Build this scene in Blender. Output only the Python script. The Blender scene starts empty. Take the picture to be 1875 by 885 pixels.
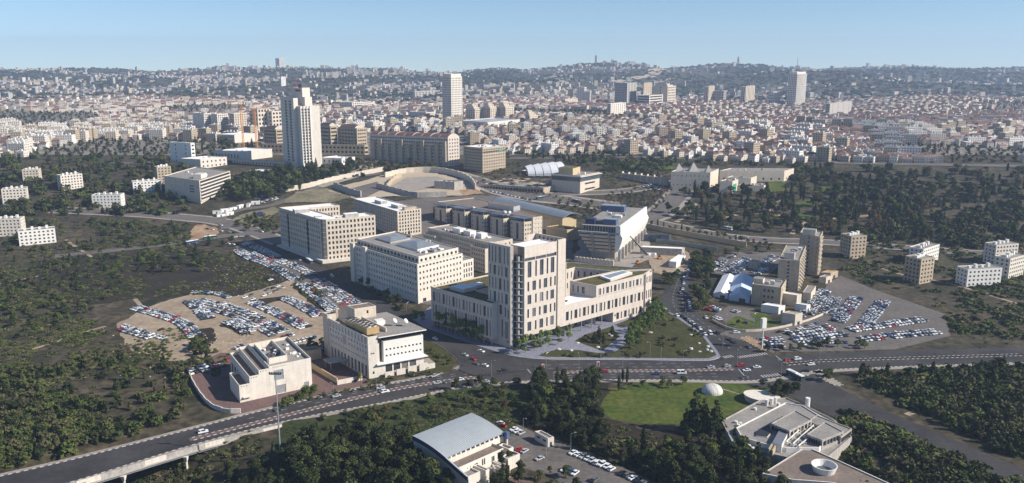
import bpy, bmesh, math, random
import numpy as np
random.seed(7); rng = np.random.default_rng(7)
SC = bpy.context.scene; COL = SC.collection
# ------------------------------------------------------------------ camera, sky, sun, exposure
CAMH, FPX, HV = 175.0, 1550.0, 95.0
PITCH = math.atan((442.5-HV)/FPX)
cam = bpy.data.cameras.new('camera'); cam.sensor_width = 36; cam.lens = 36*FPX/1875.0
cam.clip_start = 1; cam.clip_end = 60000
co = bpy.data.objects.new('camera', cam); COL.objects.link(co)
co.location = (0, 0, CAMH); co.rotation_euler = (math.pi/2-PITCH, 0, 0); SC.camera = co
SUN_EL, SUN_AZ = math.radians(34), math.radians(104)      # azimuth clockwise from +Y: from the right, a little behind the camera
W = bpy.data.worlds.new('World'); SC.world = W; W.use_nodes = True
nt = W.node_tree; sky = nt.nodes.new('ShaderNodeTexSky'); sky.sky_type = 'NISHITA'; sky.sun_disc = False
sky.sun_elevation = SUN_EL; sky.sun_rotation = SUN_AZ; sky.altitude = 900; sky.air_density = 1.0; sky.dust_density = 0.1; sky.ozone_density = 4.5
tcw = nt.nodes.new('ShaderNodeTexCoord'); dip = nt.nodes.new('ShaderNodeVectorMath'); dip.operation = 'ADD'; dip.inputs[1].default_value = (0, 0, 0.05)   # the horizon dips below eye level from up here
nt.links.new(tcw.outputs['Generated'], dip.inputs[0]); nt.links.new(dip.outputs[0], sky.inputs[0])
nt.links.new(sky.outputs[0], nt.nodes['Background'].inputs[0]); nt.nodes['Background'].inputs[1].default_value = 0.088
sl = bpy.data.lights.new('sun', 'SUN'); sl.energy = 5.0; sl.angle = math.radians(0.5); sl.color = (1.0, 0.93, 0.82)
so = bpy.data.objects.new('sun', sl); COL.objects.link(so)
so.location = (300, 200, 400)
so.rotation_euler = (math.pi/2-SUN_EL, 0, math.pi-SUN_AZ)
vs = SC.view_settings; vs.view_transform = 'Standard'; vs.look = 'None'; vs.exposure = 0.52; vs.gamma = 1.0; vs.use_curve_mapping = False
SC.cycles.max_bounces = 4; SC.cycles.diffuse_bounces = 2; SC.cycles.glossy_bounces = 2; SC.cycles.volume_bounces = 1
SC.cycles.transparent_max_bounces = 4; SC.cycles.use_denoising = True; SC.cycles.caustics_reflective = False; SC.cycles.caustics_refractive = False

# ------------------------------------------------------------------ terrain and unprojection
def sst(a, b, x):
    t = min(1, max(0, (x-a)/(b-a))); return t*t*(3-2*t)
def _z_at(v, D): return CAMH-(v-HV)/FPX*D
RIDGE = [(-400,124),(0,126),(200,121),(347,128),(375,122),(400,127),(440,118),(480,123),(520,121),(560,120),(600,122),(700,122),(740,122),(770,127),(840,128),(870,124),(900,121),(930,122),(960,124),(1000,121),(1040,117),(1065,113),(1100,113),(1140,115),(1180,121),(1210,122),(1240,119),(1300,114),(1370,114),(1400,121),(1440,124),(1480,123),(1510,120),(1600,118),(1700,122),(1875,119),(2300,122)]
RU = [r[0] for r in RIDGE]; RV = [r[1]+3 for r in RIDGE]
def ridge_v(u):
    if u <= RU[0]: return RV[0]
    for i in range(len(RU)-1):
        if u <= RU[i+1]:
            t = (u-RU[i])/(RU[i+1]-RU[i]); t = t*t*(3-2*t); return RV[i]*(1-t)+RV[i+1]*t
    return RV[-1]
RD = 5600.0
def Hn(x, y):
    """height of the ground"""
    if y < 720:
        d2 = (x+172)**2*0.5+(y-318)**2
        g = 1-sst(18, 58, math.sqrt(d2))
        return -17*g if g > 0 else 0.0
    z = 34*sst(720, 1190, y)
    if y > 1150:
        k = sst(1150, 1500, y)
        z += k*(5*math.sin(x/190+1.0)+4*math.sin(y/230+x/400)+3*math.sin(x/90-y/140))
    if y > 2300:
        z -= 14*sst(2300, 3000, y)*(1-sst(3000, 4200, y))
        zr = _z_at(ridge_v(937.5+x/RD*FPX), RD)
        k = sst(2900, RD, y)
        n = 9*math.sin(x/310+y/420)+7*math.sin(x/170-y/260+2)+5*math.sin(y/150+x/230)
        z = z*(1-k)+zr*k+n*sst(2700, 3600, y)*(1-sst(RD-900, RD, y))
        if y > RD: z -= 0.06*(y-RD)
    return z
_cp, _sp = math.cos(PITCH), math.sin(PITCH)
def ray(u, v):
    a = (u-937.5)/FPX; b = (442.5-v)/FPX
    return (a, _cp+b*_sp, -_sp+b*_cp)
def PZ(u, v, z=0.0):
    d = ray(u, v); t = (z-CAMH)/d[2]; return (d[0]*t, d[1]*t)
def P(u, v):
    """ground point seen at a photo pixel"""
    d = ray(u, v)
    if d[2] < 0:
        t = (0-CAMH)/d[2]
        if d[1]*t < 720 and Hn(d[0]*t, d[1]*t) == 0.0: return (d[0]*t, d[1]*t, 0.0)
    t = 200.0; step = 8.0
    while t < 7000:
        x, y, z = d[0]*t, d[1]*t, CAMH+d[2]*t
        if z < Hn(x, y):
            lo, hi = t-step, t
            for _ in range(20):
                m = (lo+hi)/2
                if CAMH+d[2]*m < Hn(d[0]*m, d[1]*m): hi = m
                else: lo = m
            return (d[0]*hi, d[1]*hi, Hn(d[0]*hi, d[1]*hi))
        step = max(4.0, t*0.012); t += step
    return (d[0]*6000, d[1]*6000, 0.0)
def tz(y, v):
    """height that shows at row v for something standing at depth y"""
    k = (442.5-v)/FPX; return CAMH+y*(k*_cp-_sp)/(_cp+k*_sp)
def along(b, dirn, u, z):
    """length along dirn from plan point b until column u is met (at height z)"""
    k = (u-937.5)/FPX; dx, dy = dirn
    return (k*(b[1]*_cp+(CAMH-z)*_sp)-b[0])/(dx-k*dy*_cp)
def dr(deg): return (math.cos(math.radians(deg)), math.sin(math.radians(deg)))
def add(p, *ds):
    x, y = p[0], p[1]
    for s, d in ds: x += s*d[0]; y += s*d[1]
    return (x, y)

# ------------------------------------------------------------------ materials
MATS = {}
def mat(name, col, rough=0.85, var=0.12, scale=0.15, col2=None, metal=0.0, spec=0.3, bump=0.0, fine=None, detail=4, objrand=0.0, blinds=None, streak=0.0):
    m = bpy.data.materials.new(name); m.use_nodes = True; n = m.node_tree; b = n.nodes['Principled BSDF']
    b.inputs['Roughness'].default_value = rough; b.inputs['Metallic'].default_value = metal
    b.inputs['Specular IOR Level'].default_value = spec
    tc = n.nodes.new('ShaderNodeNewGeometry')
    no = n.nodes.new('ShaderNodeTexNoise'); no.inputs['Scale'].default_value = scale; no.inputs['Detail'].default_value = detail; no.inputs['Roughness'].default_value = 0.65
    n.links.new(tc.outputs['Position'], no.inputs['Vector'])
    rp = n.nodes.new('ShaderNodeValToRGB'); rp.color_ramp.elements[0].position = 0.32; rp.color_ramp.elements[1].position = 0.68
    c2 = col2 if col2 else tuple(min(1, c*(1+var)) for c in col)
    c1 = col if col2 else tuple(c*(1-var) for c in col)
    rp.color_ramp.elements[0].color = (*c1, 1); rp.color_ramp.elements[1].color = (*c2, 1)
    n.links.new(no.outputs['Fac'], rp.inputs[0]); out = rp.outputs[0]
    if fine:
        n2 = n.nodes.new('ShaderNodeTexNoise'); n2.inputs['Scale'].default_value = fine[0]; n2.inputs['Detail'].default_value = 3
        n.links.new(tc.outputs['Position'], n2.inputs['Vector'])
        r2 = n.nodes.new('ShaderNodeValToRGB'); r2.color_ramp.elements[0].position = 0.35; r2.color_ramp.elements[1].position = 0.65
        r2.color_ramp.elements[0].color = (1-fine[1],)*3+(1,); r2.color_ramp.elements[1].color = (1+fine[1]*0.4,)*3+(1,)
        n.links.new(n2.outputs['Fac'], r2.inputs[0])
        mx = n.nodes.new('ShaderNodeMix'); mx.data_type = 'RGBA'; mx.blend_type = 'MULTIPLY'; mx.inputs[0].default_value = 1
        n.links.new(out, mx.inputs[6]); n.links.new(r2.outputs[0], mx.inputs[7]); out = mx.outputs[2]
    def mulc(o_, fac):
        mx = n.nodes.new('ShaderNodeMix'); mx.data_type = 'RGBA'; mx.blend_type = 'MULTIPLY'; mx.inputs[0].default_value = 1; n.links.new(o_, mx.inputs[6]); n.links.new(fac, mx.inputs[7]); return mx.outputs[2]
    if streak:      # run-off stains down the wall
        sc = n.nodes.new('ShaderNodeVectorMath'); sc.operation = 'MULTIPLY'; sc.inputs[1].default_value = (0.9,0.9,0.07); n.links.new(tc.outputs['Position'], sc.inputs[0]); n3 = n.nodes.new('ShaderNodeTexNoise'); n3.inputs['Scale'].default_value = 1.0; n3.inputs['Detail'].default_value = 3; n.links.new(sc.outputs[0], n3.inputs['Vector'])
        r3 = n.nodes.new('ShaderNodeValToRGB'); r3.color_ramp.elements[0].position = 0.3; r3.color_ramp.elements[1].position = 0.6; r3.color_ramp.elements[0].color = (1-streak,1-streak*1.1,1-streak*1.2,1); r3.color_ramp.elements[1].color = (1,1,1,1); n.links.new(n3.outputs['Fac'], r3.inputs[0]); out = mulc(out, r3.outputs[0])
    if objrand:     # each tree its own tone
        oi = n.nodes.new('ShaderNodeObjectInfo'); r4 = n.nodes.new('ShaderNodeValToRGB'); r4.color_ramp.elements[0].color = (1-objrand,1-objrand*0.9,1-objrand,1); r4.color_ramp.elements[1].color = (1+objrand*1.3,1+objrand*1.1,1+objrand*0.6,1); n.links.new(oi.outputs['Random'], r4.inputs[0]); out = mulc(out, r4.outputs[0])
    if blinds:      # some windows have their blinds down
        oi = n.nodes.new('ShaderNodeObjectInfo'); r5 = n.nodes.new('ShaderNodeValToRGB'); r5.color_ramp.interpolation = 'CONSTANT'; r5.color_ramp.elements[0].color = (0,0,0,1); r5.color_ramp.elements[1].position = 0.80; r5.color_ramp.elements[1].color = (0.55,0.55,0.55,1); e = r5.color_ramp.elements.new(0.92); e.color = (1,1,1,1)
        n.links.new(oi.outputs['Random'], r5.inputs[0]); mx = n.nodes.new('ShaderNodeMix'); mx.data_type = 'RGBA'; n.links.new(r5.outputs[0], mx.inputs[0]); n.links.new(out, mx.inputs[6]); mx.inputs[7].default_value = (*blinds,1); out = mx.outputs[2]
    n.links.new(out, b.inputs['Base Color'])
    if bump:
        bp = n.nodes.new('ShaderNodeBump'); bp.inputs['Strength'].default_value = bump; bp.inputs['Distance'].default_value = 0.5
        n.links.new(no.outputs['Fac'], bp.inputs['Height']); n.links.new(bp.outputs[0], b.inputs['Normal'])
    MATS[name] = m; return m
mat('stone', (0.60,0.53,0.465), var=0.07, scale=0.4, fine=(2.2,0.10), streak=0.1)
mat('stone_cream', (0.62,0.54,0.44), var=0.08, scale=0.3, fine=(2.0,0.12), streak=0.13)
mat('stone_white', (0.67,0.615,0.54), var=0.06, scale=0.3, fine=(2.0,0.10), streak=0.12)
mat('stone_tan', (0.46,0.38,0.28), var=0.10, scale=0.25, fine=(1.6,0.15), streak=0.16)
mat('stone_yellow', (0.52,0.41,0.25), var=0.08, scale=0.25, fine=(1.6,0.12))
mat('stone_grey', (0.40,0.37,0.34), var=0.10, scale=0.25, fine=(1.6,0.15))
mat('concrete', (0.42,0.39,0.36), var=0.12, scale=0.2, fine=(1.2,0.18), streak=0.25)
mat('white_paint', (0.75,0.725,0.675), var=0.05, scale=0.2, fine=(1.5,0.08), rough=0.6)
mat('roof_white', (0.80,0.80,0.80), var=0.05, scale=0.15, fine=(0.8,0.08))
mat('roof_grey', (0.27,0.25,0.23), var=0.16, scale=0.10, fine=(0.9,0.2))
mat('roof_brown', (0.19,0.15,0.125), var=0.14, scale=0.12, fine=(0.8,0.18))
mat('roof_metal', (0.50,0.53,0.54), var=0.05, scale=0.2, rough=0.4, metal=0.35)
mat('roof_metal_blue', (0.30,0.33,0.355), var=0.10, scale=0.2, rough=0.35, metal=0.4)
mat('roof_green', (0.062,0.060,0.018), col2=(0.135,0.115,0.035), scale=0.35, fine=(1.6,0.35), rough=1, bump=0.4)
mat('glass', (0.035,0.04,0.05), var=0.25, scale=0.2, rough=0.08, spec=0.6, blinds=(0.22,0.21,0.19))
mat('glass_blue', (0.07,0.085,0.11), var=0.25, scale=0.2, rough=0.12, spec=0.6, blinds=(0.26,0.26,0.27))
mat('glass_far', (0.028,0.028,0.032), var=0.2, scale=0.2, rough=0.5, spec=0.2)
mat('dark', (0.03,0.03,0.035), var=0.2, scale=0.5, rough=0.6)
mat('navy', (0.02,0.03,0.09), var=0.2, scale=0.5, rough=0.5)
mat('blue_panel', (0.075,0.105,0.20), var=0.12, scale=0.5, rough=0.45)
mat('metal', (0.42,0.44,0.46), var=0.08, scale=0.5, rough=0.4, metal=0.5)
mat('metal_dark', (0.10,0.10,0.11), var=0.1, scale=0.5, rough=0.5, metal=0.3)
mat('solar', (0.10,0.13,0.18), var=0.2, scale=0.4, rough=0.25, metal=0.2)
mat('tan_metal', (0.45,0.31,0.14), var=0.08, scale=0.5, rough=0.6)
mat('asphalt', (0.046,0.043,0.044), var=0.32, scale=0.05, fine=(0.5,0.18), rough=0.9)
mat('asphalt_old', (0.13,0.115,0.105), var=0.18, scale=0.05, fine=(0.4,0.18), rough=0.95)
mat('sand', (0.25,0.19,0.13), col2=(0.38,0.30,0.22), scale=0.035, fine=(0.3,0.22), rough=1)
mat('earth', (0.24,0.13,0.07), col2=(0.42,0.30,0.19), scale=0.05, fine=(0.3,0.3), rough=1)
mat('ground', (0.016,0.020,0.007), col2=(0.105,0.080,0.050), scale=0.03, fine=(0.22,0.6), rough=1, bump=0.3, detail=8)
mat('scrub_soil', (0.010,0.012,0.005), col2=(0.042,0.027,0.018), scale=0.05, fine=(0.3,0.4), rough=1, bump=0.3, detail=8)
mat('wild_grass', (0.020,0.032,0.007), col2=(0.050,0.060,0.015), scale=0.05, fine=(0.35,0.4), rough=1, bump=0.3, detail=7)
mat('lawn', (0.034,0.068,0.004), col2=(0.105,0.116,0.018), scale=0.06, fine=(0.35,0.35), rough=1, detail=6)
mat('plaza_grass', (0.030,0.034,0.006), col2=(0.066,0.062,0.016), scale=0.12, fine=(0.7,0.35), rough=1, bump=0.3)
mat('paver_blue', (0.22,0.225,0.28), var=0.12, scale=0.3, fine=(1.2,0.3), rough=0.9)
mat('paving', (0.30,0.265,0.23), var=0.12, scale=0.1, fine=(0.7,0.18), rough=0.95)
mat('paving_red', (0.15,0.095,0.085), var=0.15, scale=0.2, fine=(0.8,0.2), rough=0.95)
mat('kerb_white', (0.46,0.44,0.42), var=0.1, scale=0.8)
mat('kerb_dark', (0.10,0.085,0.085), var=0.15, scale=0.8)
mat('paint_line', (0.40,0.39,0.375), var=0.15, scale=0.6)
mat('dry_grass', (0.13,0.115,0.065), col2=(0.27,0.23,0.15), scale=0.05, fine=(0.3,0.3), rough=1)
mat('city_ground', (0.11,0.095,0.085), col2=(0.30,0.26,0.22), scale=0.03, fine=(0.15,0.3), rough=1)
mat('tile_red', (0.17,0.10,0.083), var=0.2, scale=0.08, fine=(0.6,0.25))
mat('tile_pink', (0.25,0.165,0.14), var=0.2, scale=0.08, fine=(0.6,0.2))
mat('tile_maroon', (0.15,0.08,0.07), var=0.15, scale=0.1, fine=(0.6,0.15))
mat('leaf_pine', (0.026,0.038,0.014), col2=(0.072,0.086,0.032), scale=0.35, rough=0.9, spec=0.15, objrand=0.45)
mat('leaf_dark', (0.014,0.021,0.009), col2=(0.036,0.046,0.017), scale=0.35, rough=0.9, spec=0.15, objrand=0.45)
mat('leaf_broad', (0.045,0.068,0.018), col2=(0.105,0.125,0.040), scale=0.35, rough=0.9, spec=0.15, objrand=0.45)
mat('leaf_fresh', (0.065,0.110,0.030), col2=(0.135,0.185,0.060), scale=0.5, rough=0.9, spec=0.15, objrand=0.45)
mat('leaf_olive', (0.060,0.062,0.032), col2=(0.11,0.105,0.055), scale=0.35, rough=0.9, spec=0.15, objrand=0.45)
mat('leaf_rust', (0.085,0.045,0.022), col2=(0.14,0.085,0.035), scale=0.35, rough=0.9, spec=0.1)
mat('leaf_yellow', (0.16,0.12,0.025), col2=(0.24,0.17,0.04), scale=0.35, rough=0.9, spec=0.1)
mat('leaf_far', (0.026,0.034,0.018), col2=(0.055,0.060,0.032), scale=0.05, rough=1, spec=0.05)
mat('bark', (0.10,0.075,0.055), var=0.2, scale=1.5)
mat('rock', (0.55,0.53,0.50), var=0.15, scale=0.8, bump=0.3)
mat('canvas', (0.80,0.80,0.81), var=0.04, scale=0.2, rough=0.6)
mat('canvas_blue', (0.52,0.60,0.72), var=0.05, scale=0.2, rough=0.6)
mat('tyre', (0.02,0.02,0.02), var=0.1, scale=1)
for nm, c in (('white',(0.74,0.75,0.76)),('silver',(0.42,0.44,0.46)),('black',(0.02,0.02,0.024)),('grey',(0.12,0.125,0.135)),('blue',(0.035,0.07,0.20)),('red',(0.42,0.02,0.018)),('green',(0.02,0.10,0.07)),('orange',(0.55,0.20,0.03))):
    mat('car_'+nm, c, rough=0.25, var=0.04, scale=0.3, spec=0.6)
mat('car_glass', (0.02,0.024,0.03), var=0.2, scale=0.5, rough=0.05, spec=0.8)
mat('red_sign', (0.40,0.03,0.04), var=0.1, scale=0.5)
mat('green_sign', (0.05,0.30,0.22), var=0.1, scale=0.5)
mat('skin', (0.45,0.28,0.20), var=0.05, scale=3)

# ------------------------------------------------------------------ mesh helpers
def tag(o, label=None, cat=None, group=None, kind=None):
    if label: o['label'] = label
    if cat: o['category'] = cat
    if group: o['group'] = group
    if kind: o['kind'] = kind
    return o
def empty(name, loc, label, cat, group=None, rz=0.0):
    o = bpy.data.objects.new(name, None); COL.objects.link(o); o.location = loc; o.rotation_euler = (0, 0, rz); o.empty_display_size = 0.5
    return tag(o, label, cat, group)
def link(name, me, parent=None, loc=(0,0,0), rz=0.0):
    o = bpy.data.objects.new(name, me); COL.objects.link(o); o.location = loc
    if rz: o.rotation_euler = (0, 0, rz)
    if parent is not None: o.parent = parent
    return o
class MB:
    def __init__(s): s.v = []; s.f = []; s.m = []; s.mats = []
    def mi(s, name):
        if name not in s.mats: s.mats.append(name)
        return s.mats.index(name)
    def face(s, pts, m):
        i = len(s.v); s.v.extend(pts); s.f.append(tuple(range(i, i+len(pts)))); s.m.append(s.mi(m))
    def prism(s, poly, z0, z1, m, top=None, bottom=False):
        n = len(poly)
        for i in range(n):
            a, b = poly[i], poly[(i+1) % n]
            s.face([(*a, z0), (*b, z0), (*b, z1), (*a, z1)], m)
        s.face([(*p, z1) for p in poly], top or m)
        if bottom: s.face([(*p, z0) for p in reversed(poly)], m)
    def box(s, x0, x1, y0, y1, z0, z1, m, top=None, bottom=False):
        s.prism([(x0,y0),(x1,y0),(x1,y1),(x0,y1)], z0, z1, m, top, bottom)
    def obox(s, c, d, lx, ly, z0, z1, m, top=None, bottom=False):
        """box round plan point c, its length lx along d"""
        n = (-d[1], d[0])
        s.prism([add(c,(-lx/2,d),(-ly/2,n)), add(c,(lx/2,d),(-ly/2,n)), add(c,(lx/2,d),(ly/2,n)), add(c,(-lx/2,d),(ly/2,n))], z0, z1, m, top, bottom)
    def loft(s, p0, p1, z0, z1, m, top=None, bottom=False):
        n = len(p0)
        for i in range(n):
            j = (i+1) % n
            s.face([(*p0[i], z0), (*p0[j], z0), (*p1[j], z1), (*p1[i], z1)], m)
        s.face([(*p, z1) for p in p1], top or m)
        if bottom: s.face([(*p, z0) for p in reversed(p0)], m)
    def tube(s, a, b, r0, r1, m, n=6):
        a = np.array(a, float); b = np.array(b, float); d = b-a; d /= np.linalg.norm(d)
        q = np.array((0,0,1.0)) if abs(d[2]) < 0.9 else np.array((1.0,0,0))
        e1 = np.cross(d, q); e1 /= np.linalg.norm(e1); e2 = np.cross(d, e1)
        A = [a+r0*(math.cos(2*math.pi*i/n)*e1+math.sin(2*math.pi*i/n)*e2) for i in range(n)]
        B = [b+r1*(math.cos(2*math.pi*i/n)*e1+math.sin(2*math.pi*i/n)*e2) for i in range(n)]
        for i in range(n):
            j = (i+1) % n; s.face([tuple(A[j]), tuple(A[i]), tuple(B[i]), tuple(B[j])], m)
        s.face([tuple(p) for p in B[::-1]], m)
    def mesh(s, name):
        me = bpy.data.meshes.new(name); me.from_pydata(s.v, [], s.f)
        for x in s.mats: me.materials.append(MATS[x])
        me.polygons.foreach_set('material_index', s.m); me.update(); return me
    def build(s, name, parent=None, loc=(0,0,0), rz=0.0):
        if not s.f: return None
        return link(name, s.mesh(name), parent, loc, rz)
def ccw(poly):
    a = sum(poly[i][0]*poly[(i+1) % len(poly)][1]-poly[(i+1) % len(poly)][0]*poly[i][1] for i in range(len(poly)))
    return list(poly) if a > 0 else list(reversed(poly))
def inset(poly, t):
    n = len(poly); out = []
    for i in range(n):
        p0, p1, p2 = poly[i-1], poly[i], poly[(i+1) % n]
        def nd(a, b):
            l = math.hypot(b[0]-a[0], b[1]-a[1]) or 1; return ((b[0]-a[0])/l, (b[1]-a[1])/l)
        d1, d2 = nd(p0, p1), nd(p1, p2); n1, n2 = (-d1[1], d1[0]), (-d2[1], d2[0])
        k = 1+n1[0]*n2[0]+n1[1]*n2[1]; k = max(k, 0.3)
        out.append((p1[0]+t*(n1[0]+n2[0])/k, p1[1]+t*(n1[1]+n2[1])/k))
    return out
PANES = {}
def pane_mesh(w, h, m):
    k = (round(w*20), round(h*20), m)
    if k not in PANES:
        b = MB(); b.face([(0,0,0),(w,0,0),(w,0,h),(0,0,h)], m); PANES[k] = b.mesh('window')
    return PANES[k]
def wall(mb, p0, p1, z0, z1, m, op=(), depth=0.45, parent=None, panes=None, glass='glass', mull=0):
    """a wall seen with its outside on the right of p0->p1, with recessed openings (a0,a1,b0,b1)"""
    L = math.hypot(p1[0]-p0[0], p1[1]-p0[1])
    if L < 1e-6: return
    d = ((p1[0]-p0[0])/L, (p1[1]-p0[1])/L); inn = (-d[1], d[0])
    op = [(max(0.05,a0), min(L-0.05,a1), max(z0+0.02,b0), min(z1-0.02,b1)) for a0,a1,b0,b1 in op]
    op = [o for o in op if o[1]-o[0] > 0.1 and o[3]-o[2] > 0.1]
    def q(a, z, t=0.0): return (p0[0]+a*d[0]+t*inn[0], p0[1]+a*d[1]+t*inn[1], z)
    # strips between sill and head levels: each strip cut by the openings that cross it
    zs = sorted({round(z, 3) for o in op for z in (o[2], o[3])} | {z0, z1})
    for i in range(len(zs)-1):
        za, zb = zs[i], zs[i+1]
        if zb-za < 1e-4: continue
        zm = (za+zb)/2; cur = 0.0
        for o in sorted(x for x in op if x[2] < zm < x[3]):
            if o[0] > cur+1e-4: mb.face([q(cur,za), q(o[0],za), q(o[0],zb), q(cur,zb)], m)
            cur = max(cur, o[1])
        if cur < L-1e-4: mb.face([q(cur,za), q(L,za), q(L,zb), q(cur,zb)], m)
    for a0, a1, b0, b1 in op:
        t = depth
        mb.face([q(a0,b0), q(a1,b0), q(a1,b0,t), q(a0,b0,t)], m)
        mb.face([q(a0,b1,t), q(a1,b1,t), q(a1,b1), q(a0,b1)], m)
        mb.face([q(a0,b0), q(a0,b0,t), q(a0,b1,t), q(a0,b1)], m)
        mb.face([q(a1,b0,t), q(a1,b0), q(a1,b1), q(a1,b1,t)], m)
        if panes is not None: panes.face([q(a0,b0,t), q(a1,b0,t), q(a1,b1,t), q(a0,b1,t)], glass)
        else:
            o = link('window', pane_mesh(a1-a0, b1-b0, glass), parent, q(a0, b0, t), math.atan2(d[1], d[0]))
            if mull:
                k = (round((a1-a0)*20), round((b1-b0)*20), 'mull', mull)
                if k not in PANES:
                    b = MB(); w, h = a1-a0, b1-b0
                    for j in range(1, mull+1):
                        x = w*j/(mull+1); b.box(x-0.07, x+0.07, -0.08, -0.01, 0, h, 'metal_dark')
                    PANES[k] = b.mesh('mullion')
                link('mullion', PANES[k], o)
def grid(L, n, ww, rows, m0=1.0, m1=None):
    """n openings ww wide spread over length L, for each (z0,z1) of rows"""
    m1 = m0 if m1 is None else m1
    s = (L-m0-m1)/n; return [(m0+s*(i+0.5)-ww/2, m0+s*(i+0.5)+ww/2, a, b) for a, b in rows for i in range(n)]
def floors(z, n, fh, sill, head): return [(z+i*fh+sill, z+i*fh+head) for i in range(n)]
class Bld:
    """a building: Empty at its base with walls, roof and windows as parts"""
    def __init__(s, name, label, base, cat='building', group=None):
        s.root = empty(name, base, label, cat, group); s.o = base
        s.w = MB(); s.r = MB(); s.p = MB()
    def L(s, p): return (p[0]-s.o[0], p[1]-s.o[1])
    def body(s, poly, z0, z1, m, faces={}, roof='roof_grey', par=0.9, depth=0.45, ind=True, glass='glass', mull=0, pt=0.4, skirt=0.0, cap=None):
        """poly in world plan coordinates; faces: edge index -> list of openings; z1 is the roof level, the parapet rises above"""
        poly = ccw([s.L(p) for p in poly]); n = len(poly)
        for i in range(n):
            wall(s.w, poly[i], poly[(i+1) % n], z0-skirt, z1+par, m, faces.get(i, ()), depth, s.root, None if ind else s.p, glass, mull)
        if par > 0:
            q = inset(poly, pt)
            for i in range(n):
                j = (i+1) % n
                s.w.face([(*q[j], z1), (*q[i], z1), (*q[i], z1+par), (*q[j], z1+par)], m)
                s.w.face([(*poly[i], z1+par), (*poly[j], z1+par), (*q[j], z1+par), (*q[i], z1+par)], cap or m)
            s.r.face([(*p, z1) for p in q], roof)
        else: s.r.face([(*p, z1) for p in poly], roof)
        return poly
    def part(s, name, fn, loc=None):
        b = MB(); fn(b); return b.build(name, s.root)
    def box(s, name, c, d, lx, ly, z0, z1, m, top=None):
        b = MB(); b.obox(s.L(c), d, lx, ly, z0, z1, m, top); return b.build(name, s.root)
    def done(s):
        s.w.build('wall', s.root); s.r.build('roof', s.root)
        if s.p.f: o = s.p.build('window_panes', s.root); o['kind'] = 'stuff'
        return s.root
def quad_px(bu, bv, tv, uA, uC, yaw, yawA=None, D=None):
    """near corner at ground pixel (bu,bv) (or at depth D), top at row tv, left and right ends at columns uA and uC.
    Returns plan points [B,C,D,A], base z and height."""
    if D is not None:
        x = (bu-937.5)/FPX*(D*_cp+(CAMH-Hn(0, D)-15)*_sp); B = (x, D); zb = Hn(x, D)
    else:
        x, y, zb = P(bu, bv); B = (x, y)
    zt = tz(B[1], tv); R = dr(yaw); Lf = dr(yaw+90 if yawA is None else yawA)
    w = along(B, R, uC, zt); d = along(B, Lf, uA, zt)
    C = add(B, (w, R)); A = add(B, (d, Lf)); Dd = add(B, (w, R), (d, Lf))
    return [B, C, Dd, A], zb, zt-zb, w, d, R, Lf

# ------------------------------------------------------------------ ground, roads, pavements
def make_ground():
    ys = [60]
    while ys[-1] < 760: ys.append(ys[-1]+12)
    while ys[-1] < 2600: ys.append(ys[-1]+22)
    while ys[-1] < 7200: ys.append(ys[-1]+60)
    N = 170; V = []; F = []
    for y in ys:
        half = 0.85*y+260
        for i in range(N+1):
            x = -half+2*half*i/N; V.append((x, y, Hn(x, y)))
    for j in range(len(ys)-1):
        for i in range(N):
            a = j*(N+1)+i; F.append((a, a+1, a+N+2, a+N+1))
    me = bpy.data.meshes.new('ground'); me.from_pydata(V, [], F); me.materials.append(MATS['ground']); me.materials.append(MATS['city_ground']); me.materials.append(MATS['leaf_far'])
    mi = []
    for f in F:
        y = V[f[0]][1]; mi.append(0 if y < 1180 or y > 2950 else 1)
    me.polygons.foreach_set('material_index', mi)
    for p in me.polygons: p.use_smooth = True
    o = link('ground', me); o['kind'] = 'structure'
make_ground()
def ragged(w, amp):
    out = []; n = len(w)
    for i in range(n):
        a, b = w[i], w[(i+1) % n]; L = math.dist(a, b); k = max(1, int(L/3.5)); nx, ny = -(b[1]-a[1])/(L or 1), (b[0]-a[0])/(L or 1)
        for j in range(k):
            t = j/k; x, y = a[0]+(b[0]-a[0])*t, a[1]+(b[1]-a[1])*t; e = amp*(math.sin(x/9+y/13)+0.6*math.sin(x/3.7-y/4.9)+random.uniform(-0.5,0.5))*min(1, 4*t*(1-t)+0.3); out.append((x+nx*e, y+ny*e))
    return out
def drape(name, pts, off, m, kind='structure', raise_=0.0, world=False, step=22.0):
    w = [p if world else P(*p)[:2] for p in pts]; w = ccw(w)
    if name in ('dirt_lot','scrub_hill','construction_yard','wild_meadow','park_ground','building_site','dry_meadow','service_yard','rough_ground','earth_bank','park_meadow'): w = ragged(w, 1.6)
    elif m == 'lawn' and not world: w = ragged(w, 0.5)
    flat = all(p[1] < 715 and (Hn(p[0], p[1]) == 0.0 or name in ('road','pavement','traffic_island')) for p in w)
    if flat:
        b = MB()
        if raise_: b.prism(w, -0.3, off+raise_, m)
        else: b.face([(*p, off) for p in w], m)
        o = b.build(name)
    else:
        bm = bmesh.new(); bm.faces.new([bm.verts.new((*p, 0)) for p in w]); bmesh.ops.triangulate(bm, faces=bm.faces[:])
        for _ in range(7):
            es = [e for e in bm.edges if e.calc_length() > step]
            if not es: break
            bmesh.ops.subdivide_edges(bm, edges=es, cuts=1, use_grid_fill=False); bmesh.ops.triangulate(bm, faces=[f for f in bm.faces if len(f.verts) > 3])
        for v in bm.verts: v.co.z = Hn(v.co.x, v.co.y)+off+raise_+0.25
        me = bpy.data.meshes.new(name); bm.to_mesh(me); bm.free(); me.materials.append(MATS[m]); o = link(name, me)
    if kind: o['kind'] = kind
    return o
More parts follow.
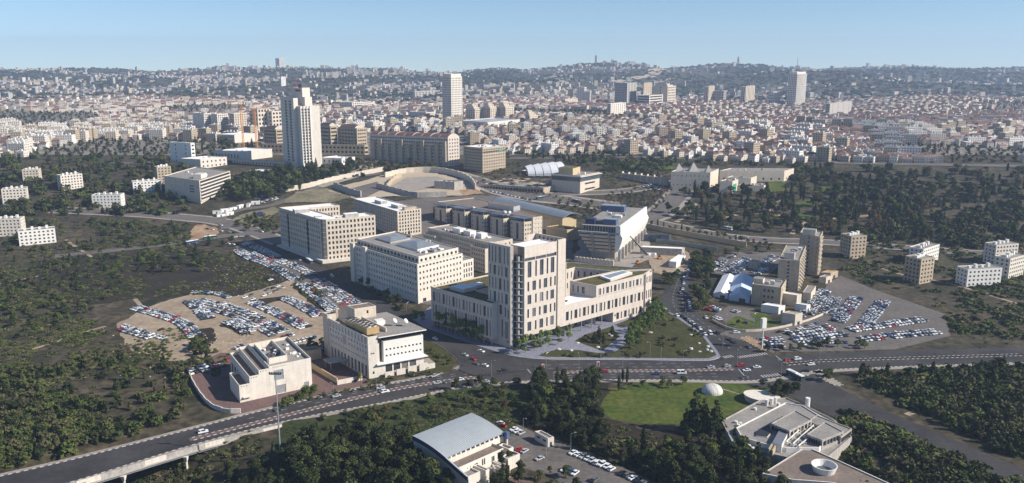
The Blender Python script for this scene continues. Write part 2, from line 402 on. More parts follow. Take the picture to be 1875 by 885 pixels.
def smooth_line(pts, n=6):
    """Catmull-Rom through plan points"""
    out = []; k = len(pts)
    for i in range(k-1):
        p0, p1, p2, p3 = pts[max(0,i-1)], pts[i], pts[i+1], pts[min(k-1,i+2)]
        for j in range(n):
            t = j/n; out.append(tuple(0.5*((2*p1[c])+(-p0[c]+p2[c])*t+(2*p0[c]-5*p1[c]+4*p2[c]-p3[c])*t*t+(-p0[c]+3*p1[c]-3*p2[c]+p3[c])*t**3) for c in (0,1)))
    out.append(pts[-1][:2]); return out
def offset_line(l, t):
    out = []
    for i in range(len(l)):
        a, b = l[max(0,i-1)], l[min(len(l)-1,i+1)]; d = math.hypot(b[0]-a[0], b[1]-a[1]) or 1
        out.append((l[i][0]-(b[1]-a[1])/d*t, l[i][1]+(b[0]-a[0])/d*t))
    return out
def resample(l, step):
    out = [l[0]]; acc = 0.0
    for i in range(len(l)-1):
        a, b = l[i], l[i+1]; L = math.hypot(b[0]-a[0], b[1]-a[1]); pos = step-acc
        while pos <= L and L > 0:
            out.append((a[0]+(b[0]-a[0])*pos/L, a[1]+(b[1]-a[1])*pos/L)); pos += step
        acc = (acc+L) % step
    return out
def PF(u, v):
    q = PZ(u, v, 0.0); return q if 0 < q[1] < 700 else P(u, v)[:2]
def pxline(pts, n=6): return smooth_line([PF(*p) for p in pts], n)
def ribbon(name, line, width, off, m, kind='structure', thick=0.0):
    l = resample(line, 10.0); a, b = offset_line(l, width/2), offset_line(l, -width/2); B = MB()
    def z(p): return Hn(*p)+off+(0.3 if p[1] > 715 else 0)
    for i in range(len(l)-1):
        B.face([(*b[i], z(b[i])), (*b[i+1], z(b[i+1])), (*a[i+1], z(a[i+1])), (*a[i], z(a[i]))], m)
    o = B.build(name)
    if kind: o['kind'] = kind
    return o
KERBS = MB(); LINES = MB()
def kerb(line, c1='kerb_white', c2='kerb_dark', w=0.5, h=0.24, step=1.5):
    l = resample(line, step)
    for i in range(len(l)-1):
        a, b = l[i], l[i+1]; L = math.hypot(b[0]-a[0], b[1]-a[1])
        if L < 0.2: continue
        d = ((b[0]-a[0])/L, (b[1]-a[1])/L); z = Hn(*a) if a[1] > 715 else 0.0
        KERBS.obox(((a[0]+b[0])/2, (a[1]+b[1])/2), d, L*1.0, w, z-0.1, z+h, c1 if i % 2 else c2)
def dashes(line, off=0.14, w=0.26, dash=3.0, gap=5.0):
    l = resample(line, dash+gap)
    for i in range(len(l)-1):
        a, b = l[i], l[i+1]; L = math.hypot(b[0]-a[0], b[1]-a[1]) or 1; d = ((b[0]-a[0])/L, (b[1]-a[1])/L); n = (-d[1], d[0]); k = dash if gap else L
        z = (Hn(*a) if a[1] > 715 else 0.0)+off
        LINES.face([(*add(a,(-w/2,n)), z), (*add(a,(k,d),(-w/2,n)), z), (*add(a,(k,d),(w/2,n)), z), (*add(a,(w/2,n)), z)], 'paint_line')
def zebra(p, q, width, off=0.15, bar=0.8, gap=0.9):
    a, b = P(*p)[:2], P(*q)[:2]; L = math.hypot(b[0]-a[0], b[1]-a[1]); d = ((b[0]-a[0])/L, (b[1]-a[1])/L); n = (-d[1], d[0]); s = 0.0
    while s < L:
        LINES.face([(*add(a,(s,d),(-width/2,n)), off), (*add(a,(s+bar,d),(-width/2,n)), off), (*add(a,(s+bar,d),(width/2,n)), off), (*add(a,(s,d),(width/2,n)), off)], 'paint_line'); s += bar+gap
# patches of land
drape('dirt_lot', [(215,592),(262,566),(347,538),(425,543),(500,503),(530,512),(560,528),(606,578),(596,640),(520,636),(440,650),(380,660),(300,662),(240,640)], 0.03, 'sand')
drape('parking_lot', [(430,452),(462,441),(580,506),(672,582),(660,612),(600,572),(548,520),(490,486),(440,468)], 0.05, 'asphalt_old')
for pz in ([(535,520),(556,524),(604,566),(598,574),(570,556)],[(452,556),(470,548),(520,541),(545,549),(500,553),(470,562)],[(400,596),(418,586),(450,596),(470,614),(440,616)],[(385,600),(395,612),(380,640),(350,640),(350,605)]): drape('rough_ground', pz, 0.042, 'scrub_soil')
drape('scrub_hill', [(60,480),(150,470),(347,452),(430,470),(480,490),(530,512),(480,530),(425,543),(347,538),(150,560),(70,530)], 0.02, 'scrub_soil')
drape('parking_lot', [(1296,500),(1318,470),(1345,462),(1430,462),(1425,490),(1395,512),(1340,508)], 0.03, 'asphalt_old')
drape('parking_lot', [(1398,600),(1440,588),(1500,560),(1514,520),(1540,505),(1600,530),(1730,575),(1740,615),(1640,640),(1530,643),(1410,645),(1385,622)], 0.03, 'asphalt_old')
drape('parking_lot', [(905,770),(928,768),(985,795),(1040,812),(1120,845),(1200,885),(1230,905),(1050,905),(1010,872),(960,858),(935,835),(925,800)], 0.03, 'asphalt_old')
drape('service_yard', [(640,498),(650,470),(690,440),(640,405),(700,372),(790,362),(905,358),(1030,390),(1050,420),(1050,470),(1035,485),(900,470),(850,500),(845,530),(790,560),(700,545)], 0.012, 'asphalt_old')
drape('service_yard', [(1052,478),(1060,440),(1130,430),(1185,415),(1190,470),(1150,500),(1060,492)], 0.016, 'paving')
drape('construction_yard', [(1185,465),(1240,455),(1270,470),(1255,500),(1235,510),(1195,500)], 0.03, 'sand')
drape('wild_meadow', [(470,905),(520,775),(700,742),(826,716),(960,702),(990,712),(950,760),(936,790),(930,905)], 0.02, 'wild_grass')
drape('park_ground', [(940,790),(990,712),(1010,698),(1120,700),(1105,765),(1180,790),(1330,790),(1400,850),(1420,905),(1230,905),(1100,840)], 0.02, 'scrub_soil')
drape('lawn', [(1098,752),(1104,736),(1122,712),(1165,701),(1250,699),(1340,700),(1405,712),(1430,722),(1385,745),(1322,770),(1320,790),(1250,778),(1180,776),(1120,768)], 0.05, 'lawn')
drape('forecourt', [(345,672),(404,646),(570,660),(600,640),(680,700),(660,712),(520,745),(440,764),(380,742),(345,694)], 0.045, 'paving_red')
# roads: one sheet each, a few centimetres apart
MAIN_UP = [(-150,905),(100,850),(347,787),(483,752),(645,715),(740,699),(826,682),(903,668),(1000,662),(1140,660),(1300,661),(1420,652),(1527,646),(1875,636)]
MAIN_LO = [(-150,950),(100,892),(347,817),(535,769),(705,737),(826,712),(890,703),(976,698),(1080,696),(1250,696),(1365,698),(1440,690),(1527,677),(1875,664)]
up, lo = pxline(MAIN_UP), pxline(MAIN_LO)
drape('road', up+lo[::-1], 0.06, 'asphalt', world=True)
STREET_L = [(452,447),(512,477),(572,505),(658,558),(740,600),(794,627),(826,648),(840,664),(842,680)]
STREET_R = [(506,438),(555,469),(595,494),(673,536),(740,575),(774,598),(826,618),(903,643),(950,655),(1000,661)]
sL, sR = pxline(STREET_L), pxline(STREET_R)
drape('road', sL+[P(870,690)[:2], P(960,680)[:2]]+sR[::-1], 0.09, 'asphalt', world=True)
RS_L = [(1322,657),(1312,641),(1290,613),(1273,598),(1247,583),(1219,568),(1212,545),(1225,520),(1240,495),(1256,474)]
RS_R = [(1405,650),(1380,636),(1350,622),(1325,609),(1301,592),(1277,572),(1268,556),(1262,530),(1268,500),(1280,474)]
rL, rR = pxline(RS_L), pxline(RS_R)
drape('road', rL+rR[::-1]+[P(1430,664)[:2], P(1325,670)[:2]], 0.09, 'asphalt', world=True)
drape('road', [(1340,696),(1380,690),(1450,680),(1490,682),(1530,708),(1640,760),(1875,860),(1875,905),(1560,780),(1440,722),(1400,710)], 0.11, 'asphalt')
drape('road', [(1318,612),(1330,606),(1400,600),(1440,598),(1500,582),(1560,560),(1575,568),(1520,592),(1440,612),(1395,612),(1372,628),(1345,620)], 0.10, 'asphalt_old')
ribbon('road', pxline([(100,385),(250,392),(347,400),(394,405),(434,414),(470,426),(500,438),(520,446)]), 17, 0.14, 'asphalt_old')
ribbon('road', pxline([(100,470),(250,455),(347,442),(420,432),(470,428),(520,420),(640,400),(700,380)]), 13, 0.18, 'asphalt_old')
ribbon('road', pxline([(415,420),(405,400),(440,385),(500,376),(560,352),(620,330),(700,318)]), 10, 0.16, 'asphalt_old')
ribbon('road', pxline([(820,318),(880,335),(930,352),(985,362),(1040,368),(1130,380)]), 26, 0.14, 'asphalt_old')
ribbon('road', pxline([(960,362),(1040,355),(1120,352),(1180,345),(1235,330)]), 12, 0.20, 'asphalt_old')
ribbon('road', pxline([(1150,392),(1190,400),(1215,385),(1238,362),(1252,345)]), 22, 0.24, 'asphalt_old')
ribbon('road', pxline([(1160,396),(1200,408),(1260,420),(1330,434),(1430,442),(1540,446),(1875,470)]), 14, 0.30, 'asphalt_old')
ribbon('road', pxline([(850,290),(1000,290),(1150,288),(1300,292),(1420,295),(1600,300),(1900,305)]), 16, 0.14, 'asphalt_old')
ribbon('road', pxline([(200,300),(420,296),(520,302),(600,300),(700,296),(790,304),(840,318)]), 12, 0.18, 'asphalt_old')
for k, (pts, w) in enumerate((([(100,385),(250,392),(347,400),(394,405),(434,414),(470,426),(500,438),(520,446)],24),([(820,318),(880,335),(930,352),(985,362),(1040,368),(1130,380)],38),([(960,362),(1040,355),(1120,352),(1180,345),(1235,330)],20),([(1150,392),(1190,400),(1215,385),(1238,362),(1252,345)],32),([(1160,396),(1200,408),(1260,420),(1330,434),(1430,442),(1540,446),(1875,470)],22))): ribbon('verge', pxline(pts), w, 0.05+0.01*k, 'paving')
# pavements and traffic islands
def pave(name, pts, m='paving', h=0.16, world=False): return drape(name, pts, 0.0, m, raise_=h, world=world)
lo2 = offset_line(lo, -3.6)
pave('pavement', lo+lo2[::-1], world=True)
up2 = offset_line(up, 2.6)
i0 = min(range(len(up)), key=lambda i: abs(up[i][0]-P(826,682)[0]))
pave('pavement', up[:i0]+up2[:i0][::-1], world=True)
MED = [(347,806),(520,762),(645,731),(740,710),(826,697),(880,690)]
med = pxline(MED); ma, mb_ = offset_line(med, 1.5), offset_line(med, -1.5)
pave('traffic_island', ma+mb_[::-1], 'paving_red', world=True); kerb(ma); kerb(mb_)
MED2 = [(1012,683.5),(1080,681),(1140,680),(1250,679),(1345,676)]
med2 = pxline(MED2); ma2, mb2 = offset_line(med2, 1.5), offset_line(med2, -1.5)
pave('traffic_island', ma2+mb2[::-1], 'paving_red', world=True); kerb(ma2); kerb(mb2)
med3 = pxline([(1437,668),(1480,664),(1527,660.5),(1875,650)]); ma3, mb3 = offset_line(med3, 1.5), offset_line(med3, -1.5)
pave('traffic_island', ma3+mb3[::-1], 'scrub_soil', world=True); kerb(ma3); kerb(mb3)
med4 = pxline([(842,644),(862,655),(880,665),(905,675)]); ma4, mb4 = offset_line(med4, 1.5), offset_line(med4, -1.5)
pave('traffic_island', ma4+mb4[::-1], 'paving_red', world=True); kerb(ma4); kerb(mb4)
isl = [P(*p)[:2] for p in [(852,676),(858,668),(870,672),(886,681),(875,686),(856,682)]]
pave('traffic_island', isl, 'paving_red', world=True); kerb(isl+isl[:1])
isl = [P(*p)[:2] for p in [(1488,681),(1500,677),(1532,698),(1545,706),(1530,707),(1508,697)]]
pave('traffic_island', isl, 'paving', world=True); kerb(isl+isl[:1])
isl = [P(*p)[:2] for p in [(1354,619),(1372,616),(1398,632),(1405,642),(1396,642)]]
pave('traffic_island', isl, 'earth', world=True); kerb(isl+isl[:1])
kerb(offset_line(up, 0.0)[:i0]); kerb(lo); kerb(sL[:-2])
# the corner garden at the crossing beside the left office
gard = [P(*p)[:2] for p in [(776,617),(800,630),(822,648),(834,664),(826,676),(804,684),(780,690),(775,655)]]
pave('garden', gard, 'plaza_grass', world=True)
# plaza in front of the main building: pale blue pavers, grass beds
PLZ = [(754,586),(774,598),(826,618),(903,643),(946,653),(987,657.5),(1060,659),(1140,659),(1269,661),(1301,660),(1320,654),(1312,641),(1290,613),(1247,583),(1219,568),(1205,556),(1160,545),(1000,560),(860,560),(790,560)]
pave('plaza', PLZ, 'paver_blue', 0.14)
kerb(pxline([(774,598),(826,618),(903,643),(946,653),(987,657.5),(1060,659),(1140,659),(1269,661),(1301,660),(1318,655)]), 'paint_line', 'paint_line', 0.5, 0.2)
def bed(name, pts): return drape(name, pts, 0.17, 'plaza_grass', kind='structure')
bed('lawn', [(1150,598),(1124,596),(1165,580),(1185,572),(1205,560),(1243,585),(1285,614),(1307,643),(1312,651),(1298,656.5),(1268,657),(1150,655.5),(1060,655),(1000,654),(986,652),(1000,645),(1020,641),(1060,641.5),(1095,647),(1125,646),(1150,628)])
bed('flower_bed', [(1052,625),(1075,612),(1100,605),(1120,598),(1134,617),(1103,643)])
# lane markings
for k in (0.36, 0.68):
    l = [(u[0]*(1-k)+v[0]*k, u[1]*(1-k)+v[1]*k) for u, v in zip(pxline([(560,729),(740,697),(826,682),(903,668),(1000,662),(1140,660),(1300,661)]), pxline([(560,742),(740,708),(826,694),(880,688),(1000,682),(1140,679),(1300,678)]))]
    dashes(l)
    l = [(u[0]*(1-k)+v[0]*k, u[1]*(1-k)+v[1]*k) for u, v in zip(pxline([(1012,684),(1140,681),(1250,680),(1345,678)]), pxline([(1012,698),(1140,696),(1250,696),(1345,697)]))]
    dashes(l)
    dashes([(u[0]*(1-k)+v[0]*k, u[1]*(1-k)+v[1]*k) for u, v in zip(rL[6:], rR[6:])])
dashes([(u[0]*0.5+v[0]*0.5, u[1]*0.5+v[1]*0.5) for u, v in zip(sL[:26], sR[:26])])
dashes(pxline([(455,767),(560,742),(700,718)]), dash=2.5, gap=6)
for p, q in (((906,668),(934,672)), ((833,676),(850,668)), ((1326,655),(1342,652)), ((1352,655),(1402,648)), ((1395,690),(1428,686)), ((1468,684),(1484,688)), ((690,562),(705,556))):
    zebra(p, q, 3.4)
for a, b in (((962,672),(972,684)),((872,694),(876,702)),((1420,652),(1437,665)),((1352,676),(1364,690))):
    A, B_ = P(*a)[:2], P(*b)[:2]; dashes([A, B_, add(B_,(0.1,(1,0)))], w=0.5, dash=math.dist(A,B_), gap=0)
o = LINES.build('lane_marking'); o['kind'] = 'structure'
o = KERBS.build('kerb'); o['kind'] = 'structure'

# ------------------------------------------------------------------ the main building: stone tower with two green-roofed wings
def main_building():
    R, Lf = dr(40), dr(137); V = (3.0, 481.75)
    def ab(a, b): return add(V, (a, R), (b, Lf))
    B = Bld('government_building', 'tall pinkish stone tower with low green roofed wings on a plaza', (V[0], V[1], 0.0))
    S = 'stone'; GL = 'glass_blue'
    zS = tz(ab(0,5.5)[1], 452); zBand = tz(ab(5.7,0)[1], 453)
    a1 = along(V, R, 1019, 45); a2 = along(V, R, 1035.5, 45); zStrip = tz(ab(a2,0)[1], 437)
    b1 = along(V, Lf, 893.5, zS); H_ = 59.0
    aw = -4.9; bw = 15.4; zw = tz(ab(aw,bw)[1], 556)-0.9; bm = along(ab(aw,0), Lf, 789, zw)
    zt = tz(ab(a2,0)[1], 559.6)-0.9           # terrace level of the right wing
    print('MAIN', dict(zS=zS, zBand=zBand, a1=a1, a2=a2, zStrip=zStrip, b1=b1, zw=zw, bm=bm, zt=zt))
    L = B.L
    def W_(p0, p1, z0, z1, op=(), depth=0.55, m=S, mull=0, glass=GL): wall(B.w, L(p0), L(p1), z0, z1, m, op, depth, B.root, None, glass, mull)
    def rz(v0, v1, y): return (tz(y, v1), tz(y, v0))
    # --- tower, right face
    Lr = a1-5.7; y0 = ab(8,0)[1]
    rows = [rz(480,509,ab(9,0)[1]), rz(515.5,533,ab(11,0)[1]), rz(541,558,ab(9,0)[1]), rz(566,582,ab(10,0)[1]), rz(590,607,ab(9,0)[1])]
    pa = [(0.155,0.115),(0.355,0.05),(0.53,0.115),(0.71,0.05),(0.87,0.115)]
    pb = [(0.12,0.055),(0.30,0.11),(0.48,0.055),(0.65,0.11),(0.82,0.05),(0.955,0.05)]
    op = []
    for i, (za, zb) in enumerate(rows):
        for c, w in (pa if i % 2 == 0 else pb): op.append((Lr*c-Lr*w/2, Lr*c+Lr*w/2, za, zb))
    zlou = tz(ab(5.7,0)[1], 475)
    op2 = [(0.15+k*Lr/3, Lr/3*(k+1)-0.25, zlou-1.6, zlou+0.7) for k in range(3)]
    W_(ab(5.7,0), ab(a1,0), 7.1, zBand, op+op2, mull=1)
    B.w.face([(*L(ab(5.7,0)), 7.1), (*L(ab(5.7,9)), 7.1), (*L(ab(a1,9)), 7.1), (*L(ab(a1,0)), 7.1)], S)
    W_(ab(a1,0), ab(a1,0.8), 7.1, zStrip)
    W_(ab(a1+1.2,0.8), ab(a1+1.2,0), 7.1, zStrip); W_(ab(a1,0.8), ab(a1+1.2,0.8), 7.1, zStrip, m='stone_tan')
    W_(ab(a1+1.2,0), ab(a2,0), 7.1, zStrip)
    W_(ab(a2,0), ab(a2,b1), 0.0, zStrip, [(s, s+1.3, z, z+2.6) for z in (zStrip-6, zStrip-13, zStrip-20, zStrip-28) for s in (6, 11, 16)])
    W_(ab(5.7,5.4), ab(5.7,0), 7.1, zBand); W_(ab(0,5.5), ab(5.7,5.5), 0.0, 0.5)
    # --- tower, left slab with staggered tall windows
    Ls = b1-5.5; op = []
    def su(frac): return Ls*frac                       # along the slab from its far end (A->B direction)
    yv = ab(0, 5.5+Ls*0.25)[1]
    rv = [rz(454,484,yv), rz(489.5,507,yv), rz(512,533,yv), rz(538,557,yv)]
    p1 = [(0.07,0.045),(0.21,0.045),(0.36,0.045),(0.56,0.115),(0.76,0.045),(0.92,0.045)]
    p2 = [(0.10,0.045),(0.31,0.11),(0.50,0.045),(0.65,0.045),(0.85,0.115)]
    for i, (za, zb) in enumerate(rv):
        for c, w in (p1 if i % 2 == 0 else p2): op.append((Ls*c*0.97-Ls*w/2, Ls*c*0.97+Ls*w/2, za, zb))
    for (u0, u1, v0, v1) in ((914.5,919,560.5,578),(924,926.2,563,580.5),(929.3,931.3,565,582.5),(918.5,920.8,586,618),(925,930.5,589,619)):
        y = ab(0,10)[1]; s0 = b1-along(V, Lf, u0, 20); s1 = b1-along(V, Lf, u1, 20)
        op.append((min(s0,s1), max(s0,s1), tz(y,v1), tz(y,v0)))
    W_(ab(0,b1), ab(0,5.5), 0.0, zS, op)
    W_(ab(0,5.5), ab(1.6,4.6), 0.0, zS); W_(ab(1.6,4.6), ab(2.6,7.5), 0.0, zS); W_(ab(2.6,7.5), ab(2.6,b1), H_-4, zS)
    W_(ab(2.6,b1), ab(0,b1), 0.0, zS); B.w.face([(*L(p), zS) for p in (ab(0,b1), ab(0,5.5), ab(1.6,4.6), ab(2.6,7.5), ab(2.6,b1))], S)
    W_(ab(a2,b1), ab(0,b1), 0.0, H_, m=S)
    # back screen wall of the roof terrace with openings seen from inside
    W_(ab(a1,b1), ab(a2,b1), H_-6, zStrip); 
    W_(ab(a2-0.8,b1), ab(a2-0.8,0.8), H_-5, zStrip, [(2.5+k*3.4, 4.1+k*3.4, zStrip-4.2, zStrip-1.3) for k in range(max(1,int(b1/3.6)))], m=S)
    B.w.face([(*L(p), zStrip) for p in (ab(a1+1.2,0), ab(a2,0), ab(a2,b1), ab(a2-0.8,b1), ab(a2-0.8,0.8), ab(a1+1.2,0.8))], S)
    # roof plate, band return and white plant room
    B.r.face([(*L(p), H_-5) for p in (ab(2.6,6), ab(a2-0.8,0.8), ab(a2-0.8,b1), ab(2.6,b1))], 'roof_white')
    pr = [ab(5.7,0.05), ab(a1-2,0.05), ab(a1-2,11.5), ab(5.7,11.5)]
    B.w.prism([L(p) for p in inset(pr, 0.02)], zBand-7, zBand-0.9, S)
    q = inset(pr, 0.5)
    for i in range(4):
        j = (i+1) % 4
        B.w.face([(*L(pr[i]), zBand), (*L(pr[j]), zBand), (*L(q[j]), zBand), (*L(q[i]), zBand)], S)
        B.w.face([(*L(q[j]), zBand-0.9), (*L(q[i]), zBand-0.9), (*L(q[i]), zBand), (*L(q[j]), zBand)], S)
        if i: W_(pr[i], pr[j], zBand-7, zBand)
    B.r.face([(*L(p), zBand-0.5) for p in q], 'roof_white')
    # --- glazed corner with a concrete slab at every storey
    g = MB(); gp = [L(p) for p in (ab(2.9,7.3), ab(2.6,4.6), ab(3.3,2.6), ab(5.6,2.4), ab(7.5,7.5))]
    g.prism(gp, 0.2, zBand-5.5, 'glass'); g.build('corner_glazing', B.root)
    b = MB(); b.prism([L(p) for p in (ab(2.9,3.9), ab(3.0,2.3), ab(4.0,1.9), ab(4.2,2.5), ab(3.5,3.2))], 0.2, zBand-5.8, 'stone_grey'); b.build('corner_pilaster', B.root)
    z = 4.3
    while z < zBand-5.5:
        b = MB(); b.prism([L(p) for p in (ab(1.5,4.9), ab(1.9,3.4), ab(3.6,0.9), ab(5.6,0.4), ab(5.7,5.5), ab(3,7))], z, z+0.35, 'metal', bottom=True); b.build('floor_slab', B.root)
        b = MB(); b.prism([L(p) for p in (ab(1.4,4.9), ab(1.75,3.3), ab(1.85,3.35), ab(1.55,4.9))], z+0.35, z+1.5, 'glass'); b.build('balustrade', B.root); z += 4.12
    # --- left wing on columns: facade with narrow windows
    zl = tz(ab(aw,bw)[1], 621.5)
    Lw = bm-bw
    def wing_ops(Lw):
        op = []; n = 6; s = Lw/n
        yb = ab(aw,bw+10)[1]; y = ab(aw, bw+Lw*0.5)[1]
        zu = (zw-8.3, zw-1.9); zd = (zl+1.2, zw-10.2)
        for i in range(n):
            t = i*s+1.6
            for c, w in ((0.9,1.9),(4.2,0.8),(6.9,0.8)): op.append((t+c*s/10-w/2+0.3, t+c*s/10+w/2+0.3, *zu))
            for c, w in ((0.1,0.8),(2.9,1.9),(6.0,0.8),(8.2,0.8)): op.append((t+c*s/10-w/2+0.3, t+c*s/10+w/2+0.3, *zd))
        return op
    W_(ab(aw,bm), ab(aw,bw), zl, zw+0.9, wing_ops(Lw), 0.7, glass='glass')
    W_(ab(aw,bw), ab(0,bw), zl, zw+0.9)
    B.w.face([(*L(ab(aw,bm)), zl), (*L(ab(0.5,bm)), zl), (*L(ab(0.5,bw)), zl), (*L(ab(aw,bw)), zl)], S)
    W_(ab(0.5,bm), ab(0.5,bw), 0.0, zl, grid(Lw, 10, 2.2, [(0.4,3.4)]), glass='glass')
    for k in range(9):
        b = MB(); c = L(ab(aw+0.7, bw+1.4+k*(Lw-3)/8)); b.tube((*c,0.1), (*c,zl), 0.32, 0.32, 'metal', 8); b.build('column', B.root)
    # green roof of the left wing: front arm, back arm round an open court
    def ring(poly, z, m='roof_green'):
        poly = ccw([L(p) for p in poly]); q = inset(poly, 0.45)
        for i in range(len(poly)):
            j = (i+1) % len(poly)
            B.w.face([(*poly[i], z+0.9), (*poly[j], z+0.9), (*q[j], z+0.9), (*q[i], z+0.9)], S)
            B.w.face([(*q[j], z), (*q[i], z), (*q[i], z+0.9), (*q[j], z+0.9)], S)
        B.r.face([(*p, z) for p in q], m)
    am = along(ab(0,bm), R, 893, zw)+6; ac = 9.5; bc = bm-26
    ring([ab(aw,bw), ab(0,bw), ab(0.01,b1), ab(ac,b1), ab(ac,bc), ab(am,bc), ab(am,bm), ab(aw,bm)], zw)
    W_(ab(am,bm), ab(aw,bm), 0.0, zw+0.9, grid(am-aw, 8, 1.2, [(zw-8,zw-2),(4,zw-10)]))
    W_(ab(ac,b1), ab(ac,bc), 2.0, zw+0.9, grid(bc-b1 if bc > b1 else 1, 5, 1.2, [(zw-7.5,zw-2.5)])); W_(ab(ac,bc), ab(am,bc), 2.0, zw+0.9, grid(am-ac, 7, 1.2, [(zw-7.5,zw-2.5),(5,zw-10)]))
    W_(ab(am,bc), ab(am,bm), 0.0, zw+0.9)
    B.r.face([(*L(p), 3.0) for p in (ab(ac,b1), ab(am,b1), ab(am,bc), ab(ac,bc))], 'roof_grey')
    sk = [ab(0.8,bc+3), ab(12,bc+3), ab(12,bc+15), ab(0.8,bc+15)]
    b = MB(); b.prism([L(p) for p in inset(ccw(sk),0.0)], zw, zw+2.3, S); b.prism([L(p) for p in inset(ccw(sk),0.6)], zw+2.3, zw+2.35, 'roof_white'); b.build('roof_light', B.root)
    b = MB(); b.prism([L(p) for p in (ab(12.05,bc+6), ab(22,bc+6), ab(22,bc+12), ab(12.05,bc+12))], zw, zw+1.9, S, 'roof_white'); b.build('roof_light', B.root)
    # --- right wing: two storeys over an open ground floor, then solid to the ground
    aV = along(V, R, 1122.5, 4); aU = along(V, R, 1092.5, zt+6); aE = along(V, R, 1178, 10)
    zu = tz(ab(aU,0)[1], 523.7)-0.9
    print('WING', aV, aU, aE, zu)
    y5 = ab(a2+4,0)[1]
    def pairs(a0, a1_, z0, z1, ph=0, step=7.5):
        out = []; s = 0.6+ph
        while s+2.9 < a1_-a0:
            out.append((s, s+2.5, z0, z1))
            if s+5.6 < a1_-a0: out.append((s+4.3, s+5.4, z0, z1))
            s += step
        return out
    zf = rows[4]; zfl = (zf[0], zf[1])
    W_(ab(a2,0), ab(aV,0), 7.1, zt+0.9, pairs(a2, aV, zf[0], zf[1], 0.3), mull=1, glass='glass')
    W_(ab(aV,0), ab(aE,0), 0.0, zt+0.9, pairs(aV, aE, zf[0], zf[1], 0.8)+pairs(aV, aE, 1.3, 6.0, 2.6), mull=1, glass='glass')
    B.w.face([(*L(ab(5.7,0)), 7.1), (*L(ab(5.7,10)), 7.1), (*L(ab(aV,10)), 7.1), (*L(ab(aV,0)), 7.1)], S)
    W_(ab(aV,10), ab(aV,0), 0.0, 7.1)
    W_(ab(2,10), ab(aV,10), 0.0, 7.1, grid(aV-2, 16, 3.0, [(0.4,6.2)]), glass='glass')
    for k in range(8):
        b = MB(); c = L(ab(8.5+k*(aV-9)/8, 0.9)); b.tube((*c,0.1), (*c,7.1), 0.35, 0.35, 'metal', 8); b.build('column', B.root)
    # terrace roof
    B.r.face([(*L(p), zt) for p in (ab(a2,0.45), ab(aU,0.45), ab(aU,16), ab(a2,16))], 'roof_white')
    B.w.face([(*L(ab(a2,0)), zt+0.9), (*L(ab(aU,0)), zt+0.9), (*L(ab(aU,0.45)), zt+0.9), (*L(ab(a2,0.45)), zt+0.9)], S)
    W_(ab(aU,0.45), ab(a2,0.45), zt, zt+0.9)
    b = MB(); c = ab(a2+9,9); b.prism([L(add(c,(2.6*math.cos(t),R),(1.6*math.sin(t),Lf))) for t in [2*math.pi*i/12 for i in range(12)]], zt, zt+0.25, 'plaza_grass'); b.build('roof_planter', B.root)
    # upper storeys of the wing
    za, zb = zt+1.6, zu-1.6
    tp = lambda u, v: PZ(u, v, zu+0.9)
    n_, e1, e2 = ab(aU,0.3), ab(aE,0.3), tp(1194.5,492.5)
    bl, lb = tp(1036,480), tp(1043.7,514)
    c1, c2, c3 = tp(1052.7,489.4), tp(1124,496.6), tp(1036,494)
    W_(n_, e1, zt+0.9, zu+0.9, pairs(aU, aE, za, zb, 1.5, 7.2), mull=1)
    Ll = math.dist(lb, n_)
    W_(lb, n_, 2.0, zu+0.9, [(Ll*f, Ll*f+w, za, zb) for f, w in ((0.10,1.2),(0.28,1.2),(0.45,2.4))], mull=0)
    roofA = [n_, e1, e2, c2, lb]; ring(roofA, zu)
    ring([bl, c3, c1, c2, add(e2,(0.05,(0,1)))], zu)
    W_(c2, lb, 2.0, zu+0.9); Lc = math.dist(c1, c2)
    W_(c1, c2, 2.0, zu+0.9, [(2+k*4.6, 3.3+k*4.6, za, zb) for k in range(int(Lc/4.8))]); 
    W_(c3, c1, 2.0, zu+0.9, [(1.5+k*4, 2.6+k*4, za, zb) for k in range(3)]+[(1.5+k*4, 2.6+k*4, za-7, zb-7.5) for k in range(3)])
    W_(e2, bl, 0.0, zu+0.9)
    B.r.face([(*L(p), 2.0) for p in (c1, c3, lb, c2)], 'roof_grey')
    # recessed joint and the angled end of the wing
    j1 = add(e1,(1.0,Lf)); j2 = add(j1,(1.6,R)); e1b = add(e1,(2.2,R))
    W_(ab(aE,0), j1, 0.0, zu+0.9); 
    mid = ((e1b[0]+e2[0])/2+1.6, (e1b[1]+e2[1])/2-1.4)
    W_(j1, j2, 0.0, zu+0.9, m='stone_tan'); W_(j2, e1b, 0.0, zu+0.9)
    hgt = [(za,zb),(zf[0],zf[1]),(1.4,6.0)]
    L1 = math.dist(e1b, mid); L2 = math.dist(mid, e2)
    W_(e1b, mid, 0.0, zu+0.9, [(L1*0.12,L1*0.12+1.1,a,c) for a,c in hgt]+[(L1*0.5,L1*0.5+1.1,a,c) for a,c in hgt]+[(L1*0.8,L1*0.8+1.1,a,c) for a,c in hgt])
    W_(mid, e2, 0.0, zu+0.9, [(L2*0.3,L2*0.3+2,a,c) for a,c in hgt]+[(L2*0.7,L2*0.7+1.1,a,c) for a,c in hgt])
    ring([e1, e1b, mid, e2], zu)
    W_(e2, add(e2,(-14,R),(10,Lf)), 0.0, zu+0.9)
    sk = [tp(1098,507), tp(1118,514), tp(1158,500.5), tp(1140,496.5)]
    b = MB(); b.prism([L(p) for p in ccw(sk)], zu, zu+1.6, S, 'roof_white'); o = b.build('roof_light', B.root)
    b = MB(); b.prism([L(p) for p in inset(ccw(sk), 2.2)], zu+1.6, zu+1.9, 'metal'); b.build('vent', B.root)
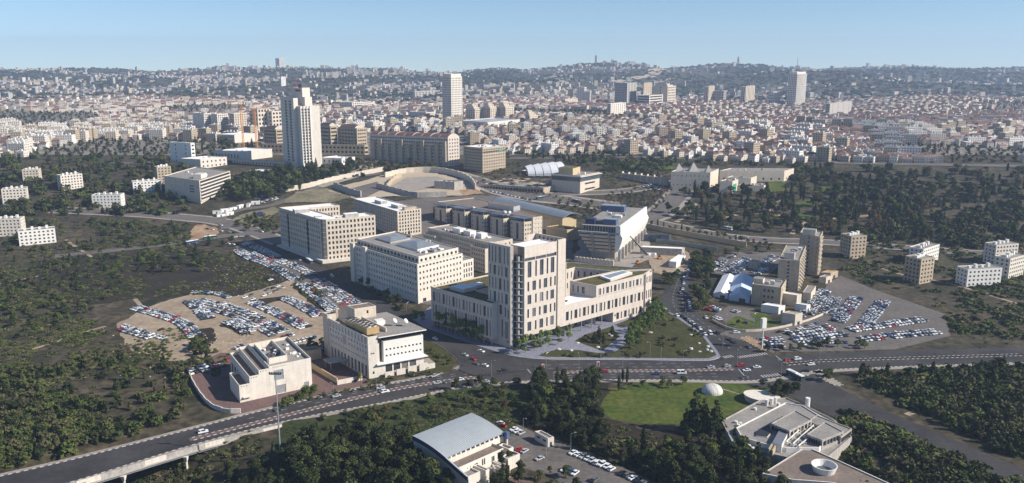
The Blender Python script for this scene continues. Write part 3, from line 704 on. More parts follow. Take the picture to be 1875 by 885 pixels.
    # plaques with a shield emblem
    for c, d in ((ab(-0.06,7.6), (-Lf[0],-Lf[1])), (ab(aV+2.0,-0.06), R)):
        zc = 3.6 if d != R else 4.6; b = MB(); n = (d[1], -d[0]); cl = L(c)
        pts = [(-0.75,0.9),(0.75,0.9),(0.75,-0.2),(0.4,-0.75),(0,-1.0),(-0.4,-0.75),(-0.75,-0.2)]
        b.face([(cl[0]+x*d[0], cl[1]+x*d[1], zc+z_) for x, z_ in reversed(pts)], 'stone_grey')
        for x, w, h in ((0,0.08,0.7),(-0.25,0.06,0.45),(0.25,0.06,0.45),(-0.48,0.06,0.4),(0.48,0.06,0.4)):
            q = add(cl,(x,d),(0.03,n)); b.obox(q, d, w*2, 0.05, zc-0.5+0.1, zc-0.5+h+0.4, 'metal_dark')
        b.obox(add(cl,(0.03,n)), d, 1.05, 0.05, zc-0.35, zc-0.22, 'metal_dark'); b.obox(add(cl,(0.03,n)), d, 0.6, 0.05, zc-0.7, zc-0.58, 'metal_dark')
        b.build('emblem', B.root)
    B.done()
    return ab, zu, zw
MAINAB, _, _ = main_building()

# ------------------------------------------------------------------ other buildings
def quad3(b, tv, a, c, zb=None):
    """near corner at ground pixel b, roof corner at row tv, roof ends at pixels a (left) and c (right)"""
    x, y, z = P(*b); zt = tz(y, tv); B = (x, y); A = PZ(*a, zt); C = PZ(*c, zt)
    R = (C[0]-B[0], C[1]-B[1]); w = math.hypot(*R); R = (R[0]/w, R[1]/w); Lf = (A[0]-B[0], A[1]-B[1]); d = math.hypot(*Lf); Lf = (Lf[0]/d, Lf[1]/d)
    return [B, C, add(B,(w,R),(d,Lf)), A], z, zt-z, w, d, R, Lf
def clutter(b, poly, z, n, seed, mats=('white_paint','metal','concrete'), s=(1.2,3.5), h=(0.8,2.4), name='rooftop_unit'):
    r = random.Random(seed); B, C, D_, A = poly
    for _ in range(n):
        t, q = r.uniform(0.15,0.85), r.uniform(0.15,0.85)
        c = ((B[0]*(1-t)+C[0]*t)*(1-q)+(A[0]*(1-t)+D_[0]*t)*q, (B[1]*(1-t)+C[1]*t)*(1-q)+(A[1]*(1-t)+D_[1]*t)*q)
        d = (C[0]-B[0], C[1]-B[1]); l = math.hypot(*d); d = (d[0]/l, d[1]/l)
        b.box(name, c, d, r.uniform(*s), r.uniform(*s), z, z+r.uniform(*h), r.choice(mats))
def office(name, label, Q, wm, nL=0, nR=0, rows=(), ww=1.3, roof='roof_grey', par=0.9, ind=True, glass='glass', cat='building', group=None, clut=0, depth=0.5, mR=1.0, seed=1, z_base=None, skirt=6.0, rowsR=None, wwR=None, back=False):
    poly, zb, h, w, d, R, Lf = Q; b = Bld(name, label, (poly[0][0], poly[0][1], zb), cat, group)
    fa = {}
    if nR: fa[0] = grid(w, nR, wwR or ww, rowsR or rows, mR)
    if nL: fa[3] = grid(d, nL, ww, rows, mR)
    if back: fa[1] = grid(d, max(nL,2), ww, rows, mR); fa[2] = grid(w, max(nR,2), ww, rows, mR)
    b.body(poly, 0, h-par, wm, fa, roof, par, depth, ind, glass, skirt=skirt)
    if clut: clutter(b, poly, h-par, clut, seed)
    return b
def sub(Q, a0, a1, b0, b1):
    """plan rectangle inside a quad, by fractions along right face (a) and left face (b)"""
    poly, zb, h, w, d, R, Lf = Q; B = poly[0]
    return [add(B,(a*w,R),(c*d,Lf)) for a, c in ((a0,b0),(a1,b0),(a1,b1),(a0,b1))]
# E: the grid-windowed ministry with a white roof round a court
def ministry():
    Q = quad3((595,481), 403, (511,380), (687,394)); poly, zb, h, w, d, R, Lf = Q; B = poly[0]
    b = Bld('office_building', 'long cream office block with dark glazed corner and white roof beside the avenue', (*B, zb))
    t = 15.0; poly2 = [add(B,(2.6,R)), add(B,(w,R)), add(B,(w,R),(t,Lf)), add(B,(17,R),(t,Lf)), add(B,(17,R),(d-15,Lf)), add(B,(w*1.05,R),(d-15,Lf)), add(B,(w*1.05,R),(d,Lf)), add(B,(d,Lf)), add(B,(5,Lf))]
    rows = floors(1.0, 8, (h-2.2)/8, 1.1, 3.6)
    Lr, Ll = w-2.6, d-5
    b.body(poly2, 0, h-0.9, 'stone_cream', {0: grid(Lr, 13, 1.7, rows, 0.6), 7: grid(Ll, 20, 1.6, rows[1:], 0.8), 4: grid(w*1.05-17, 11, 1.3, rows[-2:], 1.0)}, 'roof_white', 0.9, 0.6, skirt=3)
    b.r.face([(*b.L(p), 9.0) for p in (add(B,(17,R),(t,Lf)), add(B,(w*1.05,R),(t,Lf)), add(B,(w*1.05,R),(d-15,Lf)), add(B,(17,R),(d-15,Lf)))], 'roof_grey')
    g = MB(); g.prism([b.L(p) for p in (add(B,(2.5,R),(0.3,Lf)), add(B,(2.6,R),(2.0,Lf)), add(B,(2,R),(4.9,Lf)), add(B,(0.2,R),(4.9,Lf)), add(B,(0.5,R),(1.5,Lf)))], 0, h-0.5, 'glass'); g.build('corner_glazing', b.root)
    for i in range(9):
        m = MB(); z = 0.5+i*(h-2)/8.4; m.prism([b.L(p) for p in (add(B,(2.6,R),(0.05,Lf)), add(B,(2.7,R),(2.2,Lf)), add(B,(2,R),(5,Lf)), add(B,(0.05,R),(5,Lf)), add(B,(0.1,R),(1.3,Lf)))], z, z+0.4, 'stone_grey'); m.build('floor_band', b.root)
    for k in (0.30, 0.78):      # dark full-height slots in the long front
        m = MB(); c = b.L(add(B,(-0.12,R),(5+Ll*k,Lf))); m.obox(c, Lf, 1.6, 0.5, 3, h-4, 'dark'); m.build('stair_slot', b.root)
    for a, c, lx, ly, hh in ((0.12,0.62,13,8,3.2),(0.62,0.10,12,7,3.0),(0.13,0.25,6,3,1.2),(0.4,0.1,5,3,1.0)):
        b.box('plant_room', add(B,(a*w,R),(c*d,Lf)), R, lx, ly, h-0.9, h-0.9+hh, 'concrete', 'roof_white')
    m = MB(); m.prism([b.L(p) for p in (add(B,(-4,R),(-4,Lf)), add(B,(w*0.98,R),(-4,Lf)), add(B,(w*0.98,R),(0,Lf)), add(B,(0,R)), add(B,(d,Lf)), add(B,(-4,R),(d,Lf)))], -1, 2.6, 'stone_white'); m.build('plinth', b.root)
    b.done()
    Q = quad3((729,436), 387, (648,364), (771,382)); poly, zb, h, w, d, R, Lf = Q
    rows = floors(2, 7, (h-3)/7, 1.0, 3.2)
    b = office('office_building', 'cream office block with white roof and grey plant boxes behind the long white-roofed block', Q, 'stone_cream', 20, 8, rows, 1.5, 'roof_white')
    for a, c in ((0.5,0.25),(0.45,0.6)): b.box('plant_room', add(poly[0],(a*w,R),(c*d,Lf)), Lf, 13, 7, h-0.9, h+2.2, 'concrete', 'roof_white')
    b.box('plant_room', add(poly[0],(0.62*w,R),(0.06*d,Lf)), R, w*0.5, 5, h-0.9, h+2, 'stone_tan', 'roof_grey')
    b.done()
ministry()
# H: white office with a set-back attic and a grey pyramid skylight
def treasury():
    Q = quad3((766,557), 484, (642,447), (847,464)); poly, zb, h, w, d, R, Lf = Q; B = poly[0]
    b = Bld('office_building', 'white stone office with set back attic and grey pyramid rooflight', (*B, zb))
    fh = (h-4)/6; rows = floors(3.5, 6, fh, 1.2, 3.0)
    rr = [(a, c) for a, c in rows]
    opR = grid(w, 13, 1.35, rr[1:-1], 0.8)+grid(w, 13, 2.0, [(rr[-1][0]+0.4, rr[-1][1]-0.1)], 0.8)+grid(w, 5, 3.2, [(0.3,3.2)], 2)
    opL = grid(d, 26, 1.3, rr[:-1], 0.8)+grid(d, 26, 1.6, [rr[-1]], 0.8)
    b.body(poly, 0, h-0.9, 'stone_white', {0: opR, 3: opL}, 'roof_grey', 0.9, 0.5, skirt=1)
    at = sub(Q, 0.10, 0.98, 0.045, 0.97); zz = h-0.9
    b.body(at, zz, zz+4.0, 'stone_white', {3: grid(d*0.925, 18, 3.4, [(zz+0.6,zz+3.0)], 0.5), 0: grid(w*0.88, 9, 2.2, [(zz+0.6,zz+2.8)], 0.5)}, 'roof_grey', 0.8, 0.9)
    za = zz+4.0; sk = sub(Q, 0.35, 0.82, 0.22, 0.52); ap = sub(Q, 0.52, 0.66, 0.34, 0.40)
    m = MB(); m.prism([b.L(p) for p in sk], za, za+1.6, 'white_paint'); m.loft([b.L(p) for p in sk], [b.L(p) for p in ap], za+1.6, za+4.2, 'roof_metal_blue'); m.build('skylight', b.root)
    sk = sub(Q, 0.35, 0.80, 0.62, 0.85); ap = sub(Q, 0.48, 0.66, 0.70, 0.77)
    m = MB(); m.prism([b.L(p) for p in sk], za, za+1.2, 'concrete'); m.loft([b.L(p) for p in sk], [b.L(p) for p in ap], za+1.2, za+3.2, 'roof_metal_blue'); m.build('skylight', b.root)
    clutter(b, sub(Q,0.12,0.95,0.06,0.2), za, 9, 3); clutter(b, sub(Q,0.85,0.95,0.2,0.9), za, 5, 4)
    for fr in (0.76, 0.955):     # stair towers on the long front
        m = MB(); m.obox(b.L(add(B,(-0.9,R),(d*fr,Lf))), Lf, 5.0, 1.8, 0, h+1.5, 'stone_white'); m.build('stair_tower', b.root)
    b.done()
    q = [add(B,(w,R)), add(B,(w+26,R)), add(B,(w+26,R),(12,Lf)), add(B,(w,R),(12,Lf))]; q = [add(p,(16,Lf)) for p in q]
    b = Bld('annex_building', 'low white annex between the skylit office and the stone tower', (*q[0], zb))
    b.body(q, 0, 17, 'stone_white', {0: grid(26, 9, 1.3, [(12.5,15.5),(8,11),(4,7)], 1)}, 'roof_grey', 0.8); b.done()
treasury()
# G: long stone office behind
def long_office():
    z = 24.5; A, B = PZ(783,417,z), PZ(897,445,z); d = math.dist(A,B); Lf = ((A[0]-B[0])/d,(A[1]-B[1])/d); R = dr(40); w = 24
    b = Bld('office_building', 'long pinkish stone office with rows of small windows behind the annex', (*B, Hn(*B)))
    zb = Hn(*B); h = z-zb; poly = [B, add(B,(w,R)), add(B,(w,R),(d,Lf)), A]; Q = (poly, zb, h, w, d, R, Lf)
    rows = floors(0.5, 6, (h-2)/6, 1.2, 3.0)
    b.body(poly, 0, h-0.9, 'stone_cream', {3: grid(d, 30, 1.25, rows, 1.0), 0: grid(w, 5, 1.3, rows, 1)}, 'roof_grey', 0.9, 0.5, ind=True, skirt=4)
    for f0, f1 in ((0.0,0.22),(0.80,1.0)):
        q = [add(B,(-5,R),(f0*d,Lf)), add(B,(-0.02,R),(f0*d,Lf)), add(B,(-0.02,R),(f1*d,Lf)), add(B,(-5,R),(f1*d,Lf))]
        b.body(q, 0, h-5, 'stone_cream', {3: grid((f1-f0)*d, 6, 1.25, rows[:-1], 0.6)}, 'roof_grey', 0.7, 0.5, ind=False, skirt=4)
    for a, c, s in ((0.4,0.45,9),(0.4,0.62,10),(0.45,0.28,7)): b.box('plant_room', add(B,(a*w,R),(c*d,Lf)), Lf, s, 6.5, h-0.9, h+3.2, 'white_paint')
    clutter(b, poly, h-0.9, 14, 8); b.done()
long_office()
# F: five bays with solar roofs and a curved metal hall roof
def bay_office():
    Q = quad3((961,443), 400, (786,371), (993,396)); poly, zb, h, w, d, R, Lf = Q; B = poly[0]
    b = Bld('office_building', 'tan stone office of five projecting bays under blue solar roofs', (*B, zb))
    rows = floors(0.8, 5, (h-1.5)/5, 1.0, 2.9)
    b.body([add(B,(9,R)), add(B,(w*1.0,R)), add(B,(w*1.0+34,R),(d,Lf)), add(B,(9,R),(d,Lf))], 0, h-0.6, 'stone_cream', {0: [(a,c,e,f) for a,c,e,f in grid(w-9, 3, 3.4, rows[1:], 0.6)]}, 'roof_brown', 0.6, 0.25, glass='stone_white', skirt=8)
    n = 5; s = d/n
    for i in range(n):
        c0, c1 = i*s+1.0, i*s+s-8
        q = [add(B,(0,R),(c0,Lf)), add(B,(9.05,R),(c0,Lf)), add(B,(9.05,R),(c1,Lf)), add(B,(0,R),(c1,Lf))]
        hb = h-4.2; Lb = c1-c0
        op = [(0.8,2.0,e,f) for e,f in rows[:4]]+[(Lb-2.0,Lb-0.8,e,f) for e,f in rows[:4]]+[(Lb*0.42,Lb*0.58,1.5,hb-1.5)]
        b.body(q, 0, hb, 'stone_cream', {3: op, 0: grid(9, 3, 1.2, rows[:4], 0.6)}, 'dark', 0.5, 0.5, skirt=8)
        m = MB(); q2 = [add(B,(-1.2,R),(c0-0.8,Lf)), add(B,(8.5,R),(c0-0.8,Lf)), add(B,(8.5,R),(c1+0.8,Lf)), add(B,(-1.2,R),(c1+0.8,Lf))]
        m.prism([b.L(p) for p in q2], h-0.7, h-0.35, 'solar', bottom=True); m.build('solar_roof', b.root)
        for k in range(5):
            m = MB(); m.obox(b.L(add(B,(0.4,R),(c0+0.5+k*(Lb-1)/4,Lf))), Lf, 0.4, 0.4, hb, h-0.7, 'stone_tan'); m.build('post', b.root)
        m = MB(); m.prism([b.L(p) for p in (add(B,(5,R),(c1,Lf)), add(B,(9.1,R),(c1,Lf)), add(B,(9.1,R),(c1+9,Lf)), add(B,(5,R),(c1+9,Lf)))], 0, h-5, 'glass'); m.build('glazed_link', b.root)
    b.box('plant_room', add(B,(w*0.5+16,R),(d*0.43,Lf)), Lf, 34, 10, h-0.6, h+4.5, 'metal', 'roof_brown'); clutter(b, poly, h-0.6, 5, 12)
    b.done()
    # curved metal roofed hall behind
    A2, B2 = PZ(907,363,h+zb), PZ(1030,391,h+zb); dd = math.dist(A2,B2); L2 = ((A2[0]-B2[0])/dd,(A2[1]-B2[1])/dd); n2 = dr(38); zb2 = Hn(*B2)-4
    b = Bld('hall', 'yellow stone hall under a long curved grey metal roof', (*B2, zb2))
    hh = h+zb-zb2-2.5; W2 = 18
    q = [B2, add(B2,(W2,n2)), add(B2,(W2,n2),(dd,L2)), add(B2,(dd,L2))]
    b.body(q, 0, hh-1.2, 'stone_yellow', {0: grid(W2, 4, 1.6, [(3,6),(8,11)], 1.2), 3: grid(dd, 16, 1.8, [(3,6),(8,11)], 1.5)}, 'roof_grey', 0, 0.4, skirt=6)
    m = MB(); N = 10
    for i in range(N):
        t0, t1 = i/N, (i+1)/N
        f = lambda t: (-3+t*(W2+6), hh-1.0+3.6*math.sin(math.pi*t))
        (x0,z0),(x1,z1) = f(t0), f(t1)
        p = [add(B2,(x0,n2),(-5,L2)), add(B2,(x1,n2),(-5,L2)), add(B2,(x1,n2),(dd+4,L2)), add(B2,(x0,n2),(dd+4,L2))]
        zs = [z0,z1,z1,z0]; m.face([(*b.L(a), z) for a, z in zip(p, zs)], 'roof_metal_blue'); m.face([(*b.L(a), z-0.4) for a, z in zip(p[::-1], zs[::-1])], 'roof_metal_blue')
        m.face([(*b.L(p[0]),z0-0.4),(*b.L(p[1]),z1-0.4),(*b.L(p[1]),z1),(*b.L(p[0]),z0)], 'metal')
    m.build('curved_roof', b.root); b.done()
    Q = quad_px(1012, 424, 404, 993, 1041, 33, 140); b = office('low_building', 'low white walled wing with planted roof beside the curved roof hall', Q, 'stone_cream', 0, 0, roof='plaza_grass'); b.done()
    Q = quad_px(1038, 442, 421, 1000, 1062, 33, 140); b = office('retaining_wall', 'yellow stone terrace wall with planted top below the curved roof hall', Q, 'stone_yellow', 0, 0, roof='plaza_grass', cat='wall'); b.done()
bay_office()
# I: inverted stepped office with a white canted flank
def inverted_office():
    Q = quad3((1132,480), 417, (1060,412), (1182,381)); poly, zb, h, w, d, R, Lf = Q; B = poly[0]
    b = Bld('office_building', 'grey inverted stepped concrete office with white canted flank and blue rooftop plant', (*B, zb))
    def rect(o, z): return [b.L(add(B,(0.3,R),(o,Lf))), b.L(add(B,(w-o,R),(o,Lf))), b.L(add(B,(w-o,R),(d-o,Lf))), b.L(add(B,(0.3,R),(d-o,Lf)))]
    def rc(o): return [b.L(p) for p in (add(B,(o,R),(o*0.6,Lf)), add(B,(w-o,R),(o*0.6,Lf)), add(B,(w-o,R),(d-o,Lf)), add(B,(o,R),(d-o,Lf)))]
    b.w.prism(rc(9), 0, 6.5, 'concrete'); nb = 5; z = 6.0; fh = (h-12.5)/nb
    for i in range(nb):
        o = 7.0-i*1.75; m = MB(); m.loft(rc(o+0.4), rc(o), z, z+fh*0.66, 'stone_cream', bottom=True); m.prism(rc(o+2.0), z+fh*0.66, z+fh, 'glass'); m.build('storey_band', b.root)
        n = 3
        for k in range(2):
            p = add(B,(o-0.2,R),(d*(0.25+0.42*k),Lf)); m = MB(); m.obox(b.L(p), Lf, 1.6, 2.2, z-0.3, z+fh*1.1, 'concrete'); m.build('buttress', b.root)
        z += fh
    m = MB(); m.prism(rc(-0.8), z, z+1.5, 'concrete', bottom=True); m.build('cornice', b.root)
    m = MB(); m.prism(rc(3.2), z+1.5, h-0.6, 'glass_blue'); m.build('top_glazing', b.root)
    for k in range(13):
        m = MB(); m.obox(b.L(add(B,(3.0,R),(3+k*(d-6)/12,Lf))), Lf, 0.5, 0.6, z+1.5, h-0.6, 'stone_grey'); m.build('mullion', b.root)
    b.r.prism(rc(1.8), h-0.6, h, 'concrete', 'roof_grey')
    # white canted flank on the right face: leans out to the top
    m = MB(); top = h+1.2; T = 1.0
    prof = [(-1.2,top),(-1.5,h-6),(-3.2,h-9),(-2.4,h-13),(0.5,9.0)]
    for i in range(len(prof)-1):
        (o0,z0),(o1,z1) = prof[i], prof[i+1]
        m.face([(*b.L(add(B,(-0.5,R),(o1,Lf))),z1),(*b.L(add(B,(w+0.5,R),(o1,Lf))),z1),(*b.L(add(B,(w+0.5,R),(o0,Lf))),z0),(*b.L(add(B,(-0.5,R),(o0,Lf))),z0)], 'white_paint')
        m.face([(*b.L(add(B,(-0.5,R),(o1,Lf))),z1),(*b.L(add(B,(-0.5,R),(o0,Lf))),z0),(*b.L(add(B,(-0.5,R),(3,Lf))),z0),(*b.L(add(B,(-0.5,R),(3,Lf))),z1)], 'white_paint')
        m.face([(*b.L(add(B,(w+0.5,R),(3,Lf))),z1),(*b.L(add(B,(w+0.5,R),(3,Lf))),z0),(*b.L(add(B,(w+0.5,R),(o0,Lf))),z0),(*b.L(add(B,(w+0.5,R),(o1,Lf))),z1)], 'white_paint')
    m.face([(*b.L(add(B,(-0.5,R),(-1.2,Lf))),top),(*b.L(add(B,(w+0.5,R),(-1.2,Lf))),top),(*b.L(add(B,(w+0.5,R),(0.4,Lf))),top),(*b.L(add(B,(-0.5,R),(0.4,Lf))),top)], 'white_paint')
    m.face([(*b.L(add(B,(w+0.5,R),(0.4,Lf))),top),(*b.L(add(B,(w+0.5,R),(0.4,Lf))),h-0.5),(*b.L(add(B,(-0.5,R),(0.4,Lf))),h-0.5),(*b.L(add(B,(-0.5,R),(0.4,Lf))),top)][::-1], 'white_paint')
    m.build('canted_flank', b.root)
    for k in range(9):
        m = MB(); m.obox(b.L(add(B,(2+k*(w-4)/8,R),(-0.4,Lf))), R, 1.0, 2.6, 0, 10.5, 'stone_white'); m.build('column', b.root)
    for a, c, lx, ly, hh, mm in ((0.12,0.3,11,9,5,'blue_panel'),(0.1,0.78,8,8,4.5,'navy'),(0.75,0.7,22,10,5.5,'blue_panel'),(0.14,0.55,9,7,2.5,'metal_dark'),(0.45,0.35,6,6,2,'white_paint'),(0.55,0.3,5,4,2,'metal')):
        b.box('rooftop_plant', add(B,(a*w,R),(c*d,Lf)), Lf, lx, ly, h, h+hh, mm, 'metal' if mm == 'blue_panel' else None)
    m = MB(); p = b.L(add(B,(0.5*w,R),(0.3*d,Lf))); m.tube((*p,h), (*p,h+13), 0.35, 0.25, 'metal_dark'); m.build('mast', b.root)
    clutter(b, poly, h, 10, 5, ('white_paint','metal'), (1,3), (0.6,1.6)); b.done()
    # arched boundary wall in front
    A2, B2 = P(1052,480)[:2], P(1124,488)[:2]; L_ = math.dist(A2,B2); dd = ((B2[0]-A2[0])/L_,(B2[1]-A2[1])/L_)
    r = empty('boundary_wall', (*A2,Hn(*A2)), 'scalloped stone boundary wall along the inverted concrete office', 'wall')
    for k in range(11):
        m = MB(); c = add((0,0),((k+0.5)*L_/11,dd)); m.obox(c, dd, L_/11-0.5, 1.2, -0.5, 4.6, 'stone_cream'); m.obox(c, dd, L_/11-1.4, 1.25, 4.6, 5.1, 'stone_cream'); m.build('wall_panel', r)
inverted_office()
# C: corner office with tan cooling towers and dishes
def corner_office():
    Q = quad3((676,694), 618, (601,582.5), (775,601)); poly, zb, h, w, d, R, Lf = Q; B = poly[0]
    b = Bld('office_building', 'cream corner office with tan cooling units and satellite dishes on its roof', (*B, zb))
    hb = h-4.0
    rowsL = [(h*0.42,h*0.42+1.5),(h*0.57,h*0.57+1.7),(h*0.70,h*0.70+1.7)]
    opL = grid(d, 14, 1.0, [rowsL[1],rowsL[2]], 1.0)+grid(d, 18, 0.8, [(h*0.42,h*0.42+0.9)], 1.0)+grid(d, 11, 2.2, [(0.3,h*0.30)], 1.0)+grid(d, 12, 2.2, [(h-4.4,h-1.0)], 0.6)
    opL = [o for o in opL if not (d*0.36 < o[0] < d*0.48 and h*0.5 < o[2] < h*0.75)]+[(d*0.37+k*1.6, d*0.37+k*1.6+0.8, h*0.55, h*0.77) for k in range(3)]
    # outer shell: pier at the corner, then the long right front in bands
    b.w.prism([b.L(p) for p in (add(B,(1.2,R),(1.2,Lf)), add(B,(7,R),(1.2,Lf)), add(B,(7,R),(d,Lf)), add(B,(1.2,R),(d,Lf)))], 0.2, h-5, 'stone_white', 'roof_grey')
    lp = [b.L(p) for p in (add(B,(d,Lf)), B)]
    wall(b.w, lp[0], lp[1], -1, h, 'stone_white', opL, 0.7, b.root)
    wall(b.w, lp[1], b.L(add(B,(w*0.17,R))), -1, h, 'stone_white', [(2.2,3.2,2.2,3.8)], 0.4, b.root)
    wall(b.w, b.L(add(B,(0.6,R),(0.6,Lf))), b.L(add(B,(0.6,R),(d,Lf))), h-5, h, 'stone_white')
    wall(b.w, b.L(add(B,(w*0.17,R))), b.L(add(B,(w*0.17,R),(3,Lf))), -1, h, 'stone_white'); wall(b.w, b.L(add(B,(w*0.17,R),(0.6,Lf))), b.L(add(B,(0.6,R),(0.6,Lf))), h-5, h, 'stone_white')
    b.w.face([(*b.L(p), h) for p in (B, add(B,(w*0.17,R)), add(B,(w*0.17,R),(0.6,Lf)), add(B,(0.6,R),(0.6,Lf)), add(B,(0.6,R),(d,Lf)), add(B,(d,Lf)))], 'stone_white')
    x0 = w*0.17
    g = MB(); g.prism([b.L(p) for p in (add(B,(x0,R),(2.4,Lf)), add(B,(x0+3.5,R),(2.4,Lf)), add(B,(x0+3.5,R),(6,Lf)), add(B,(x0,R),(6,Lf)))], h*0.35, h-1.5, 'glass_blue'); g.build('glazed_stair', b.root)
    body = [add(B,(x0+3.5,R),(0.4,Lf)), add(B,(w,R),(0.4,Lf)), add(B,(w,R),(d*0.9,Lf)), add(B,(x0+3.5,R),(d*0.9,Lf))]; Lb = w-x0-3.5
    b.body(body, h*0.33, hb-1.2, 'white_paint', {0: grid(Lb, 10, 1.1, [(h*0.45,h*0.45+1.1),(h*0.60,h*0.60+1.1)], 0.6), 1: grid(d*0.88, 12, 1.2, [(h*0.45,h*0.45+1.2),(h*0.60,h*0.60+1.2)])}, 'dark', 1.2, 0.8)
    g = MB(); g.prism([b.L(p) for p in inset(ccw(body), 0.8)], hb, h-1.2, 'glass'); g.build('clerestory', b.root)
    top = [add(B,(x0,R),(-1.2,Lf)), add(B,(w+1.2,R),(-1.2,Lf)), add(B,(w+1.2,R),(d*0.92,Lf)), add(B,(x0+2,R),(d*0.92,Lf)), add(B,(x0+2,R),(6,Lf)), add(B,(x0,R),(6,Lf))]
    m = MB(); m.prism([b.L(p) for p in top], h-1.2, h-0.6, 'white_paint', 'roof_grey', bottom=True); m.build('roof_canopy', b.root)
    led = [add(B,(x0-1.5,R),(-1.8,Lf)), add(B,(w+1.5,R),(-1.8,Lf)), add(B,(w+1.5,R),(3,Lf)), add(B,(x0,R),(3,Lf))]
    m = MB(); m.prism([b.L(p) for p in led], h*0.31, h*0.33, 'white_paint', bottom=True); m.build('ledge', b.root)
    low = [add(B,(x0,R),(0.2,Lf)), add(B,(w,R),(0.2,Lf)), add(B,(w,R),(d*0.9,Lf)), add(B,(x0,R),(d*0.9,Lf))]
    b.body(low, -1, h*0.31, 'stone_white', {0: [(4.2+k*4.75, 4.2+k*4.75+3.9, 1.8, 6.2) for k in range(int((w-x0-5)/4.75))]}, 'roof_grey', 0.0, 0.4, mull=3)
    # podium wall in front
    for k in range(4):
        m = MB(); m.obox(b.L(add(B,(x0+2+k*(w-x0)/4+3,R),(-2.2,Lf))), R, (w-x0)/4-1.6, 1.0, -0.5, 2.8+0.4*k, 'stone_white'); m.build('podium_wall', b.root)
    m = MB(); m.obox(b.L(add(B,(w+3,R),(2,Lf))), R, 6, 9, -0.5, 3.2, 'stone_white', 'paving'); m.build('podium_wall', b.root)
    # cooling units in two tan housings with fan tops
    for (a0,a1,c0,c1,z1) in ((2.2,9.0,0.10,0.40,h+3.6),(2.2,9.0,0.43,0.64,h+2.6)):
        q = [b.L(p) for p in (add(B,(a0,R),(c0*d,Lf)), add(B,(a1,R),(c0*d,Lf)), add(B,(a1,R),(c1*d,Lf)), add(B,(a0,R),(c1*d,Lf)))]
        m = MB(); m.prism(q, h-5, h-0.2, 'dark'); m.build('louvre', b.root); m = MB(); m.prism(inset(ccw(q),-0.15), h-0.2, z1, 'tan_metal', 'roof_grey'); hs_ = m.build('cooling_housing', b.root)
        n = 4 if c1-c0 > 0.25 else 3
        for i in range(n):
            for j in range(2):
                cx = add(B,(a0+(a1-a0)*(0.28+0.45*j),R),(d*(c0+(c1-c0)*(i+0.5)/n),Lf)); m = MB(); cl = b.L(cx)
                m.prism([(cl[0]+1.3*math.cos(t), cl[1]+1.3*math.sin(t)) for t in [2*math.pi*k/12 for k in range(12)]], z1, z1+0.7, 'stone_cream', 'dark'); m.build('fan', hs_)
    for i, (a, c) in enumerate(((0.72,0.30),(0.86,0.22))):
        cl = b.L(add(B,(a*w,R),(c*d,Lf))); m = MB(); m.tube((*cl,h-0.6), (*cl,h+1.6), 0.2, 0.2, 'metal')
        nrm = np.array((0.75,-0.25,0.6)); nrm /= np.linalg.norm(nrm); e1 = np.cross(nrm,(0,0,1)); e1 /= np.linalg.norm(e1); e2 = np.cross(nrm,e1); c0 = np.array((*cl,h+2.4))
        rings = [[tuple(c0+nrm*(0.5*(r/1.5)**2-0.2)+r*(math.cos(t)*e1+math.sin(t)*e2)) for t in [2*math.pi*k/14 for k in range(14)]] for r in (0.05,0.8,1.5)]
        for r in range(2):
            for k in range(14): m.face([rings[r][k], rings[r][(k+1)%14], rings[r+1][(k+1)%14], rings[r+1][k]], 'white_paint')
        m.build('satellite_dish', b.root)
    b.box('plant_room', add(B,(w*0.55,R),(d*0.45,Lf)), R, 5, 5, h-0.6, h+2.2, 'white_paint'); b.box('parapet_screen', add(B,(w*0.42,R),(d*0.42,Lf)), Lf, d*0.6, 0.5, h-0.6, h+1.8, 'stone_white')
    pent = [add(B,(w*0.35,R),(d*0.80,Lf)), add(B,(w*0.75,R),(d*0.80,Lf)), add(B,(w*0.75,R),(d*1.0,Lf)), add(B,(w*0.35,R),(d*1.0,Lf))]
    b.body(pent, h-8, h+5.5, 'stone_cream', {0: [(w*0.22,w*0.22+1.2,h+2,h+4)]}, 'roof_brown', 0.4)
    tow = [add(B,(-0.5,R),(d*1.0,Lf)), add(B,(5,R),(d*1.0,Lf)), add(B,(5,R),(d*1.13,Lf)), add(B,(-0.5,R),(d*1.13,Lf))]; b.body(tow, -1, h+1.5, 'stone_cream', {}, 'roof_grey', 0.6)
    m = MB(); cl = b.L(add(B,(5.5,R),(d*1.02,Lf))); m.obox(cl, R, 1.4, 1.8, h-2, h+5, 'stone_tan'); m.build('chimney', b.root)
    m = MB(); m.prism([b.L(p) for p in (add(B,(-11,R),(d*0.50,Lf)), add(B,(-0.1,R),(d*0.50,Lf)), add(B,(-0.1,R),(d*0.68,Lf)), add(B,(-11,R),(d*0.68,Lf)))], 4.2, 4.8, 'concrete', bottom=True); m.build('entrance_canopy', b.root)
    for s in (0.52,0.66):
        m = MB(); m.obox(b.L(add(B,(-10,R),(d*s,Lf))), R, 0.5, 0.5, 0, 4.2, 'concrete'); m.build('canopy_post', b.root)
    # small dark lettering on the pier
    m = MB()
    for k, (x, ww_, hh) in enumerate(((1.6,0.35,0.8),(2.15,0.5,0.55),(2.85,0.2,0.8),(3.3,0.5,0.6))): m.obox(b.L(add(B,(x,R),(-0.04,Lf))), R, ww_, 0.06, h*0.58, h*0.58+hh, 'dark')
    m.build('lettering', b.root); b.done()
    r = empty('boundary_wall', (*add(B,(-17,R),(2,Lf)), 0), 'tan boundary wall along the yard of the corner office', 'wall')
    m = MB(); m.obox(add((0,0),(d*0.42,Lf)), Lf, d*0.85, 0.6, 0, 3.2, 'stone_yellow'); m.build('wall_panel', r); m = MB(); m.obox(add((0,0),(6,R),(-2,Lf)), R, 14, 0.6, 0, 2.6, 'stone_white'); m.build('wall_panel', r)
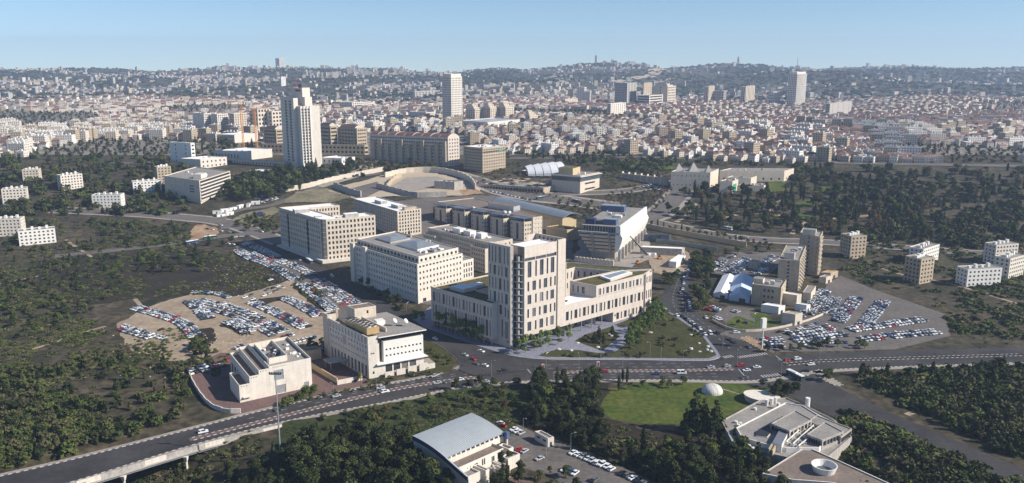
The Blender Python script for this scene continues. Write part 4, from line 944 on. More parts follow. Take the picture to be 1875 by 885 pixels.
    q = Bld('shed', 'small dark flat roofed shed against the corner office yard', (*add(B,(-14,R),(d*1.0,Lf)),0), 'shed'); c = q.o
    q.body([add(c,(0,R)), add(c,(9,R)), add(c,(9,R),(7,Lf)), add(c,(7,Lf))], 0, 5.5, 'stone_tan', {}, 'roof_brown', 0.4); q.done()
corner_office()
# D: white stepped box
def stepped_box():
    B, C, A = P(440,738)[:2], P(572,708)[:2], P(405.5,691)[:2]; w = math.dist(B,C); d = math.dist(A,B)
    R = ((C[0]-B[0])/w,(C[1]-B[1])/w); Lf = ((A[0]-B[0])/d,(A[1]-B[1])/d); h = tz(C[1],655.5)
    b = Bld('warehouse', 'windowless white stone box building with stepped roof beside the bridge road', (*B, 0.0))
    wm = 'stone_white'; st = [(0.0,0.14,h*0.58),(0.14,0.27,h*0.80),(0.27,0.41,h*0.94),(0.41,1.0,h)]
    for i, (a0, a1, z) in enumerate(st):
        e0 = 0.0 if i else 0.05; q = [add(B,(a0*w+(0.03 if i else 0),R)), add(B,(a1*w,R)), add(B,(a1*w,R),(d*(1.0 if i else 0.5),Lf)), add(B,(a0*w+(0.03 if i else 0),R),(d*(1.0 if i else 0.5),Lf))]
        L_ = (a1-a0)*w; n = 3
        op = [(L_*0.15+k*L_*0.25, L_*0.15+k*L_*0.25+0.55, z-1.25, z-0.7) for k in range(n)] if i < 3 else [(2+k*0.95, 2.5+k*0.95, z-1.25, z-0.8) for k in range(8)]
        if i == 3: op += [(L_*0.10, L_*0.10+5.2, h*0.48, h*0.82), (L_*0.12, L_*0.12+5.6, 0.3, h*0.30), (L_*0.80, L_*0.80+2.6, 0.4, 3.4)]
        fa = {0: op}
        if i == 1: fa[3] = [(2+k*6, 6+k*6, 0.6, h*0.52) for k in range(6) if 6+k*6 < d*0.5]
        b.body(q, 0, z-1.6, wm, fa, 'roof_brown' if i < 3 else 'roof_grey', 1.6, 0.3, ind=True, glass='dark' if i == 1 else 'metal', skirt=0.5, mull=0)
    well = sub((None,0,0,w,d,R,Lf) if 0 else ([B],0,h,w,d,R,Lf), 0.46, 0.72, 0.18, 0.86)
    for p0, p1 in ((well[0],well[1]),(well[1],well[2]),(well[2],well[3]),(well[3],well[0])):
        m = MB(); L_ = math.dist(p0,p1); dd = ((p1[0]-p0[0])/L_,(p1[1]-p0[1])/L_); m.obox(b.L(((p0[0]+p1[0])/2,(p0[1]+p1[1])/2)), dd, L_-0.5, 0.45, h-1.6, h+1.6, wm); m.build('screen_wall', b.root)
    clutter(b, well, h-1.6, 16, 21, ('white_paint','metal','metal_dark'), (1.0,2.2), (0.8,2.0)); clutter(b, sub(([B],0,h,w,d,R,Lf),0.78,0.98,0.1,0.95), h-1.6, 8, 22, ('white_paint','metal'), (0.8,1.8), (0.5,1.2))
    m = MB(); m.obox(b.L(add(B,(3.6,R),(-0.8,Lf))), R, 4.2, 1.6, 2.6, 2.9, wm, bottom=True); m.build('door_canopy', b.root)
    b.done()
    # curved yard wall to the left
    r = empty('boundary_wall', (*P(380,745)[:2],0), 'low curved pale wall round the shaded yard of the windowless box', 'wall')
    l = resample(pxline([(347,688),(352,700),(365,722),(382,742),(402,753),(425,757),(455,756)]), 5.0); o = P(380,745)
    for i in range(len(l)-1):
        m = MB(); a_, c_ = l[i], l[i+1]; L_ = math.dist(a_,c_); m.obox(((a_[0]+c_[0])/2-o[0],(a_[1]+c_[1])/2-o[1]), ((c_[0]-a_[0])/L_,(c_[1]-a_[1])/L_), L_, 0.5, -1, 2.2+0.25*(i%2), 'stone_white'); m.build('wall_panel', r)
stepped_box()

# ------------------------------------------------------------------ foreground: sports hall, kiosk, museum, dome
def sports_hall():
    zr = 12.0
    Lc, Tc, Rc, Bc = PZ(757,797.5,zr+3.0), PZ(861,757,zr+3.0), PZ(921,794,zr), PZ(818.6,836.5,zr)
    w = math.dist(Lc,Tc); X = ((Tc[0]-Lc[0])/w,(Tc[1]-Lc[1])/w); Y = ((Bc[0]-Lc[0]),(Bc[1]-Lc[1])); d = math.hypot(*Y); Y = (Y[0]/d,Y[1]/d)
    b = Bld('sports_hall', 'white hall with curved ribbed grey metal roof and navy gable edge', (*Lc, 0.0), 'hall')
    L = b.L; D2 = d+math.dist(PZ(853,867,8), PZ(818.6,836.5,8))*0.9
    def zc(t): return 15.2-3.4*t**2-0.2 if t <= 1 else 11.6-(t-1)*7
    N = 12; ts = [i/N for i in range(N+1)]
    m = MB()
    for i in range(N):
        t0, t1 = ts[i], ts[i+1]
        for p, q in ((0,1),):
            m.face([(*L(add(Lc,(-0.6,X),(t0*d,Y))),zc(t0)), (*L(add(Lc,(-0.6,X),(t1*d,Y))),zc(t1)), (*L(add(Lc,(w+0.6,X),(t1*d,Y))),zc(t1)), (*L(add(Lc,(w+0.6,X),(t0*d,Y))),zc(t0))], 'roof_metal')
    rf = m.build('curved_roof', b.root)
    ns = 34
    for k in range(ns):      # standing seams
        s = MB(); x = -0.5+(w+1.0)*k/(ns-1)
        for i in range(0, N, 2):
            t0, t1 = ts[i], ts[i+2]; P0, P1 = L(add(Lc,(x,X),(t0*d,Y))), L(add(Lc,(x,X),(t1*d,Y))); P2, P3 = L(add(Lc,(x+0.16,X),(t1*d,Y))), L(add(Lc,(x+0.16,X),(t0*d,Y)))
            s.face([(*P0,zc(t0)+0.10),(*P1,zc(t1)+0.10),(*P2,zc(t1)+0.10),(*P3,zc(t0)+0.10)], 'roof_metal'); s.face([(*P3,zc(t0)),(*P3,zc(t0)+0.10),(*P2,zc(t1)+0.10),(*P2,zc(t1))][::-1], 'roof_metal'); s.face([(*P0,zc(t0)),(*P0,zc(t0)+0.10),(*P1,zc(t1)+0.10),(*P1,zc(t1))], 'roof_metal')
        s.build('seam', rf)
    # gable walls (left is in view) with navy fascia
    for x, flip in ((0.0,False),(w,True)):
        tt = ts+[1.0+0.2*k for k in range(1,6)] if not flip else ts
        tt = [t for t in tt if t*d <= D2+1]
        g = MB(); fa = MB()
        for i in range(len(tt)-1):
            t0, t1 = tt[i], tt[i+1]; p0, p1 = L(add(Lc,(x,X),(t0*d,Y))), L(add(Lc,(x,X),(t1*d,Y)))
            f = [(*p0,-1),(*p1,-1),(*p1,zc(t1)-1.6),(*p0,zc(t0)-1.6)]; g.face(f, 'stone_grey')
            sgn = -0.7 if not flip else 0.7
            o0, o1 = L(add(Lc,(x+sgn,X),(t0*d,Y))), L(add(Lc,(x+sgn,X),(t1*d,Y)))
            fa.face([(*o0,zc(t0)-1.9),(*o1,zc(t1)-1.9),(*o1,zc(t1)+0.05),(*o0,zc(t0)+0.05)], 'navy'); fa.face([(*p0,zc(t0)-1.6),(*p1,zc(t1)-1.6),(*o1,zc(t1)-1.9),(*o0,zc(t0)-1.9)], 'navy')
            if t0 >= 1: fa.face([(*o0,zc(t0)+0.05),(*o1,zc(t1)+0.05),(*p1,zc(t1)+0.05),(*p0,zc(t0)+0.05)], 'roof_metal')
        g.build('gable_wall', b.root); fa.build('fascia', b.root)
    m = MB(); m.obox(L(add(Lc,(w/2,X),(0.2,Y))), X, w, 0.5, -1, 14.6, 'stone_white'); m.build('back_wall', b.root)
    wall(b.w, L(add(Lc,(0,X),(d-0.5,Y))), L(add(Lc,(w,X),(d-0.5,Y))), 7.5, 11.6, 'stone_white', [(k*w/12+0.4, (k+1)*w/12-0.4, 10.2, 11.2) for k in range(12)], 0.3, b.root)
    # terrace roof and stepped white front
    b.r.face([(*L(p),8.0) for p in (add(Lc,(0.5,X),(d-0.5,Y)), add(Lc,(w*0.78,X),(d-0.5,Y)), add(Lc,(w*0.78,X),(d+6,Y)), add(Lc,(0.5,X),(d+6,Y)))], 'roof_brown')
    fr = [(0.0,0.32,6.0),(0.32,0.60,6.0),(0.60,0.80,6.6)]
    front = w*0.8
    wall(b.w, L(add(Lc,(0.5,X),(d+6,Y))), L(add(Lc,(w*0.80,X),(d+6,Y))), -1, 9.0, 'stone_white', [(w*0.14,w*0.14+0.7,6.3,7.1),(w*0.19,w*0.19+0.7,6.3,7.1),(w*0.40,w*0.40+0.8,5.0,8.0),(w*0.435,w*0.435+0.8,5.0,8.0),(w*0.57,w*0.57+1.8,4.6,7.2),(w*0.68,w*0.68+2.2,4.6,7.8),(w*0.27,w*0.27+2,5,7.4)], 0.5, b.root)
    wall(b.w, L(add(Lc,(w*0.80,X),(d+6,Y))), L(add(Lc,(w*0.80,X),(d-0.5,Y))), -1, 9.0, 'stone_white')
    for (x0,x1,y1,z) in ((0.02,0.22,11.5,6.8),(0.27,0.33,13,7.0),(0.36,0.58,10,4.2),(0.60,0.64,12,5.0),(0.76,0.98,10,5.6),(0.90,0.99,6,7.2)):
        q = [add(Lc,(x0*w,X),(d+6.05,Y)), add(Lc,(x1*w,X),(d+6.05,Y)), add(Lc,(x1*w,X),(d+y1,Y)), add(Lc,(x0*w,X),(d+y1,Y))] if y1 > 6.1 else [add(Lc,(x0*w,X),(d,Y)), add(Lc,(x1*w,X),(d,Y)), add(Lc,(x1*w,X),(d+y1,Y)), add(Lc,(x0*w,X),(d+y1,Y))]
        pq = ccw(q); e = {k: [(0.6+j*1.9,1.0+j*1.9,2.2,2.8) for j in range(3)] for k in (0,)} if x0 == 0.02 else {}
        b.body(pq, -1, z-0.8, 'stone_white', e, 'roof_grey', 0.8, 0.3)
    for k, (x, y) in enumerate(((0.47,11.5),(0.53,12.5),(0.64,12.5))):      # curved fin walls by the entrance
        m = MB(); m.obox(L(add(Lc,(x*w,X),(d+y,Y))), dr(-70+18*k), 4.2, 0.5, -0.5, 5.5, 'stone_white'); m.build('fin_wall', b.root)
    m = MB(); p = L(add(Lc,(w+0.6,X),(d+1.2,Y))); m.tube((*p,0), (*p,9.5), 0.5, 0.5, 'stone_white', 8); m.obox(p, X, 1.8, 1.8, 9.5, 12.6, 'blue_panel'); m.build('corner_pier', b.root)
    b.done()
    st = [add(Lc,(w*0.45,X),(d+13.5,Y)), add(Lc,(w*0.75,X),(d+13.5,Y)), add(Lc,(w*0.75,X),(d+26,Y)), add(Lc,(w*0.45,X),(d+26,Y))]
    drape('entrance_steps', st, 0.05, 'paving_red', world=True)
sports_hall()
def kiosk():
    Q = quad_px(1003, 819, 803, 979, 1014.5, 25, 128); b = office('kiosk', 'small white flat roofed kiosk in the car park', Q, 'stone_white', 0, 0, roof='roof_grey', par=0.5, skirt=0.3, cat='kiosk')
    poly, zb, h, w, d, R, Lf = Q
    m = MB(); m.obox(b.L(add(poly[0],(w*0.5,R),(-0.05,Lf))), R, 1.0, 0.12, 0, 2.2, 'metal_dark'); m.build('door', b.root)
    for k in (0.25,0.7):
        m = MB(); m.obox(b.L(add(poly[0],(-0.05,R),(d*k,Lf))), Lf, 2.0, 0.12, 2.0, 2.8, 'dark'); m.build('window', b.root)
    b.done()
kiosk()
def museum():
    base = P(1420, 840)
    b = Bld('museum', 'low angular museum of pale flat roofs with white pergolas beside the lawn', (base[0], base[1], 0.0))
    def T(*pts, z): return [PZ(u, v, z) for u, v in pts]
    z1 = 5.0
    o = T((1321,770),(1390,733),(1440,728),(1466,738),(1527,768),(1560,800),(1500,850),(1392,826),(1340,808), z=z1+0.6)
    b.body(o, 0, z1, 'concrete', {k: grid(60, 18, 1.6, [(1.8,3.6)], 1) for k in ()}, 'roof_grey', 0.6, 0.4, skirt=1)
    z2 = 7.2; o2 = T((1348,783),(1438,737),(1470,742),(1540,785),(1500,820),(1440,820),(1398,812),(1358,800), z=z2)
    b.body(o2, z1, z2-0.5, 'white_paint', {}, 'roof_grey', 0.5, 0.3)
    m = MB(); pit = T((1384,790),(1408,778),(1412,792),(1405,800),(1384,798), z=z2+0.05); m.prism([b.L(p) for p in ccw(pit)], z2-0.4, z2+0.1, 'white_paint', 'dark'); m.build('courtyard', b.root)
    for pts, z, zb_, rm in ((((1412,775),(1456,751),(1487,768),(1446,789)), 10.5, 4, 'roof_grey'), (((1477,795),(1510,772),(1545,790),(1506,806)), 10.0, 3, 'roof_grey'), (((1480,770),(1496,760),(1560,785),(1540,800)), 8.6, 3, 'roof_grey')):
        q = ccw(T(*pts, z=z)); L0 = math.dist(q[0],q[1]); n = len(q)
        b.body(q, zb_, z-0.4, 'concrete', {k: grid(math.dist(q[k],q[(k+1)%n]), 6, 2.2, [(z-3.4,z-1.0)], 0.6) for k in range(n)}, rm, 0.4, 0.5)
    # sloped rooflight box
    for (a, c, z) in (((1408,822),(1435,778),8.5),((1414,825),(1441,781),8.0)):
        A, C = PZ(*a,z), PZ(*c,z); l = math.dist(A,C); d = ((C[0]-A[0])/l,(C[1]-A[1])/l); m = MB(); m.obox(b.L(((A[0]+C[0])/2,(A[1]+C[1])/2)), d, l, 0.6, z-2.5, z, 'stone_tan'); m.build('parapet_beam', b.root)
    A, C = PZ(1423,812,9), PZ(1437,786,9); l = math.dist(A,C); d = ((C[0]-A[0])/l,(C[1]-A[1])/l); m = MB(); m.obox(b.L(((A[0]+C[0])/2,(A[1]+C[1])/2)), d, l, 4.0, 4, 9, 'white_paint', 'glass_blue'); m.build('rooflight', b.root)
    # white pergola frames
    for (a, c) in (((1440,808),(1480,772)),((1452,812),(1490,778)),((1462,816),(1500,786))):
        A, C = PZ(*a,8.2), PZ(*c,8.2); l = math.dist(A,C); d = ((C[0]-A[0])/l,(C[1]-A[1])/l)
        m = MB(); m.obox(b.L(((A[0]+C[0])/2,(A[1]+C[1])/2)), d, l, 0.35, 7.9, 8.3, 'white_paint', bottom=True); m.build('pergola_beam', b.root)
        for k in range(5):
            p = add(A,(l*(k+0.1)/4.3,d)); m = MB(); m.obox(b.L(p), d, 0.35, 0.35, 2, 7.9, 'white_paint'); m.build('pergola_post', b.root)
            m = MB(); m.obox(b.L(add(p,(1.3,(-d[1],d[0])))), (-d[1],d[0]), 5.0, 0.25, 7.6, 7.85, 'white_paint', bottom=True); m.build('pergola_slat', b.root)
    for (u, v) in ((1404,739),(1413,737),(1420,735),(1383,747),(1348,771),(1356,774),(1352,777),(1395,783),(1425,745),(1372,815),(1378,819)):
        p = b.L(PZ(u,v,z1+1)); m = MB(); m.prism([(p[0]+0.8*math.cos(t),p[1]+0.8*math.sin(t)) for t in [2*math.pi*k/10 for k in range(10)]], z1, z1+3.0 if v < 745 or u > 1420 else z1+1.0, 'white_paint'); m.build('roof_dome_light', b.root)
    p = b.L(PZ(1479,735,z2)); m = MB(); m.prism([(p[0]+1.2*math.cos(t),p[1]+1.2*math.sin(t)) for t in [2*math.pi*k/10 for k in range(10)]], 0, 9, 'white_paint'); m.build('chimney', b.root)
    b.done()
    q = [PZ(u,v,6.5) for u,v in ((1396,867),(1476,817),(1540,845),(1640,890),(1640,930),(1527,884),(1450,878))]; bs = q[0]
    c = Bld('gallery', 'brown roofed gallery with a white round skylight drum next to the museum', (*bs, 0.0)); c.body(q, 0, 6.0, 'concrete', {}, 'roof_brown', 0.5, 0.4, cap='white_paint', skirt=1)
    ctr = c.L(PZ(1509,857,7.5)); m = MB(); N = 24; r0, r1, r2 = 4.2, 5.2, 3.6
    def rg(r, z): return [(ctr[0]+r*math.cos(2*math.pi*i/N), ctr[1]+r*math.sin(2*math.pi*i/N), z) for i in range(N)]
    A, B_, C_, D_ = rg(r0,6.0), rg(r1,9.0), rg(r1-0.4,9.0), rg(r2,6.6)
    for i in range(N):
        j = (i+1)%N; m.face([A[i],A[j],B_[j],B_[i]],'white_paint'); m.face([B_[i],B_[j],C_[j],C_[i]],'white_paint'); m.face([C_[i],C_[j],D_[j],D_[i]],'white_paint')
    m.face(D_, 'glass_blue'); m.build('skylight_drum', c.root); c.done()
museum()
def lawn_art():
    c = P(1304,718); r = math.dist(P(1285.5,719)[:2], P(1323.5,719)[:2])/2; h = tz(c[1],702)*0.9
    o = empty('dome', (c[0],c[1],0), 'pale stone dome mound split by a groove on the lawn', 'sculpture')
    for s in (-1, 1):
        m = MB(); N = 16; K = 7
        def pt(i, k):
            a = math.pi*i/N-math.pi/2; f = k/K*math.pi/2; rr = r*math.cos(f)
            return (s*(0.12+rr*math.cos(a)), rr*math.sin(a), h*math.sin(f)**0.9)
        for i in range(N):
            for k in range(K):
                f = [pt(i,k), pt(i+1,k), pt(i+1,k+1), pt(i,k+1)]; m.face(f if s > 0 else f[::-1], 'rock')
        m.face([pt(0,k) for k in range(K+1)]+[pt(N,k) for k in range(K,-1,-1)], 'rock')
        x = m.build('dome_half', o)
        for p in x.data.polygons: p.use_smooth = True
    o.rotation_euler = (0,0,math.radians(20))
    c2 = P(1395,733); o = empty('stone_disc', (c2[0],c2[1],0), 'large tilted pale stone disc at the edge of the lawn', 'sculpture')
    m = MB(); R_ = 8.5; N = 28
    top = [(R_*math.cos(2*math.pi*i/N)*1.1, R_*math.sin(2*math.pi*i/N), 2.6+0.9*math.cos(2*math.pi*i/N+2.6)) for i in range(N)]
    for i in range(N):
        j = (i+1)%N; m.face([(top[i][0]*0.9,top[i][1]*0.9,0),(top[j][0]*0.9,top[j][1]*0.9,0),top[j],top[i]],'rock')
    m.face(top, 'stone_white'); m.build('disc', o)
    pth = pxline([(1324,713),(1345,719),(1366,727)]); ribbon('path', pth, 0.9, 0.10, 'paving')
lawn_art()
# ------------------------------------------------------------------ bridge at the lower left
def bridge():
    l = resample(smooth_line([P_ for P_ in (PZ(-150,946),PZ(100,887),PZ(347,814),PZ(440,791),PZ(535,768))]), 9.0); inn = offset_line(l, -0.4); out = offset_line(l, -7.5); o = l[len(l)//2]
    r = empty('bridge', (*o, 0), 'white concrete viaduct parapet and deck edge carrying the main road over the valley', 'bridge')
    def Lc(p): return (p[0]-o[0], p[1]-o[1])
    inner = offset_line(l, -5.4); outer = offset_line(l, -6.0)
    for i in range(len(l)-1):
        m = MB(); m.prism([Lc(inner[i]), Lc(outer[i]), Lc(outer[i+1]), Lc(inner[i+1])][::1], -0.9, 1.25, 'concrete' if i % 3 else 'stone_white', bottom=True); m.build('parapet_panel', r)
        m = MB(); e1 = offset_line(l,-6.5); m.prism(ccw([Lc(l[i]), Lc(l[i+1]), Lc(e1[i+1]), Lc(e1[i])]), -1.5, -0.92, 'stone_grey', bottom=True); m.build('deck_panel', r)
        m = MB(); e2 = offset_line(l,-5.6); e3 = offset_line(l,-3.8); m.prism(ccw([Lc(e3[i]), Lc(e3[i+1]), Lc(e2[i+1]), Lc(e2[i])]), -2.6, -1.52, 'metal', bottom=True); m.build('girder', r)
    for k in range(2, len(l)-1, 3):
        c = Lc(offset_line(l,-5.2)[k]); m = MB()
        m.loft([(c[0]-0.5,c[1]-0.6),(c[0]+0.5,c[1]-0.6),(c[0]+0.5,c[1]+0.6),(c[0]-0.5,c[1]+0.6)], [(c[0]-0.9,c[1]-1.6),(c[0]+0.9,c[1]-1.6),(c[0]+0.9,c[1]+1.6),(c[0]-0.9,c[1]+1.6)], -5, -2.4, 'stone_white'); m.tube((*c,-20),(*c,-5),0.55,0.55,'stone_white',8); m.build('pier', r)
bridge()
# ------------------------------------------------------------------ right: stone slabs, tents, sheds
def right_group():
    for i, (Q, lab) in enumerate(((quad3((1460,540), 477, (1426,475), (1476,450)), 'tan stone slab tower with a lift house, the shorter of the pair'), (quad3((1496,507), 434, (1465,426), (1507,424)), 'tan stone slab tower with flat roof, the taller of the pair'))):
        poly, zb, h, w, d, R, Lf = Q; n = 9; rows = floors(1, n, (h-2)/n, 1.0, 2.4)
        b = Bld('tower_block', lab, (*poly[0], zb), 'tower')
        opL = [(d*0.42,d*0.42+1.6,e,f) for e,f in rows]+([(d*0.85,d*0.85+0.9,e,f) for e,f in rows] if i else [])
        b.body(poly, 0, h-0.8, 'stone_tan', {0: grid(w, 16 if not i else 9, 1.5, rows, 0.8), 3: opL}, 'roof_grey', 0.8, 0.7, skirt=3)
        m = MB(); m.obox(b.L(add(poly[0],(-0.4,R),(d*0.49,Lf))), Lf, d*0.26, 0.9, 0, h-2, 'stone_tan')
        b.box('lift_house', add(poly[0],(w*0.16,R),(d*0.55,Lf)), R, 6, d*0.5, h-0.8, h+3.8, 'stone_cream', 'roof_grey')
        for k in range(n):
            for j in range(6):
                s = MB(); s.obox(b.L(add(poly[0],(w*(0.08+0.16*j),R),(-0.5,Lf))), R, 2.2, 1.0, rows[k][0]-1.0, rows[k][0]-0.1, 'stone_cream', bottom=True); s.build('balcony', b.root)
        clutter(b, poly, h-0.8, 7, 40+i); b.done()
    Q = quad3((1428,565), 527, (1377,520), (1440,512)); poly, zb, h, w, d, R, Lf = Q
    b = office('stone_building', 'three storey tan stone building between the marquee and the slab towers', Q, 'stone_tan', 0, 2, floors(1,3,(h-2)/3,1,2.6), 1.3, 'roof_grey', skirt=2, ind=True)
    for k in range(3):
        for (e,f) in floors(1,3,(h-2)/3,1,2.8):
            m = MB(); m.obox(b.L(add(poly[0],(-0.03,R),(d*(0.28+0.14*k),Lf))), Lf, 1.2, 0.1, e, f, 'dark'); m.build('window', b.root)
    b.box('stair_head', add(poly[0],(w*0.4,R),(d*0.85,Lf)), Lf, 7, 6, h-0.9, h+2.5, 'stone_cream', 'roof_grey'); clutter(b, poly, h-0.9, 5, 44); b.done()
    def small(name, lab, Q, wm, rm, cat='shed', **k):
        b = office(name, lab, Q, wm, 0, 0, roof=rm, par=0.3, cat=cat, skirt=1, **k); poly, zb, h, w, d, R, Lf = Q
        m = MB(); m.obox(b.L(add(poly[0],(w*0.5,R),(-0.05,Lf))), R, min(2.5,w*0.3), 0.12, 0.0, min(2.4,h*0.6), 'dark'); m.build('door', b.root); b.done()
    small('shed', 'low white flat roofed shed below the stone building', quad_px(1425, 576, 562, 1394, 1438, 33, 150), 'white_paint', 'roof_white')
    small('shed', 'long tan shed with grey roof beside the slab towers', quad_px(1484, 553, 537, 1470, 1494, 62, 150), 'stone_cream', 'roof_grey')
    small('annex_building', 'two storey cream annex at the foot of the shorter slab tower', quad_px(1458, 562, 541, 1428, 1468, 40, 145), 'stone_cream', 'white_paint', 'building')
    small('shed', 'white canopy roofed hut by the crowded car park', quad_px(1476, 572, 559, 1456, 1484, 33, 145), 'white_paint', 'roof_white')
    small('gate_house', 'cream gate house on the parking wall', quad_px(1455, 597, 576, 1432, 1470, 33, 150), 'stone_cream', 'stone_tan', 'hut')
    small('shed', 'small cream hut in the middle of the tree lined car park', quad_px(1386, 494, 480, 1370, 1393, 50, 145), 'stone_cream', 'roof_grey')
    small('parking_canopy', 'dark slatted canopy beside the marquee tents', quad_px(1322, 510, 503, 1299, 1330, 20, 160), 'dark', 'concrete', 'canopy')
    small('low_building', 'pale flat roofed site building beside the crane yard', quad_px(1248, 470, 456, 1172, 1254, 60, 168), 'concrete', 'roof_white', 'building')
    small('site_cabin', 'white container cabin in the crane yard', quad_px(1199, 472, 464, 1183, 1202, 40, 170), 'white_paint', 'white_paint', 'cabin')
    small('low_building', 'long white roofed strip building at the edge of the crane yard', quad_px(1238, 492, 480, 1225, 1256, 62, 150), 'white_paint', 'roof_white', 'building')
    for k in range(3):
        small('water_tank', 'dark blue sided tank block beside the inverted concrete office', quad_px(1193+k*16, 443+k*1.0, 430, 1178+k*16, 1196+k*16, 40, 172), 'solar', 'metal', 'tank', group='blue tanks')
    small('low_building', 'small cream block with roof terrace below the garden slope', quad_px(1512, 520, 508, 1500, 1524, 40, 150), 'stone_cream', 'roof_grey', 'building')
    small('low_building', 'tan low block with orange awning next to the taller slab tower', quad_px(1520, 512, 500, 1502, 1535, 40, 165), 'stone_tan', 'tan_metal', 'building')
    # marquee tents
    for (B_, A_, C_, e, r_, mm, lab) in (((1332,548),(1306,543),(1345,520),2.6,4.8,'canvas','white gabled marquee tent with open end'), ((1372,556),(1334,550),(1378,524),3.4,6.4,'canvas_blue','larger pale blue gabled marquee tent beside the stone building')):
        B2, A2, C2 = P(*B_)[:2], P(*A_)[:2], P(*C_)[:2]; R = (C2[0]-B2[0],C2[1]-B2[1]); l = math.hypot(*R); R = (R[0]/l,R[1]/l); l *= 1.25
        Y = (A2[0]-B2[0],A2[1]-B2[1]); w = math.hypot(*Y); Y = (Y[0]/w,Y[1]/w); t = empty('marquee_tent', (*B2,0), lab, 'tent')
        m = MB(); n = 6
        for k in range(n):
            a0, a1 = k*l/n, (k+1)*l/n
            for f, g in ((0,0.5),(1,0.5)):
                q = [(*add((0,0),(a0,R),(f*w,Y)),e),(*add((0,0),(a1,R),(f*w,Y)),e),(*add((0,0),(a1,R),(g*w,Y)),r_),(*add((0,0),(a0,R),(g*w,Y)),r_)]; m.face(q if f == 0 else q[::-1], mm)
        m.build('canopy', t); m = MB()
        for f in (0,1): m.obox(add((0,0),(l/2,R),(f*w,Y)), R, l, 0.15, 0, e, mm)
        m.build('side_wall', t); m = MB(); m.face([(*add((0,0),(0.1,R),(w,Y)),0),(*add((0,0),(0.1,R)),0),(*add((0,0),(0.1,R)),e),(*add((0,0),(0.1,R),(0.5*w,Y)),r_),(*add((0,0),(0.1,R),(w,Y)),e)], mm); m.build('end_wall', t)
        m = MB(); m.obox(add((0,0),(0.0,R),(w*0.35,Y)), Y, w*0.3, 0.1, 0, e*0.8, 'dark'); m.build('doorway', t)
    # lawn, fence and wall at the crossing
    drape('lawn', [(1330,590),(1348,578),(1385,590),(1372,575),(1398,572),(1412,585),(1435,597),(1420,602),(1380,606),(1345,603)], 0.06, 'lawn')
    drape('forecourt', [(1310,575),(1335,560),(1380,565),(1395,580),(1380,592),(1345,585),(1330,592)], 0.045, 'asphalt_old')
    l = resample(pxline([(1304,588),(1318,596),(1340,605),(1365,608),(1400,606),(1440,599),(1480,588),(1507,577),(1530,568)]), 6.0); o = l[0]
    r = empty('boundary_wall', (*o,0), 'long low pale wall with railing curving along the crossing', 'wall')
    for i in range(len(l)-1):
        a, c = l[i], l[i+1]; d = math.dist(a,c); dd = ((c[0]-a[0])/d,(c[1]-a[1])/d); m = MB(); m.obox(((a[0]+c[0])/2-o[0],(a[1]+c[1])/2-o[1]), dd, d, 0.4, 0, 1.5, 'stone_cream'); m.build('wall_panel', r)
        if i < 22:
            m = MB(); cc = ((a[0]+c[0])/2-o[0],(a[1]+c[1])/2-o[1]); m.obox(cc, dd, d, 0.06, 3.3, 3.4, 'metal_dark'); m.obox(cc, dd, d, 0.06, 2.4, 2.5, 'metal_dark')
            for k in range(4): m.obox(add(cc,((k-1.5)*d/4,dd)), dd, 0.08, 0.08, 1.5, 3.4, 'metal_dark')
            m.build('railing', r)
    # retaining wall along the upper road
    for lab, pts, hh in (('tall beige retaining wall below the upper road', [(1180,418),(1230,428),(1300,441),(1375,455)], 5.0), ('grey green site hoarding round the crane yard', [(1178,441),(1230,447),(1262,452),(1325,462)], 3.5)):
        l = resample(pxline(pts), 9.0); o = l[0]; zb = Hn(*o); r = empty('retaining_wall' if hh > 4 else 'hoarding', (*o,zb), lab, 'wall')
        for i in range(len(l)-1):
            a, c = l[i], l[i+1]; d = math.dist(a,c); m = MB(); m.obox(((a[0]+c[0])/2-o[0],(a[1]+c[1])/2-o[1]), ((c[0]-a[0])/d,(c[1]-a[1])/d), d-0.05, 0.5, -3, hh+Hn(*a)-zb, 'stone_yellow' if hh > 4 else 'roof_metal_blue'); m.build('wall_panel', r)
right_group()

